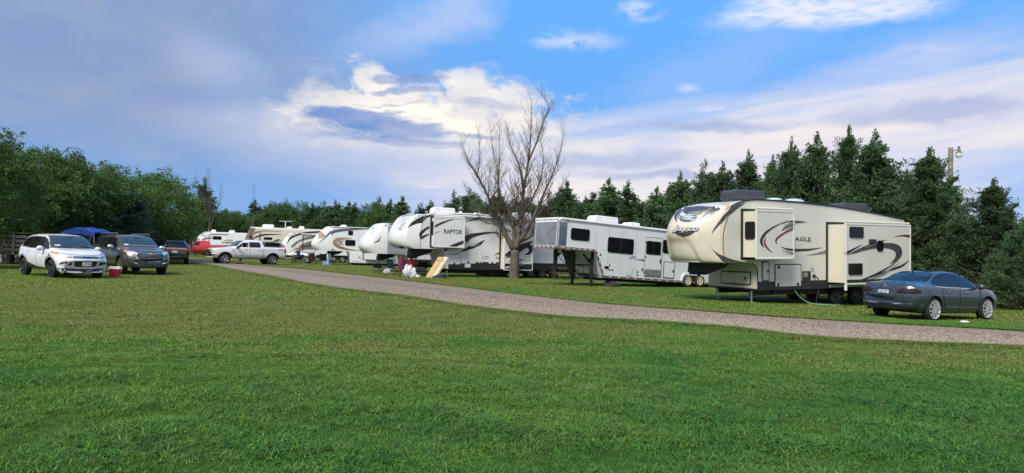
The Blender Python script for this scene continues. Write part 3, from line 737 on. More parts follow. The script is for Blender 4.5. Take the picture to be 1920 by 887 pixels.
class Car:
    """stations: x, zb, hb, zm, hm, zbelt, hbelt, htop, ztop (x forward, y left, z up; half widths h*)"""
    def __init__(s, name, label, cat, loc, yaw, st, paint, axles, r, track, round_f=.30, round_r=.22, group=None, arch=None, nx=84, cut=None):
        z = gh(loc[0], loc[1]); s.root = thing(name, label, cat, (loc[0], loc[1], z), yaw, group); s.paint = paint; s.sides = (1, -1); s.k = 0
        A = np.array(st, float); xs = A[:, 0]; g = np.unique(np.concatenate([np.linspace(xs[0], xs[-1], nx), xs])); V = [pchip(xs, A[:, i], g) for i in range(1, 9)]
        secs = []
        for i, x in enumerate(g):
            zb, hb, zmid, hm, zbe, hbe, ht, zt = [v[i] for v in V]
            zt = max(zt, zbe+.02); c = min(.09, (zt-zbe)*.35)
            P = [(0, zb), (hb*.8, zb), (hb, zb+.05), (hm-.02, zmid-(zmid-zb)*.35), (hm, zmid), (hm-.012, zmid+(zbe-zmid)*.55), (hbe, zbe), (hbe-(hbe-ht)*.10-.012, zbe+(zt-zbe)*.08),
                 (ht+(hbe-ht)*.22, zt-c-(zt-zbe-c)*.22), (ht, zt-c), (ht*.86, zt-c*.35), (ht*.55, zt-.02), (0, zt)]
            Q = P
            for _ in range(1): Q = [Q[0]]+[q for a, b in zip(Q, Q[1:]) for q in ((a[0]*.75+b[0]*.25, a[1]*.75+b[1]*.25), (a[0]*.25+b[0]*.75, a[1]*.25+b[1]*.75))]+[Q[-1]]
            full = Q+[(-y, z) for y, z in Q[-2:0:-1]]; secs.append([(x, y, z) for y, z in full])
        hw = max(A[:, 4]); L0, L1 = xs[0], xs[-1]
        def warp(p):
            x, y, z = p; u = min(1, abs(y)/hw)**2.6; f = max(0, (x-(L1-.9))/.9)**1.5; b = max(0, ((L0+.8)-x)/.8)**1.5
            return (x-round_f*u*f+round_r*u*b, y, z)
        m = len(secs[0]); vs = [warp(p) for sc in secs for p in sc]
        fs = [(i*m+j, i*m+(j+1) % m, (i+1)*m+(j+1) % m, (i+1)*m+j) for i in range(len(g)-1) for j in range(m)]+[tuple(range(m))[::-1], tuple((len(g)-1)*m+j for j in range(m))]
        mb = MB(); mb.add(vs, fs); body = mb.build('body', paint, s.root, smooth=.62); body.data.materials.append(PLASTB)
        ar = arch or r+.055; cutter = MB()
        for ax in axles:
            for sd in (1, -1): cutter.cyl((ax, sd*(track/2+.5), r+.01), (ax, sd*(track/2-.30), r+.01), ar, n=40)
        if cut: cutter.box(*cut)
        cm = cutter.mesh('arch_cutter', PLASTB); bm = bmesh.new(); bm.from_mesh(cm); bmesh.ops.recalc_face_normals(bm, faces=bm.faces); bm.to_mesh(cm); bm.free(); co = bpy.data.objects.new('arch_cutter', cm); COL.objects.link(co); co.parent = s.root
        bo = body.modifiers.new('arch', 'BOOLEAN'); bo.object = co; bo.operation = 'DIFFERENCE'; bo.solver = 'EXACT'; bo.material_mode = 'TRANSFER'
        bpy.context.view_layer.update(); me = evaluated(body); body.modifiers.remove(bo); body.data = me; bpy.data.objects.remove(co); me.set_sharp_from_angle(angle=.62)
        s.body = body; s.b = bvh_of(body); s.r = r; s.axles = axles; s.track = track
    def lift(s): s.k = (s.k+1) % 5; return .004+.0012*s.k
    def side(s, name, poly, mat, sides=None, step=.06, par=None, off=None):
        """outline in (x, z) laid on the flanks"""
        e = off or s.lift(); last = []
        for sd in sides or s.sides:
            last.append(sheet(name, lay(s.b, poly, lambda p: (p.x, sd*2.5, p.y), (0, -sd, 0), e, step), mat, par or s.root))
        return last
    def front(s, name, poly, mat, sgn=1, step=.05, off=None, mirror=False, par=None):
        """outline in (y, z) laid on the nose (sgn 1) or the tail (sgn -1)"""
        e = off or s.lift(); last = None
        for q in ((1, -1) if mirror else (1,)):
            pl = [(a*q, b) for a, b in poly]; last = sheet(name, lay(s.b, pl, lambda p: (sgn*6, p.x, p.y), (-sgn, 0, 0), e, step), mat, par or s.root)
        return last
    def line(s, pts, w, mat=None, name='door_seam', n=14, sides=None): return s.side(name, ribbon2d(pts, [w, w], n), mat or SEAM, sides, .08)
    def wheels(s, rimm, n=5, rr=.66, w=.22, dish=.02):
        for ax in s.axles:
            for sd in (1, -1): wheel(s.root, (ax, sd*s.track/2, s.r-.012), (0, sd, 0), s.r, w, rimm, n, rr, dish=dish)
    def mirror(s, x, y, z, k=1.0, mat=None):
        for sd in (1, -1):
            mb = MB(); mb.ball((x, sd*y, z), (.075*k, .115*k, .085*k), 12, 8); o = mb.build('mirror', mat or s.paint, s.root, smooth=3.2)
            MB().bar((x+.02, sd*(y-.17*k), z-.05*k), (x, sd*(y-.05), z-.03*k), .05, .04).build('arm', PLASTB, o)
    def handle(s, x, z, y, mat=None, L=.17):
        for sd in (1, -1): MB().bar((x-L/2, sd*y, z), (x+L/2, sd*y, z+.012), .03, .028).build('door_handle', mat or s.paint, s.root, bevel=.008)
    def plate(s, x, z, sgn, w=.30, h=.15, marks=True, y=0.0, mat=None):
        o = MB().box(x-.012, x+.012, y-w/2, y+w/2, z-h/2, z+h/2).build('number_plate', mat or PLATE, s.root, bevel=.006); X = x+sgn*.014
        if marks:
            MB().box(X-.001, X+.001, y-w/2+.01, y+w/2-.01, z+h*.28, z+h*.45).build('band', PLATEB, o)
            mb = MB(); rr = random.Random(int(x*100)); 
            for i in range(6):
                if i == 2: continue
                cy = y-w*.38+w*.76*i/5
                for dz in (-.2, -.02, .14):
                    if rr.random() < .75: mb.box(X-.001, X+.002, cy-.014, cy+.010, z+h*dz-.010, z+h*dz+.008)
                mb.box(X-.001, X+.002, cy-.016, cy-.006, z-h*.3, z+h*.2)
            mb.build('plate_characters', INK, o)
        return o

# ------------------------------------------------------------------ the cream fifth wheel trailer on the right
def cream_trailer():
    zj, zk, zl, zg = zm(1220, 320, 2.743), zm(1240, 355, 6.115), zm(1440, 340, 3.41), zm(1240, 470, 7.392)
    F = Frame((9.08, 26.03, 0), 28, .03)
    R = Rig('fifth_wheel_trailer', 'cream fifth wheel trailer with grey swooshes and two open slide-outs beside the sedan', 'camper', F, 2.55); R.wall = CREAMW
    xb = F.pix(*zj((550, 560))[0])[0]; xs = -1.50
    def X(px): return px
    outline = [(-1.55, 1.47), (-1.62, 2.2), (-1.45, 3.0), (-1.2, 3.46)]
    top = [F.pix(*p) for p in zk((800, 195), (870, 160), (960, 132), (1060, 120), (1200, 124), (1590, 150))+zl((250, 141), (400, 158), (550, 182), (700, 210), (870, 243))]
    zr = top[-1][1]; xr = top[-1][0]
    poly = [(-1.5, 1.45), (-1.6, 2.2), (-1.48, 3.0)]+[top[0]]+top[1:]+[(xr+.12, zr-.25), (xr+.12, .42), (xb, .43), (xb, 1.12), (xb-.1, 1.32), (xb-.28, 1.42)]
    mb = MB(); mb.prism(poly, 0, R.W); R.poly = poly
    body = mb.build('body', CREAMW, R.root, bevel=.03)
    # black lower skirt, roof edge trim, belly
    sk = MB(); sk.box(xb+.02, F.pix(*zl((388, 640))[0])[0], -.012, .02, .41, .74); sk.build('skirt', SKIRT, R.root)
    sk = MB(); sk.box(F.pix(*zl((500, 640))[0])[0], xr+.12, -.012, .02, .55, .78); sk.build('skirt', SKIRT, R.root)
    tr = MB(); tr.tube([(x, -.012, z+.012) for x, z in top], .028, 6); tr.tube([(x, R.W+.012, z+.012) for x, z in top], .028, 6); tr.build('roof_edge_trim', SEAM, R.root, smooth=3.2)
    ch = MB(); ch.box(xb+.1, xr, .35, .5, .2, .44); ch.box(xb+.1, xr, R.W-.5, R.W-.35, .2, .44); ch.box(4.4, 6.4, .3, R.W-.3, .15, .44)
    for x in (1.2, 2.6, 4.2): ch.box(x, x+.08, .3, R.W-.3, .22, .44)
    ch.build('chassis', DARKM, R.root)
    # front cap
    zt = top[0][1]
    cen = [(-.3, zt+.22), (-1.3, zt+.16), (-2.05, zt-.02), (-2.55, zt-.45), (-2.78, 2.6), (-2.72, 2.1), (-2.62, 1.7), (-2.48, 1.50), (-2.3, 1.43)]
    edg = [(-1.1, zt+.02), (-1.40, zt-.02), (-1.62, zt-.15), (-1.75, zt-.5), (-1.80, 2.6), (-1.78, 2.1), (-1.72, 1.7), (-1.68, 1.50), (-1.60, 1.44)]
    def dent(v, t):         # the moulded hollow panel of the lower nose
        a = abs(v); w = .62-.22*max(0, (.72-t)/.2) if t < .72 else .62+.35*(t-.72)
        d = min(1, max(0, (w-a)/.10))*min(1, max(0, (t-.55)/.06))*min(1, max(0, (.93-t)/.05))
        rid = math.exp(-((a-.62)/.06)**2)*min(1, max(0, (t-.38)/.2))*min(1, max(0, (.95-t)/.05))
        return .07*d-.045*rid
    R.cap(cen, edg, CREAM, p=2.4, dent=dent, nz=48, ny=56)
    R.capline(zk((800, 190), (770, 290), (722, 440), (706, 600), (720, 770), (730, 842)), SEAM, r=.014)
    # moulded graphics on the nose
    R.oncap('crest', zk((262, 208), (420, 192), (600, 200), (520, 240), (420, 280), (300, 290), (245, 262)), GREYV, step=1.2)
    R.oncap('crest_fade', zk((300, 262), (520, 238), (430, 300), (330, 300)), SMOKE, step=1.2)
    R.capstroke(zk((175, 372), (165, 310), (200, 225)), [2, 5, 8], GREYV); R.capstroke(zk((190, 340), (205, 280), (238, 228)), [1, 3, 6], NAVYV)
    R.capstroke(zk((620, 212), (540, 275), (435, 342)), [9, 5, 1], GREYV); R.capstroke(zk((665, 216), (600, 270), (520, 322), (400, 372)), [6, 4, 2, .4], GREYV); R.capstroke(zk((560, 215), (470, 300)), [5, 1], SMOKE)
    em = []
    for k in range(28): a = 2*PI*k/28; em.append((1240+(308+102*math.cos(a))/6.115, 355+(330+46*math.sin(a)-6*math.cos(a))/6.115))
    R.oncap('emblem', em, NAVYV, step=1.0, off=.012)
    for pts, w in (((205, 292), (270, 318), (330, 322), (395, 318)), [1, 3, 4, 1]), (((215, 330), (280, 345), (340, 345), (380, 366)), [.6, 2.4, 3, .6]), (((250, 300), (320, 300), (390, 300)), [.5, 3, .5]), (((330, 372), (370, 350), (402, 340)), [.6, 2, .6]):
        R.oncap('emblem_feather', ribbon2d(zk(*pts), w, 12), M('pale_emblem', (.36, .42, .47), .35), off=.024, step=.8)
    R.oncap('emblem_head', zk((232, 262), (262, 270), (292, 300), (270, 318), (240, 300)), M('pale_emblem', (.36, .42, .47), .35), off=.026, step=.8)
    R.oncap('name_shield', zk((133, 462), (150, 500), (190, 526), (250, 541), (320, 528), (375, 498), (425, 432), (405, 462), (300, 480), (200, 480)), GREYV, step=1.0)
    R.oncap('name_shield_foot', zk((170, 515), (250, 541), (320, 528), (360, 505), (300, 510), (220, 512)), MAROON, step=1.0, off=.014)
    R.text('Jayco', 'lettering_shadow', INK, zk((122, 408))[0], zk((430, 502))[0], shear=.32, bold=.045, on_cap=True, off=.03)
    R.text('Jayco', 'lettering', M('silver_letter', (.46, .48, .53), .3), zk((130, 412))[0], zk((424, 494))[0], shear=.32, bold=.022, on_cap=True, off=.05)
    # black shoulder and chin swooshes that run over cap and wall
    R.oncap('swoosh', zk((572, 512), (600, 452), (650, 380), (710, 298), (770, 240), (800, 208), (785, 262), (720, 352), (650, 425)), GREYV, step=1.5)
    R.flat('swoosh', zk((800, 205), (880, 172), (960, 158), (880, 212), (775, 300)), GREYV)
    R.oncap('swoosh', zk((545, 640), (600, 700), (660, 742), (716, 765), (726, 842), (690, 815), (630, 745)), GREYV, step=1.5)
    R.flat('swoosh', zk((720, 768), (790, 796), (870, 818), (960, 836), (1050, 846), (900, 846), (735, 843)), GREYV)
    MB().box(-.02, .02, .1, .24, 0, .05)
    for p in zk((200, 212), (750, 197)):
        l = R.cap_bvh.ray_cast(F.loc(CAM), F.camray(*p)[1])[0]
        if l: MB().ball(l, (.03, .09, .035), 8, 6).build('marker_lamp', AMBER, R.root, smooth=3.2)
    # slide-outs
    o1, b1 = R.slide(zj((545, 200), (740, 207), (737, 457), (540, 455)), .68, CREAMW, CREAMY)
    xe = b1[0]+.06
    y0, z1 = F.pixx(*zj((487, 262))[0], xe); y1, z0 = F.pixx(*zj((534, 340))[0], xe); y0, y1 = sorted((-.58, -.12))
    w = MB().prism(rrect(y0, b1[2]+.72, y1, b1[3]-.42, .08), xe-.03, xe+.01, 'x').build('window', PLASTB, o1); MB().prism(rrect(y0+.03, b1[2]+.75, y1-.03, b1[3]-.45, .07), xe-.036, xe-.006, 'x').build('pane', GLASS, w)
    o2, b2 = R.slide(zj((1010, 268), (1340, 280), (1336, 585), (993, 580)), .83, CREAMW, CREAMY)
    MB().box(b2[0]+.0, b2[0]+.10, -.845, -.78, b2[2]-.22, b2[2]).build('slide_flange', CREAMT, R.root, bevel=.01)
    MB().box(b2[0]+.10, b2[1], -.842, -.80, b2[2]-.012, b2[2]+.20).build('slide_skirt', SKIRT, R.root)
    d = -.83
    R.window(*zl((523, 290), (607, 361)), y=d-.008, r=.02); R.window(*zl((516, 525), (600, 596)), y=d-.008, r=.02)
    R.window(*zl((696, 378), (735, 447)), y=d-.008, r=.12, name='porthole')
    (x0, z0), (x1, z1) = F.pix(*zl((644, 370))[0], d), F.pix(*zl((682, 397))[0], d); MB().box(x0, x1, d-.09, d, z1, z0).build('exterior_speaker', PLASTB, R.root, bevel=.01)
    S1 = -.68; k = 1/6.115
    R.stroke(zk((1450, 357), (1300, 425), (1195, 500), (1148, 575), (1152, 630), (1180, 664)), [.4, 2, 4, 4.6, 3.4, .5], BLACKV, S1)
    R.stroke(zk((1196, 545), (1183, 610), (1213, 672), (1272, 726)), [.4, 2.8, 2.6, .4], REDV, S1)
    R.flat('stripe', zk((1375, 470), (1420, 410), (1480, 378), (1532, 368), (1532, 405), (1460, 430)), SMOKE, S1)
    R.stroke(zk((1370, 480), (1430, 440), (1532, 400)), [.3, 1.6, 3.0], GREYV, S1); R.stroke(zk((1380, 400), (1450, 372), (1532, 362)), [.3, 1.4, 2.6], BLACKV, S1)
    R.stroke(zk((1530, 450), (1420, 497), (1340, 550), (1312, 595), (1332, 632)), [2.2, 2.8, 3.3, 2.6, .4], REDV, S1); R.stroke(zk((1530, 428), (1450, 462), (1395, 502)), [1.6, 1.0, .3], BLACKV, S1)
    R.stroke(zk((1368, 660), (1440, 684), (1530, 698)), [.4, 2.6, 3.6], BLACKV, S1); R.stroke(zk((1370, 692), (1450, 716), (1525, 738)), [.2, 1.0, 1.6], BLACKV, S1); R.stroke(zk((1380, 736), (1525, 744)), [.2, .9], BLACKV, S1)
    R.flat('stripe', zl((174, 252), (205, 253), (252, 262), (205, 267), (174, 269)), GREYV); R.stroke(zl((172, 441), (260, 437), (347, 424)), [4.6, 3.4, .4], BLACKV); R.stroke(zl((245, 474), (320, 462), (392, 447)), [.5, 3.4, 6.2], SMOKE)
    R.text('AGLE', 'lettering', BLACKV, zl((171, 355))[0], zl((272, 382))[0], bold=.012, spacing=1.1); R.stroke(zl((248, 386), (272, 386)), [.6, .6], BLACKV)
    R.stroke(zl((540, 465), (620, 434), (700, 414), (775, 412), (822, 428), (836, 462), (818, 498), (780, 528)), [.5, 3.4, 6.4, 9, 11.5, 10, 5.5, .5], GREYV, d, 34)
    R.stroke(zl((508, 473), (560, 446), (640, 410), (762, 374)), [.4, 2.6, 2.2, .3], GREYV, d); R.stroke(zl((492, 466), (540, 438), (608, 402)), [5.5, 3.4, .4], BLACKV, d)
    R.stroke(zl((560, 458), (660, 402), (752, 372)), [.3, 1.4, .3], BLACKV, d)
    R.stroke(zl((805, 355), (860, 347), (916, 352)), [.4, 2.6, 5], REDV, d)
    R.stroke(zl((560, 641), (640, 614), (720, 577), (790, 537), (832, 505)), [.4, 2.2, 2.4, 1.6, .3], BLACKV, d); R.stroke(zl((600, 634), (720, 588), (850, 542), (902, 503)), [.4, 2.2, 3.4, .4], BLACKV, d)
    R.stroke(zl((640, 630), (740, 590), (840, 520)), [.3, 4, .3], SMOKE, d)
    # compartment doors
    R.door(*zj((637, 480), (774, 598)), latch=((.12, .12), (.86, .12), (.14, .86)), r=.07); R.door(*zj((571, 466), (609, 569)), latch=((.8, .5),), r=.06)
    x_ = xb-.004; (ya, za), (yb, zb) = F.pixx(*zj((322, 508))[0], x_), F.pixx(*zj((482, 596))[0], x_); ya, yb = .30, 1.85
    dr = MB().prism(rrect(ya, .58, yb, 1.10, .08), x_-.012, x_+.03, 'x').build('storage_door', PLASTB, R.root); MB().prism(rrect(ya+.05, .63, yb-.05, 1.05, .06), x_-.02, x_+.02, 'x').build('panel', CREAM, dr)
    MB().box(x_-.035, x_-.018, .55, .64, .80, .90).build('latch', PLASTB, dr); MB().box(x_-.035, x_-.018, 1.02, 1.06, .56, .68).build('latch', PLASTB, dr)
    fr = MB(); fr.box(xb-.012, xb+.03, .05, R.W-.05, .47, 1.20); fr.build('front_panel', CREAM, R.root, bevel=.01); MB().box(xb-.016, xb+.03, .02, R.W-.02, .40, .468).build('front_skirt', SKIRT, R.root)
    ed = MB(); ed.tube([(xb-.28, -.008, 1.42), (xb-.10, -.008, 1.34), (xb-.01, -.008, 1.16), (xb-.006, -.008, .44)], .018, 6); ed.build('corner_trim', SEAM, R.root, smooth=3.2)
    # utilities
    (x0, z0), (x1, z1) = F.pix(*zj((779, 517))[0]), F.pix(*zj((822, 572))[0]); o = MB().box(x0, x1, -.02, .01, z1, z0).build('utility_panel', PLASTB, R.root, bevel=.01); MB().box(x0+.05, x1-.2, -.028, -.018, z0-.22, z0-.06).build('data_plate', STEEL, o)
    (x0, z0) = F.pix(*zj((830, 508))[0]); MB().box(x0-.04, x0+.06, -.02, .0, z0-.06, z0+.08).build('outlet', STEEL, R.root)
    (x0, z0) = F.pix(*zj((838, 541))[0]); MB().ball((x0, -.03, z0), (.09, .04, .07), 10, 6).build('power_inlet', PLASTB, R.root, smooth=3.2)
    R.rooftop(*zj((390, 94), (556, 143)), mat=ACBLUE); R.rooftop(*zj((944, 162), (1082, 200)), mat=ACBLUE)
    for a, b in (((600, 138), (662, 153)), ((690, 141), (782, 166))):
        (x0, z1), (x1, z0) = F.pix(*zj(a)[0], 1.1), F.pix(*zj(b)[0], 1.1); mb = MB(); mb.ball(((x0+x1)/2, 1.1, z0), ((x1-x0)/2, .35, z1-z0), 14, 8); mb.build('skylight', DOME, R.root, smooth=3.2)
    R.wheels((F.pix(1573, 560, .1)[0], F.pix(1609, 560, .1)[0]), .37, M('dark_alloy', (.14, .14, .15), .3, .8), n_spoke=6, rr=.6)
    R.leg(.12, .34, .62); R.leg(.12, R.W-.5, .62)
    MB().box(.05, .20, .3, R.W-.4, .40, .47).build('leg_crossbar', DARKM, R.root)
    pb = MB(); pb.prism([(-1.7, 1.45), (-.45, 1.45), (-.75, 1.24), (-1.55, 1.02), (-1.75, 1.06)], .8, 1.75); pb.box(-1.9, -1.4, 1.0, 1.5, .98, 1.06); pb.cyl((-1.62, 1.26, .92), (-1.62, 1.26, 1.1), .06); pb.build('pin_box', DARKM, R.root, bevel=.02)
    # mud flap, drain pipe, rear bumper
    MB().cyl((3.0, .4, .22), (5.0, .4, .18), .06, n=10).build('drain_pipe', PLASTB, R.root, smooth=.8)
    MB().box(xr+.12, xr+.28, .1, R.W-.1, .45, .6).build('rear_bumper', DARKM, R.root, bevel=.02)
    return F, R
FJ, RJ = cream_trailer()

def hoses():
    x0, z0 = FJ.pix(1523, 517); P = lambda x, y, z: FJ.M @ Vector((x, y, z))
    g = lambda px, py, z=.03: gnd(px, py)+Vector((0, 0, gh(*gnd(px, py)[:2])+z))
    pts = [P(x0, -.08, z0), P(x0+.15, -.16, z0-.15), P(x0+.17, -.14, z0-.6), P(x0+.10, -.10, z0-.95), P(x0+.22, -.14, FJ.gz(x0+.2, -.1)+.06), P(x0+.75, -.2, FJ.gz(x0+.7, -.2)+.03), P(x0+1.1, -.1, FJ.gz(x0+1, -.2)+.03)]
    tag(MB().tube([tuple(p) for p in spline([tuple(p) for p in pts], 40)], .022, 6).build('electric_cable', PLASTB, smooth=3.2), 'black power cord hanging from the side of the cream trailer to the grass', 'cord')
    xh = FJ.pix(1492, 543)[0]
    pts = [P(xh, .05, .40), P(xh+.12, -.02, .18), P(xh+.5, -.2, FJ.gz(xh+.4, -.3)+.08), P(xh+1.0, -.5, FJ.gz(xh+.9, -.4)+.04), P(xh+1.6, -.6, FJ.gz(xh+1.5, -.5)+.03), P(xh+2.3, -.2, FJ.gz(xh+2.2, -.3)+.03)]
    tag(MB().tube([tuple(p) for p in spline([tuple(p) for p in pts], 40)], .018, 6).build('water_hose', M('green_hose', (.16, .36, .27), .45), smooth=3.2), 'pale green water hose looping down under the cream trailer', 'hose')
    a = P(1.3, .6, 0); a.z = gh(a.x, a.y)
    vs = []; n = 9
    mb = MB()
    for i in range(n):
        for j in range(5): q = P(.3+i*.42, .55+j*.42, 0); vs.append((q.x, q.y, gh(q.x, q.y)+.05+.012*math.sin(i*2+j)))
    mb.add(vs, [(i*5+j, (i+1)*5+j, (i+1)*5+j+1, i*5+j+1) for i in range(n-1) for j in range(4)]); tag(mb.build('ground_mat', GMAT, smooth=3.2), 'green mat lying on the grass under the cream trailer', 'mat')
hoses()

# ------------------------------------------------------------------ gooseneck horse trailer
def horse_trailer():
    z = zm(960, 360, 4.0306); F = Frame((4.15, 34.9, 0), 30, -.04)
    R = Rig('horse_trailer', 'white gooseneck horse trailer with bare aluminium nose and red and white tape along its sill', 'horse trailer', F, 2.2); R.wall = WHITE2
    xf = -2.33; zr = 3.22; za, zb = 1.83, .56; xr = 10.5; xk0, xk1 = F.pix(*z((632, 437))[0])[0], F.pix(*z((690, 640))[0])[0]
    poly = [(xf, za-.06), (xf, zr-.05), (xf+.08, zr), (xr, zr-.02), (xr, zb-.06), (xk1, zb-.06), (xk0, za-.06)]
    MB().prism(poly, 0, R.W).build('body', WHITE2, R.root, bevel=.05)
    MB().box(xf-.008, xf+.02, .16, R.W-.16, za+.05, zr-.2).build('front_sheet', ALU, R.root)
    MB().box(xf+.1, F.pix(*z((415, 300))[0])[0], -.008, .02, za+.05, zr-.2).build('corner_sheet', ALUP, R.root)
    c = MB()
    for y in (.07, R.W-.07): MB().cyl((xf+.065, y, za), (xf+.065, y, zr-.12), .085, n=16).build('corner_post', STEEL, R.root, smooth=.8)
    t = MB(); t.cyl((xf+.1, .03, zr-.05), (xr, .03, zr-.07), .075, n=12); t.cyl((xf+.1, R.W-.03, zr-.05), (xr, R.W-.03, zr-.07), .075, n=12); t.cyl((xf+.05, .05, zr-.05), (xf+.05, R.W-.05, zr-.05), .075, n=12); t.build('roof_rail', WHITE, R.root, smooth=.8)
    t = MB(); t.box(xf+.3, xr, -.012, .01, zr-.17, zr-.15)
    for x in (-.1, .72, 1.55, 2.5, 4.95, 7.4): t.box(x, x+.012, -.004, .01, zb+.1, zr-.2)
    t.build('panel_seam', M('seam_grey', (.25, .26, .28), .5), R.root)
    for y in (.12, .75, 1.25, 1.95): MB().ball((xf-.01, y, zr-.06), (.03, .07, .03), 8, 6).build('marker_lamp', AMBER, R.root, smooth=3.2)
    MB().ball((xf+.45, -.05, zr-.06), (.08, .03, .03), 8, 6).build('marker_lamp', AMBER, R.root, smooth=3.2)
    # sill rails with reflective tape
    rl = MB(); rl.box(xf-.02, xk0+.03, -.03, .02, za-.10, za+.02); rl.box(xf-.03, xf, -.03, R.W+.03, za-.10, za+.02); rl.bar((xk0, -.01, za-.05), (xk1, -.01, zb), .10, .05, up=(0, 1, 0)); rl.box(xk1, xr, -.03, .02, zb-.09, zb+.03); rl.build('sill_rail', STEEL, R.root)
    me = MB().box(-.055, .055, -.006, .0, -.025, .025).mesh('tape', REDTAPE); mw_ = MB().box(-.055, .055, -.006, .0, -.025, .025).mesh('tape', WTAPE)
    def tape(p, rot=0.0, ax='x', k=0):
        o = bpy.data.objects.new('reflector_tape', me if k % 2 == 0 else mw_); COL.objects.link(o); o.parent = R.root; o.location = p
        o.rotation_euler = (0, rot, 0) if ax == 'x' else (0, 0, -PI/2)
    for i in range(14): tape((xf+.12+i*.165, -.032, za-.04), k=i)
    for i in range(10): tape((xf-.032, .15+i*.2, za-.04), ax='y', k=i)
    for i in range(8): u = (i+.5)/8; tape((xk0+(xk1-xk0)*u, -.038, za-.05+(zb-za+.05)*u), rot=math.atan2(za-zb, xk1-xk0), k=i)
    for i in range(34): tape((xk1+.15+i*.27, -.032, zb-.03), k=i)
    # openings
    R.window(*z((450, 270), (580, 372)), r=.07, mull=None); R.window(*z((729, 339), (912, 471)), r=.07, mull=z((822, 400))[0])
    dx0, dz1 = F.pix(*z((1012, 336))[0]); dx1, dz0 = F.pix(*z((1123, 646))[0])
    d = MB().prism(rrect(dx0, dz0, dx1, dz1, .05), -.02, .01).build('entry_door', STEEL, R.root, bevel=.006); MB().prism(rrect(dx0+.04, dz0+.03, dx1-.04, dz1-.04, .04), -.03, -.01).build('door_panel', WHITE2, d)
    MB().box(dx0+.05, dx1-.05, -.036, -.02, dz0+.04, dz0+.38).build('kick_plate', M('dull_plate', (.30, .30, .30), .5, .6, var=.15), d)
    for q in (.2, 1.0, 1.75): MB().box(dx0-.05, dx0+.06, -.05, -.02, dz0+q, dz0+q+.06).build('hinge', STEEL, d)
    MB().box(dx1-.16, dx1-.1, -.06, -.03, dz0+.75, dz0+.95).build('handle', PLASTB, d)
    R.window(*z((1020, 368), (1119, 478)), y=-.024, r=.05, mull=z((1068, 400))[0]); R.window(*z((1146, 360), (1230, 468)), r=.05)
    R.door(*z((1147, 524), (1223, 656)), mat=WHITE2, latch=((.88, .45),), r=.06)
    for a, b in (((698, 558), (730, 582)), ((862, 574), (906, 636))): R.door(*z(a, b), mat=WHITE2 if a[0] > 800 else GLASS, fm=STEEL, latch=(), frame=.015, r=.02, name='hatch')
    (x0, z0) = F.pix(*z((668, 473))[0]); MB().cyl((x0, -.02, z0), (x0, .01, z0), .045, n=12).build('vent_cap', PLASTB, R.root)
    (x0, z0) = F.pix(*z((980, 580))[0]); MB().cyl((x0, -.05, z0), (x0, .01, z0), .07, n=12).build('power_inlet', ALU, R.root)
    # running horses and dust lines
    for pts, w in ((((880, 505), (895, 492), (915, 494), (938, 488)), [.3, 1.0, .9, .3]), (((890, 515), (905, 500), (912, 518)), [.3, .7, .2]), (((915, 498), (930, 506), (944, 498)), [.3, .8, .2]), (((905, 488), (918, 484), (932, 492)), [.2, .7, .2])):
        R.flat('horse_print', ribbon2d(z(*pts), w, 10), BLACKV)
    R.stroke(z((935, 512), (1000, 518), (1090, 518)), [.3, 1.3, .4], BLACKV); R.stroke(z((945, 506), (1005, 508)), [.2, .7], BLACKV); R.stroke(z((1102, 486), (1108, 520), (1100, 546)), [.6, 1.6, .4], BLACKV)
    for x_, y_ in ((738, 552), (736, 590), (756, 588), (947, 604), (947, 628)): R.flat('notice', z((x_-6, y_-6), (x_+5, y_-5), (x_+6, y_+7), (x_-5, y_+6)), INK)
    # under the neck
    MB().prism([(-.85, za-.08), (-.04, za-.08), (-.04, .34), (-.2, .40)], R.W-.40, R.W-.34).build('neck_brace', M('olive_steel', (.10, .095, .075), .6, .3), R.root)
    nw = MB(); nw.box(xk1-.05, xk1+.0, .05, R.W-.05, .45, za-.08); nw.build('neck_wall', M('dusty_shaded_panel', (.20, .185, .155), .7, var=.2), R.root)  # dusty cream wall, its colour darkened for the shade under the neck
    for y in (.25, R.W-.3):
        x = -.02; zg = F.gz(x, y); o = MB().box(x-.07, x+.07, y-.07, y+.07, .45, za-.08).build('jack_leg', DARKM, R.root); mb = MB(); mb.box(x-.055, x+.055, y-.055, y+.055, zg+.02, .5); mb.box(x-.13, x+.13, y-.13, y+.13, zg, zg+.03); mb.build('ram', DARKM, o)
    mb = MB(); mb.box(-.05, .02, .25, R.W-.3, 1.02, 1.08); mb.bar((-.02, .25, 1.05), (-.02, R.W/2, 1.6), .05); mb.build('jack_crossbar', DARKM, R.root)
    for i, y in enumerate((1.0, 1.38)):
        mb = MB(); mb.lathe((.22, y, .62), (0, 0, 1), [(0, .01), (.01, .14), (.06, .16), (.36, .16), (.44, .12), (.47, .04), (.47, .001)], 16); o = mb.build('propane_tank', TANK, R.root, smooth=.8); MB().lathe((.22, y, 1.09), (0, 0, 1), [(0, .03), (.03, .08), (.1, .08), (.1, .06)], 12).build('valve_guard', TANK, o)
    MB().box(.0, .42, .85, 1.55, .54, .62).build('tank_tray', DARKM, R.root); MB().box(.12, .45, .3, .85, 1.2, 1.6).build('battery_box', PLASTB, R.root, bevel=.02)
    mb = MB(); mb.box(-1.75, -1.6, 1.02, 1.18, .75, za-.08); mb.prism([(-1.75, za-.08), (-1.2, za-.08), (-1.6, 1.35), (-1.75, 1.35)], 1.0, 1.2); mb.cyl((-1.68, 1.1, .62), (-1.68, 1.1, .8), .09); mb.build('coupler_post', DARKM, R.root)
    MB().box(-1.66, -1.5, .85, .95, 1.55, 1.75).build('breakaway_box', WHITE2, R.root)
    cb = MB()
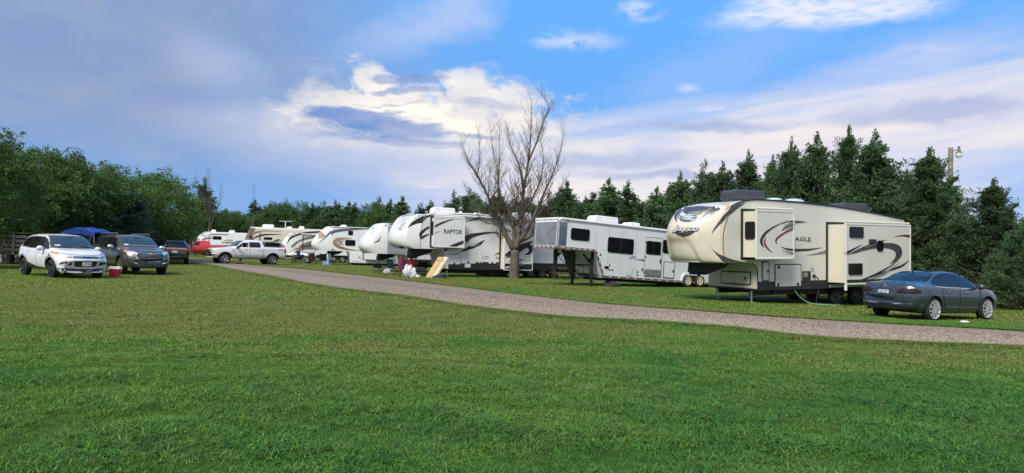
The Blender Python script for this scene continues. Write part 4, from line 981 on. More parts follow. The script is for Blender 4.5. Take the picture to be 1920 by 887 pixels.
    for dx in (0, .12): cb.tube([tuple(p) for p in spline([(-1.5+dx, 1.0, 1.72), (-1.55+dx, .9, 1.3), (-1.2+dx, .85, 1.05), (-.85, .8, 1.35), (-.75, .8, 1.7)], 24)], .014, 5)
    cb.tube([(-1.4, 1.0, 1.5), (-.6, .9, 1.05), (-.1, .8, .9)], .014, 5); cb.build('cable', PLASTB, R.root)
    fx0, fx1 = F.pix(*z((1330, 600))[0])[0], F.pix(*z((1420, 600))[0])[0]
    fe = MB(); fe.prism([(fx0-.52, .56), (fx0-.46, .80), (fx0-.3, 1.0), (fx1+.3, 1.0), (fx1+.46, .80), (fx1+.52, .56), (fx1+.40, .56), (fx1+.34, .74), (fx1+.22, .90), (fx0-.22, .90), (fx0-.34, .74), (fx0-.40, .56)], -.06, .02); fe.build('fender', WHITE2, R.root, bevel=.01)
    MB().prism([(fx0-.40, .50), (fx0-.34, .74), (fx0-.22, .90), (fx1+.22, .90), (fx1+.34, .74), (fx1+.40, .50)], -.016, .01).build('wheel_well', SKIRT, R.root)
    R.wheels((fx0, fx1), .38, M('cream_rim', (.58, .50, .36), .45), y=-.05, n_spoke=8, rr=.60)
    R.rooftop(*z((596, 172), (772, 224)), y=(.5, 1)); R.rooftop(*z((860, 226), (938, 250)), name='roof_vent')
    MB().box(xk1+.2, xr, .3, R.W-.3, .32, zb-.06).build('chassis', DARKM, R.root)
    return F
FG = horse_trailer()

# ------------------------------------------------------------------ white toy hauler behind the bare tree
def toy_hauler():
    z, z5, z6 = zm(660, 360, 4.435), zm(780, 380, 5.543), zm(690, 440, 9.853)
    g0 = gnd(838, 519); F = Frame((g0.x, g0.y, 0), 27, 0.006)
    R = Rig('toy_hauler_trailer', 'white toy hauler fifth wheel trailer with black and maroon flame swooshes, behind the bare tree', 'camper', F, 2.5); R.wall = WHITE
    xb = 0.0; xr = 10.8
    top = [F.pix(*p) for p in z((614, 190), (640, 184), (700, 180), (860, 178), (1000, 184), (1235, 203))]; zt = top[-1][1]
    top.append((xr, zt-.02)); xs = F.pix(*z((575, 300))[0])[0]; zo = F.pix(*z((600, 472))[0])[1]
    poly = [(xs, zo), (xs, 2.8), top[0]]+top[1:]+[(xr, .46), (xb, .46), (xb-.12, .95), (xb-.25, zo-.12), (xb-.4, zo)]
    MB().prism(poly, 0, R.W).build('body', WHITE, R.root, bevel=.03)
    MB().box(xb+.06, xr, -.012, .02, .45, .93).build('skirt', SKIRT, R.root)
    t = MB(); t.tube([(x, -.02, zz-.01) for x, zz in top], .05, 8); t.build('roof_edge_trim', WHITE, R.root, smooth=3.2)
    a = MB(); a.cyl((F.pix(*z((690, 190))[0])[0], -.09, top[2][1]-.06), (8.6, -.09, top[2][1]-.09), .055, n=10); a.build('awning_roll', WHITE, R.root, smooth=.8)
    zt0 = top[0][1]; q = xs
    cen = [(q+.35, zt0+.08), (q-.35, zt0+.05), (q-.85, zt0-.14), (q-1.18, 3.1), (q-1.42, 2.65), (q-1.5, 2.3), (q-1.46, 2.0), (q-1.25, 1.75), (q-.95, zo)]
    edg = [(q+.2, zt0), (q-.15, zt0-.02), (q-.45, zt0-.2), (q-.68, 3.1), (q-.80, 2.65), (q-.84, 2.3), (q-.78, 2.0), (q-.62, 1.75), (q-.45, zo)]
    R.cap(cen, edg, WHITE, p=3.0, nz=40, ny=40)
    R.capline(z((612, 190), (590, 250), (570, 330), (565, 400), (575, 470)), SEAM, r=.010)
    R.oncap('swoosh', z((458, 305), (495, 252), (540, 222), (604, 195), (588, 256), (540, 262), (490, 282)), BLACKV, step=1.5)
    nose = M('clear_bra_film', (.50, .52, .56), .18, coat=.6, var=.45, vs=5)
    R.oncap('nose_film', z((358, 340), (372, 275), (400, 225), (460, 190), (540, 182), (560, 200), (480, 240), (430, 300), (390, 335)), nose, step=1.5)
    for pts in (((400, 280), (430, 235), (500, 200)), ((380, 320), (420, 270), (470, 225)), ((430, 215), (480, 195), (545, 185)), ((405, 245), (440, 260), (480, 235))): R.capstroke(z(*pts), [.5, 1.8, .5], SMOKE, n=12)
    R.capstroke(z((410, 215), (460, 190), (520, 182)), [1, 3, 1], NAVYV)
    R.oncap('nose_vent', z((365, 440), (440, 436), (470, 468), (400, 470)), M('vent_trim', (.62, .62, .60), .4), step=1.5, off=.02); R.oncap('nose_grille', z((385, 448), (425, 446), (440, 466), (402, 466)), PLASTB, step=1.5, off=.03)
    # slide-outs
    o1, b1 = R.slide(z((683, 213), (940, 215), (938, 468), (677, 458)), .5, WHITE, WHITE)
    xe = b1[0]+.06; w = MB().prism(rrect(-.42, b1[3]-1.05, -.06, b1[3]-.25, .05), xe-.03, xe+.01, 'x').build('window', PLASTB, o1); MB().prism(rrect(-.39, b1[3]-1.02, -.09, b1[3]-.28, .04), xe-.036, xe-.006, 'x').build('pane', GLASS, w)
    o2, b2 = R.slide(z((1268, 300), (1508, 306), (1506, 652), (1264, 655)), .6, WHITE, M('cream_slide_wall', (.62, .57, .45), .45), flange=.06)
    MB().box(b2[0]+.07, b2[1]-.07, -.612, -.58, b2[2]+.02, b2[2]+.42).build('slide_skirt', SKIRT, R.root)
    MB().prism([(b2[0]+.1, b2[2]+.12), (b2[1]-.4, b2[2]+.42), (b2[0]+.1, b2[2]+.22)], -.624, -.608).build('stripe', WHITE, R.root)
    S, Q = -.5, -.6
    R.stroke(z((642, 288), (600, 318), (570, 352), (574, 392)), [2.2, 4, 5, .8], BLACKV); R.stroke(z((572, 384), (605, 366), (640, 350)), [4.5, 3, 1.6], BLACKV); R.stroke(z((600, 320), (640, 300)), [1.6, 1.2], MAROON)
    R.stroke(z((681, 292), (760, 252), (862, 222)), [3.6, 2.8, .4], BLACKV, S); R.stroke(z((690, 290), (760, 258), (840, 228)), [1.4, 1.2, .2], MAROON, S); R.stroke(z((682, 346), (742, 322)), [.9, .2], BLACKV, S)
    R.flat('flame', z((775, 470), (830, 438), (900, 412), (938, 400), (938, 424), (880, 448), (840, 468)), BLACKV, S); R.stroke(z((800, 466), (870, 436), (936, 412)), [.4, 1.6, 2.2], MAROON, S)
    R.flat('flame', z((760, 476), (800, 472), (790, 486), (772, 498)), BLACKV)
    R.stroke(z((938, 400), (985, 368), (1060, 350), (1150, 338), (1215, 344)), [11, 7, 4.4, 2.6, .4], BLACKV); R.stroke(z((940, 405), (1000, 372), (1080, 350)), [2.4, 1.8, .3], MAROON)
    R.flat('flame', z((890, 502), (935, 470), (985, 446), (1045, 424), (1108, 396), (1070, 440), (1000, 472), (940, 492)), BLACKV); R.stroke(z((930, 484), (1000, 456), (1060, 430)), [.6, 2.6, .4], MAROON); R.stroke(z((962, 446), (1010, 445), (1060, 428)), [.5, 1.4, .2], WHITE)
    R.stroke(z((945, 247), (1050, 222), (1155, 211)), [.5, 3.2, .6], BLACKV); R.flat('flash', z((820, 209), (860, 187), (925, 187), (885, 208)), MAROON)
    R.flat('flash', z((640, 196), (690, 188), (660, 200), (620, 215), (600, 245), (606, 205)), BLACKV)
    for p, w in ((((800, 530), (900, 558), (1012, 584)), [.5, 1.3, .4]), (((800, 545), (890, 566)), [.4, .9]), (((800, 518), (860, 516), (900, 506)), [.4, 1.4, .4]), (((1085, 540), (1150, 538), (1222, 545)), [.4, 1.2, .5]), (((1085, 553), (1222, 551)), [.4, .9]), (((1185, 524), (1222, 508)), [.5, 2.4])): R.stroke(z(*p), w, BLACKV)
    R.stroke(z((1270, 530), (1320, 505), (1420, 455), (1500, 410)), [2, 7, 9, 2], BLACKV, Q); R.stroke(z((1400, 452), (1450, 446), (1490, 470), (1470, 510), (1440, 515)), [2, 6, 8, 4, .6], BLACKV, Q); R.stroke(z((1275, 545), (1350, 520), (1440, 468)), [1, 4, .5], MAROON, Q); R.stroke(z((1340, 590), (1418, 560)), [.5, 2.5], BLACKV, Q)
    for i in range(4): R.flat('louver', z((1420, 520+i*17), (1486, 519+i*17), (1486, 524+i*17), (1420, 525+i*17)), SEAM, Q)
    R.text('RAPTOR', 'lettering', BLACKV, z((764, 309))[0], z((917, 350))[0], y=S, shear=-.12, bold=.012, off=.014)
    for a, b in (((800, 518), (899, 603)), ((905, 506), (1028, 596)), ((1048, 515), (1084, 591)), ((1136, 524), (1196, 596))): R.door(*z(a, b), mat=WHITE, fm=M('pale_gasket', (.30, .30, .31), .5), frame=.012, latch=((.5, .1),), r=.05)
    (x0, z1), (x1, z0) = F.pix(*z((938, 596))[0]), F.pix(*z((984, 628))[0]); MB().box(x0, x1, -.03, .0, z0, z1).build('data_plate', WHITE, R.root)
    R.rooftop(*z((660, 124), (842, 168))); R.rooftop(*z((1340, 164), (1472, 216)))
    for a, b in (((1005, 164), (1075, 190)), ((890, 156), (912, 172)), ((1190, 178), (1230, 196))):
        (x0, z1), (x1, z0) = F.pix(*z(a)[0], 1.0), F.pix(*z(b)[0], 1.0); mb = MB(); mb.ball(((x0+x1)/2, 1.0, z0-.02), ((x1-x0)/2, .25, z1-z0), 12, 6); mb.build('roof_vent', ACW, R.root, smooth=3.2)
    R.window(*z((1345, 240), (1400, 285)), r=.04)
    wx = [F.pix(*z(p)[0], .1)[0] for p in ((1487, 700), (1585, 700), (1683, 700))]
    R.wheels(wx, .37, M('machined_rim', (.30, .30, .31), .3, .8), n_spoke=6)
    R.leg(.15, .35, .6); R.leg(.15, R.W-.4, .6)
    ch = MB(); ch.box(.1, xr, .4, .55, .25, .47); ch.box(.1, xr, R.W-.55, R.W-.4, .25, .47); ch.box(2.9, 4.2, .3, R.W-.3, .05, .46); ch.build('chassis', DARKM, R.root)
    pb = MB(); pb.prism([(xs-.2, zo+.03), (xb-.5, zo+.03), (xb-.8, zo-.25), (xs, zo-.55), (xs-.3, zo-.5)], .85, 1.65); pb.box(xs-.35, xs+.2, 1.0, 1.5, zo-.6, zo-.52); pb.cyl((xs-.1, 1.25, zo-.7), (xs-.1, 1.25, zo-.5), .06); pb.build('pin_box', DARKM, R.root, bevel=.02)
    return F
FR = toy_hauler()

# ------------------------------------------------------------------ campers farther along the row
def basic_cap(R, xs, zt, zo, P, mat, edge=.58, p=3.8, lean=.0):
    P *= .80
    h = zt-zo
    cen = [(xs+.3, zt+.05), (xs-.22*P, zt+.01), (xs-.46*P, zt-.12*h), (xs-.72*P, zt-.32*h), (xs-.92*P, zt-.52*h), (xs-1.02*P, zt-.70*h), (xs-.99*P, zt-.84*h), (xs-.80*P, zo)]
    edg = [(xs+.2, zt), (xs-.10*P, zt-.04), (xs-edge*.46*P, zt-.14*h), (xs-edge*.74*P, zt-.32*h), (xs-edge*.95*P, zt-.52*h), (xs-edge*1.02*P, zt-.70*h), (xs-edge*.96*P, zt-.84*h), (xs-edge*.75*P, zo)]
    R.cap(cen, edg, mat, p=p, nz=26, ny=26)
def fifth_body(R, xs, zt, zo, xb, xr, zb, mat, skirt=.35):
    poly = [(xs, zo), (xs, zt-.1), (xs+.25, zt), (xr, zt-.06), (xr, zb), (xb, zb), (xb-.08, zo-.15), (xb-.3, zo)]
    MB().prism(poly, 0, R.W).build('body', mat, R.root, bevel=.04)
    if skirt: MB().box(xb+.04, xr, -.012, .02, zb-.01, zb+skirt).build('skirt', SKIRT, R.root)
    MB().box(xb+.1, xr, .35, R.W-.35, zb-.2, zb-.005).build('chassis', DARKM, R.root)
    MB().tube([(xs+.1, -.012, zt-.02), (xr, -.012, zt-.06)], .03, 6).build('roof_edge_trim', STEEL, R.root)
def camper_seven():
    z = zm(660, 360, 4.435); g = gnd(768, 511); F = Frame((g.x, g.y, 0), 26); R = Rig('fifth_wheel_trailer', 'white fifth wheel trailer with ribbed siding, half hidden behind the flame striped toy hauler', 'camper', F, 2.45); R.wall = WHITE
    xs, zt = F.pix(*z((298, 262))[0]); zo = F.pix(*z((300, 515))[0])[1]; xb = F.pix(*z((470, 600))[0])[0]; zb = F.pix(*z((470, 600))[0])[1]
    fifth_body(R, xs, zt, zo, xb, xb+7.5, zb, WHITE); basic_cap(R, xs, zt, zo, 1.9, WHITE)
    sd = MB(); n = 22; x1 = xb+7.5
    for i in range(n): zz = zo+.05+(zt-.2-zo)*i/n; sd.prism([(xs+.02, zz), (xs+.02, zz+.055), (x1, zz+.055), (x1, zz)], -.02, 0)
    o = sd.build('ribbed_siding', M('siding_grey', (.30, .32, .36), .5), R.root); tag(o, kind='stuff')
    R.capstroke(z((180, 425), (215, 405), (245, 368)), [.5, 2.2, .4], GREYV); R.capstroke(z((205, 425), (240, 400)), [.3, 1], TANV)
    R.oncap('nose_film', z((150, 345), (170, 290), (215, 285), (222, 300), (185, 335)), M('clear_bra_film', (.5, .52, .56), .18), step=1.5)
    R.flat('swoosh', z((308, 455), (318, 425), (338, 415), (330, 430), (325, 465)), BLACKV); R.stroke(z((295, 375), (330, 368)), [3, 2], BLACKV)
    R.leg(xb+.1, .35, .5); R.leg(xb+.1, R.W-.4, .5)
    pb = MB(); pb.prism([(xs-.2, zo+.03), (xb-.5, zo+.03), (xb-.9, zo-.25), (xs, zo-.45), (xs-.3, zo-.4)], .85, 1.6); pb.build('pin_box', DARKM, R.root)
    R.wheels((xb+4.6, xb+5.5), .37)
    hb = MB(); hb.tube([tuple(p) for p in spline([(xs-.1, 1.1, zo-.3), (xs-.3, 1.0, zo-.8), (xs+.3, .9, zo-.9), (xs+.5, 1.0, zo-.4)], 16)], .02, 5); hb.build('cable', PLASTB, R.root)
def camper_six():
    z = zm(360, 380, 5.333); g = gnd(656, 497); F = Frame((g.x, g.y, 0), 18); R = Rig('fifth_wheel_trailer', 'white fifth wheel trailer with a tan oval swirl round its square window', 'camper', F, 2.45); R.wall = WHITE
    xs, zt = F.pix(*z((1398, 240))[0]); zo = F.pix(*z((1400, 482))[0])[1]; xb, zb = F.pix(*z((1580, 602))[0]); x1 = xb+9
    fifth_body(R, xs, zt, zo, xb, x1, zb, WHITE2, 0); basic_cap(R, xs, zt, zo, 2.1, WHITE)
    MB().box(xs, x1, .2, R.W-.2, zt-.03, zt+.05).build('roof', ROOFW, R.root)
    R.window(*z((1535, 371), (1629, 432)), r=.06); R.window(*z((1564, 280), (1607, 325)), r=.06)
    R.stroke(z((1390, 325), (1415, 292), (1480, 278), (1600, 268), (1800, 258)), [.6, 4.5, 4.5, 3, 2], NAVYV)
    R.stroke(z((1600, 358), (1500, 360), (1445, 378), (1432, 405), (1470, 440), (1560, 468), (1690, 480)), [.5, 4, 7, 7.5, 6, 3, .4], TANV); R.stroke(z((1420, 390), (1440, 420), (1500, 455), (1580, 474)), [.4, 1.5, 1.2, .3], NAVYV); R.stroke(z((1520, 380), (1480, 400), (1520, 425)), [.5, 4, .5], SMOKE)
    R.oncap('tan_flash', z((1265, 300), (1300, 285), (1330, 330), (1300, 352), (1262, 358)), TANV, step=1.5); R.capstroke(z((1258, 410), (1310, 370), (1350, 330), (1395, 285)), [.4, 1.6, 3, 4], NAVYV); R.capstroke(z((1270, 280), (1295, 260), (1310, 275)), [.5, 2, .5], SMOKE)
    R.flat('flash', z((1395, 462), (1400, 460), (1440, 476), (1400, 476)), MAROON)
    o, b = R.slide(z((1722, 318), (2010, 322), (2010, 570), (1722, 572)), .5, WHITE2, CREAMY); xe = b[0]+.06; MB().prism(rrect(-.40, b[2]+.6, -.08, b[3]-.2, .05), xe-.03, xe+.01, 'x').build('window', GLASS, o)
    R.door(*z((1600, 500), (1690, 590)), mat=WHITE2, fm=WHITE2, latch=((.8, .5),), r=.03)
    R.rooftop(*z((1480, 220), (1545, 240)), name='roof_vent'); R.leg(xb+.15, .35, .55); R.leg(xb+.15, R.W-.4, .55); R.wheels((xb+5, xb+5.9), .37)
    pb = MB(); pb.prism([(xs-.2, zo+.03), (xb-.5, zo+.03), (xb-.9, zo-.25), (xs, zo-.5), (xs-.3, zo-.45)], .85, 1.6); pb.build('pin_box', DARKM, R.root)
def camper_five():
    z = zm(360, 380, 5.333); g = gnd(548, 490.5); F = Frame((g.x, g.y, 0), 16); R = Rig('travel_trailer', 'white travel trailer with broad taupe bands, behind the tail of the white pickup', 'camper', F, 2.45); R.wall = WHITE
    xs, zt = F.pix(*z((1010, 300))[0]); zb = .75; x1 = xs+8.5; zo = F.pix(*z((950, 470))[0])[1]
    MB().prism([(xs, zb), (xs, zt-.25), (xs+.5, zt-.05), (x1, zt), (x1, zb)], 0, R.W).build('body', WHITE, R.root, bevel=.05); basic_cap(R, xs, zt-.05, zb, 1.6, WHITE)
    R.flat('taupe_band', z((985, 440), (1040, 390), (1120, 350), (1270, 325), (1270, 345), (1150, 370), (1060, 415), (1000, 452)), TAUPE)
    R.flat('taupe_band', z((1015, 470), (1090, 420), (1180, 385), (1280, 372), (1280, 470)), TAUPE); R.stroke(z((1010, 455), (1100, 395), (1280, 362)), [1, 3, 3], WHITE); R.stroke(z((950, 410), (985, 355), (1060, 320), (1150, 302), (1280, 292)), [.6, 3, 3, 3, 3], BLACKV); R.stroke(z((1090, 440), (1180, 430), (1280, 405)), [.5, 2.5, 3], BLACKV); R.stroke(z((1000, 480), (1120, 440), (1240, 430)), [.5, 2, .4], BLACKV)
    R.capstroke(z((905, 350), (950, 330), (985, 330)), [.4, 1.4, .4], NAVYV); R.capstroke(z((955, 400), (985, 350), (1010, 335)), [.5, 2.5, 2.5], BLACKV)
    x, zz = F.pix(*z((1108, 335))[0]); MB().bar((x, -.05, zz), (x, -.05, .8), .07, .05).build('awning_arm', PLASTB, R.root)
    MB().cyl((xs+.8, -.1, zt-.12), (x1-.5, -.1, zt-.08), .06, n=10).build('awning_roll', WHITE, R.root)
    R.wheels((xs+4.2, xs+5.1), .36); MB().box(xs-.4, x1, .3, R.W-.3, .55, .75).build('chassis', DARKM, R.root); MB().prism([(xs-2.3, 1.1), (xs+.1, .4), (xs+.1, R.W-.4), (xs-2.3, R.W-1.1)], .5, .62, 'z').build('tow_frame', DARKM, R.root)
def motorhome():
    z = zm(360, 380, 5.333); g = gnd(475, 485); F = Frame((g.x, g.y, 0), 12); R = Rig('motorhome', 'long beige motorhome with a brown painted front corner and a roof antenna', 'motorhome', F, 2.5); R.wall = CREAMW
    BE = M('beige_paint', (.52, .48, .42), .3, coat=.3); BR = M('brown_paint', (.16, .115, .085), .3, coat=.3)
    xs, zt = F.pix(*z((590, 250))[0]); x1 = xs+11.5; zb = .5
    MB().prism([(xs, zb), (xs, zt-.25), (xs+.3, zt), (x1, zt-.05), (x1, zb)], 0, R.W).build('body', BE, R.root, bevel=.08); basic_cap(R, xs, zt-.02, zb, 1.15, BR, .45, 3.0)
    MB().box(xs-.1, x1, .1, R.W-.1, zt-.02, zt+.10).build('roof', ROOFW, R.root, bevel=.04)
    R.flat('brown_corner', z((585, 275), (600, 262), (640, 262), (596, 330), (590, 420), (585, 420)), BR)
    R.stroke(z((600, 330), (640, 300), (700, 285)), [1.5, 2.5, .5], TAUPE); R.stroke(z((600, 362), (650, 340), (720, 322), (820, 318), (900, 318)), [.6, 2.6, 2.6, 1.5, .4], BLACKV); R.stroke(z((602, 365), (630, 378), (680, 385)), [.6, 1.8, .8], BLACKV); R.stroke(z((590, 300), (720, 282), (900, 290)), [.5, 1.6, .4], TAUPE)
    R.stroke(z((800, 400), (840, 380), (880, 368)), [1, 3, 1], BLACKV); R.stroke(z((700, 400), (860, 385), (960, 380)), [.4, 1.4, .4], TAUPE)
    x, zz = F.pix(*z((680, 295))[0]); MB().bar((x, -.05, zz), (x, -.05, 1.2), .08, .05).build('awning_arm', PLASTB, R.root)
    x0, z0 = F.pix(*z((495, 335))[0]); MB().box(xs-.15, xs+.15, -.22, -.02, z0-.15, z0+.15).build('mirror', PLASTB, R.root, bevel=.03)
    R.rooftop(*z((705, 214), (822, 242))); R.rooftop(*z((1070, 234), (1125, 258))); R.rooftop(*z((950, 238), (1005, 254)), name='roof_vent')
    x, z1 = F.pix(*z((936, 187))[0], 1.2); mb = MB(); mb.cyl((x, 1.2, zt), (x, 1.2, z1), .05, n=8); mb.box(x-.75, x+.75, 1.12, 1.28, z1-.02, z1+.03); mb.build('antenna', WHITE, R.root)
    R.window(*z((720, 345), (800, 372)), r=.05); R.wheels((xs+1.6, xs+8.2), .5, y=.12)
def camper_three():
    z = zm(360, 380, 5.333); g = gnd(396, 480); F = Frame((g.x, g.y, 0), 14); R = Rig('fifth_wheel_trailer', 'plain white fifth wheel trailer hitched behind the red pickup', 'camper', F, 2.45); R.wall = WHITE2
    xs, zt = F.pix(*z((150, 290))[0]); zo = F.pix(*z((170, 430))[0])[1]; x1 = xs+9.5
    MB().prism([(xs, zo), (xs, zt-.1), (xs+.2, zt), (x1, zt), (x1, .7), (xs+2.2, .7), (xs+2.0, zo)], 0, R.W).build('body', WHITE2, R.root, bevel=.05); basic_cap(R, xs, zt-.03, zo-.05, 2.1, WHITE)
    R.window(*z((212, 334), (292, 371)), r=.05, mull=z((246, 350))[0]); R.stroke(z((180, 318), (290, 318), (366, 322)), [2, 2, 1.5], SMOKE); R.stroke(z((105, 375), (140, 360), (212, 352)), [4.5, 2.6, 2], SMOKE)
    R.capstroke(z((102, 372), (140, 362), (165, 355)), [4, 2.4, 2], SMOKE); R.stroke(z((290, 402), (350, 375), (410, 380)), [.5, 2, 2.5], TANV); R.stroke(z((300, 405), (360, 400), (410, 400)), [.4, 2, 1], BLACKV); R.stroke(z((170, 427), (260, 428), (380, 430)), [1.8, 1.8, 1.8], NAVYV)
    x, zz = F.pix(*z((172, 320))[0]); MB().bar((x, -.03, zz), (x, -.03, zo), .06, .04).build('awning_arm', PLASTB, R.root)
    R.rooftop(*z((195, 268), (242, 290))); R.rooftop(*z((372, 274), (430, 292)), name='roof_vent'); R.wheels((xs+5.5, xs+6.4), .37); MB().box(xs+2.3, x1, .3, R.W-.3, .5, .7).build('chassis', DARKM, R.root)
    l = MB(); l.prism([(xs-.9, zo-.03), (xs+1.2, zo-.03), (xs+.4, zo-.45), (xs-.4, zo-.6)], .8, 1.6); l.build('pin_box', DARKM, R.root); R.leg(xs+2.3, .4, .7); R.leg(xs+2.3, 2.0, .7)
def camper_one():
    zz = zm(300, 425, 10.667); F = Frame((-47, 104, 0), 16); R = Rig('travel_trailer', 'old beige travel trailer partly hidden behind the red pickup cab', 'camper', F, 2.4); R.wall = CREAMW
    xs, zt = F.pix(*zz((500, 135))[0]); x1 = xs+6.5; MB().prism([(xs, .8), (xs-.25, 1.6), (xs, zt-.2), (xs+.3, zt), (x1, zt), (x1, .8)], 0, R.W).build('body', CREAMW, R.root, bevel=.06)
    MB().box(xs, x1, -.05, R.W+.05, zt-.02, zt+.06).build('roof', ROOFW, R.root); R.window(*zz((528, 178), (602, 262)), r=.05); R.window(*zz((705, 225), (730, 270)), r=.04); R.stroke(zz((600, 180), (700, 175), (800, 178)), [2, 2, 2], SMOKE)
    R.door(*zz((672, 205), (745, 330)), mat=CREAMW, fm=SMOKE, name='entry_door', latch=((.85, .5),)); R.wheels((xs+3.2, xs+4), .34); MB().box(xs, x1, .3, 2.1, .5, .8).build('chassis', DARKM, R.root)
camper_seven(); camper_six(); camper_five(); motorhome(); camper_three(); camper_one()

# ------------------------------------------------------------------ cars
WPAINT = M('white_car_paint', (.60, .61, .635), .25, 0, .8, .01); GPAINT = M('brown_grey_metallic', (.085, .078, .075), .28, .55, .9, .04); SPAINT = M('blue_grey_metallic', (.028, .042, .062), .22, .25, 1.0, .02)
BPAINT = M('black_car_paint', (.010, .011, .013), .22, .2, 1.0); RPAINT = M('red_car_paint', (.40, .012, .020), .25, 0, .9)

def sedan():
    st = [(-2.40, .46, .55, .56, .66, .66, .66, .55, .72), (-2.37, .36, .68, .58, .78, .76, .76, .64, .84), (-2.30, .32, .75, .60, .83, .92, .80, .70, 1.00), (-2.22, .30, .77, .62, .85, .97, .82, .70, 1.055), (-2.0, .26, .79, .64, .875, .985, .85, .70, 1.07), (-1.75, .22, .80, .66, .885, .99, .87, .68, 1.09),
          (-1.45, .20, .81, .66, .889, .99, .875, .61, 1.22), (-1.1, .19, .81, .66, .889, .985, .875, .57, 1.36), (-.75, .19, .81, .66, .889, .975, .87, .56, 1.43), (-.25, .19, .81, .66, .889, .965, .868, .565, 1.453), (.25, .19, .81, .65, .889, .955, .866, .57, 1.43), (.6, .19, .81, .65, .889, .945, .865, .60, 1.345),
          (.95, .19, .81, .64, .889, .935, .86, .65, 1.17), (1.2, .19, .80, .63, .889, .925, .855, .70, 1.03), (1.5, .2, .8, .62, .886, .90, .84, .70, .985), (1.85, .22, .78, .58, .87, .84, .79, .66, .91), (2.05, .24, .76, .54, .84, .76, .74, .6, .83), (2.17, .28, .72, .50, .79, .66, .68, .55, .72), (2.22, .34, .6, .48, .70, .58, .6, .5, .62)]
    g = gnd(1752, 594.8)
    C = Car('sedan', 'dark blue grey sedan parked on the grass beside the cream trailer', 'car', (12.86, 21.47), .489, st, SPAINT, (-1.325, 1.325), .338, 1.74, .30, .26, arch=.385)
    # glass
    C.side('window_surround', [(-1.40, .985), (-1.30, 1.10), (-1.02, 1.262), (-.60, 1.372), (-.2, 1.385), (.22, 1.355), (.56, 1.262), (.90, 1.07), (.985, .955), (.80, .925)], SEAM, off=.0025)
    C.side('side_window', [(-1.36, 1.00), (-1.28, 1.09), (-1.02, 1.24), (-.93, 1.265), (-.93, .985)], TINT); C.side('side_window', [(-.90, .983), (-.90, 1.275), (-.60, 1.345), (-.30, 1.36), (-.16, 1.355), (-.12, .963)], TINT); C.side('side_window', [(-.06, .962), (-.09, 1.355), (.20, 1.33), (.52, 1.24), (.85, 1.06), (.93, .965), (.80, .942)], TINT)
    C.line([(-1.40, .995), (-.9, .972), (0, .95), (.9, .93)], .016, CHROME, 'chrome_strip')
    C.front('rear_window', [(-.66, 1.115), (.66, 1.115), (.60, 1.24), (.50, 1.375), (.3, 1.392), (-.3, 1.392), (-.50, 1.375), (-.60, 1.24)], TINT, -1, .05); C.front('windscreen', [(-.70, 1.05), (.70, 1.05), (.60, 1.28), (.53, 1.38), (-.53, 1.38), (-.60, 1.28)], WSHIELD, 1)
    # tail
    C.front('tail_lamp', [(.36, .80), (.42, .86), (.52, .905), (.76, .935), (.80, .93), (.80, .77), (.42, .77)], SMOKL, -1, mirror=True); C.side('tail_lamp', [(-2.34, .92), (-2.05, .90), (-1.95, .86), (-1.97, .79), (-2.34, .77)], SMOKL)
    C.line([(-2.33, .86), (-2.1, .855)], .012, SEAM, 'lamp_divider')
    C.front('trunk_edge', ribbon2d([(-.70, .985), (-.3, 1.035), (0, 1.045), (.3, 1.035), (.70, .985)], [.012, .022, .022, .022, .012]), SEAM, -1); C.front('trunk_lip', ribbon2d([(-.44, .855), (0, .875), (.44, .855)], [.02, .03, .02]), SEAM, -1)
    C.front('trunk_seam', ribbon2d([(-.40, .86), (-.36, .74), (-.30, .645), (0, .635), (.30, .645), (.36, .74), (.40, .86)], [.022, .022]), SEAM, -1); C.plate(-2.375, .775, -1, .31, .155)
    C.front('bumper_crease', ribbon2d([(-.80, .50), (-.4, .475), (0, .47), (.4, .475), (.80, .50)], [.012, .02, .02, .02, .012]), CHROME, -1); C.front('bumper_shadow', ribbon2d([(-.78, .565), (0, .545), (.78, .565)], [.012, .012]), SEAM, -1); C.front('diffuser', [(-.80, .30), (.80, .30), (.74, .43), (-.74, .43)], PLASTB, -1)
    mb = MB(); mb.lathe((-2.325, 0, .955), (-1, 0, 0), [(0, .062), (.012, .062), (.014, .05), (.008, .048)], 20); b = mb.build('emblem', CHROME, C.root, smooth=.6)
    bars = MB(); X = -2.338
    for p, q in (((.038, .030), (.012, -.040)), ((.012, -.040), (0, -.005)), ((0, -.005), (-.012, -.040)), ((-.012, -.040), (-.038, .030)), ((.022, .045), (0, .006)), ((0, .006), (-.022, .045))): bars.bar((X, p[0], .955+p[1]), (X, q[0], .955+q[1]), .010, .006, up=(1, 0, 0))
    bars.build('emblem_letters', CHROME, b)
    # flanks
    C.line([(-.12, .96), (-.13, .62), (-.10, .30)], .022); C.line([(-.95, .98), (-1.0, .75), (-.90, .62), (-.80, .34)], .022); C.line([(.88, .95), (.92, .7), (.84, .30)], .022); C.line([(-2.1, .80), (-1, .80), (.3, .785), (1.6, .75)], .010, M('crease_shadow', (.035, .04, .05), .3), 'crease'); C.line([(-.80, .42), (0, .385), (.85, .39)], .035, M('crease_light', (.14, .16, .19), .3, .3), 'sill_highlight'); C.line([(-.88, .215), (0, .205), (.88, .215)], .045, PLASTB, 'sill')  # crease shadow and the highlight above the sill are painted lines
    C.handle(-.72, .83, .888, CHROME); C.handle(.18, .815, .888, CHROME); C.side('handle_recess', rrect(-.82, .80, -.62, .865, .03), SEAM); C.side('handle_recess', rrect(.08, .785, .28, .85, .03), SEAM); C.mirror(.72, .99, 1.0, 1.0)
    C.side('fuel_flap', rrect(-1.62, .70, -1.42, .88, .04), SPAINT, (-1,)); MB().tube([(-.98, 0, 1.385), (-1.08, 0, 1.47), (-1.12, 0, 1.475)], [.02, .01, .004], 6).build('antenna', PLASTB, C.root)
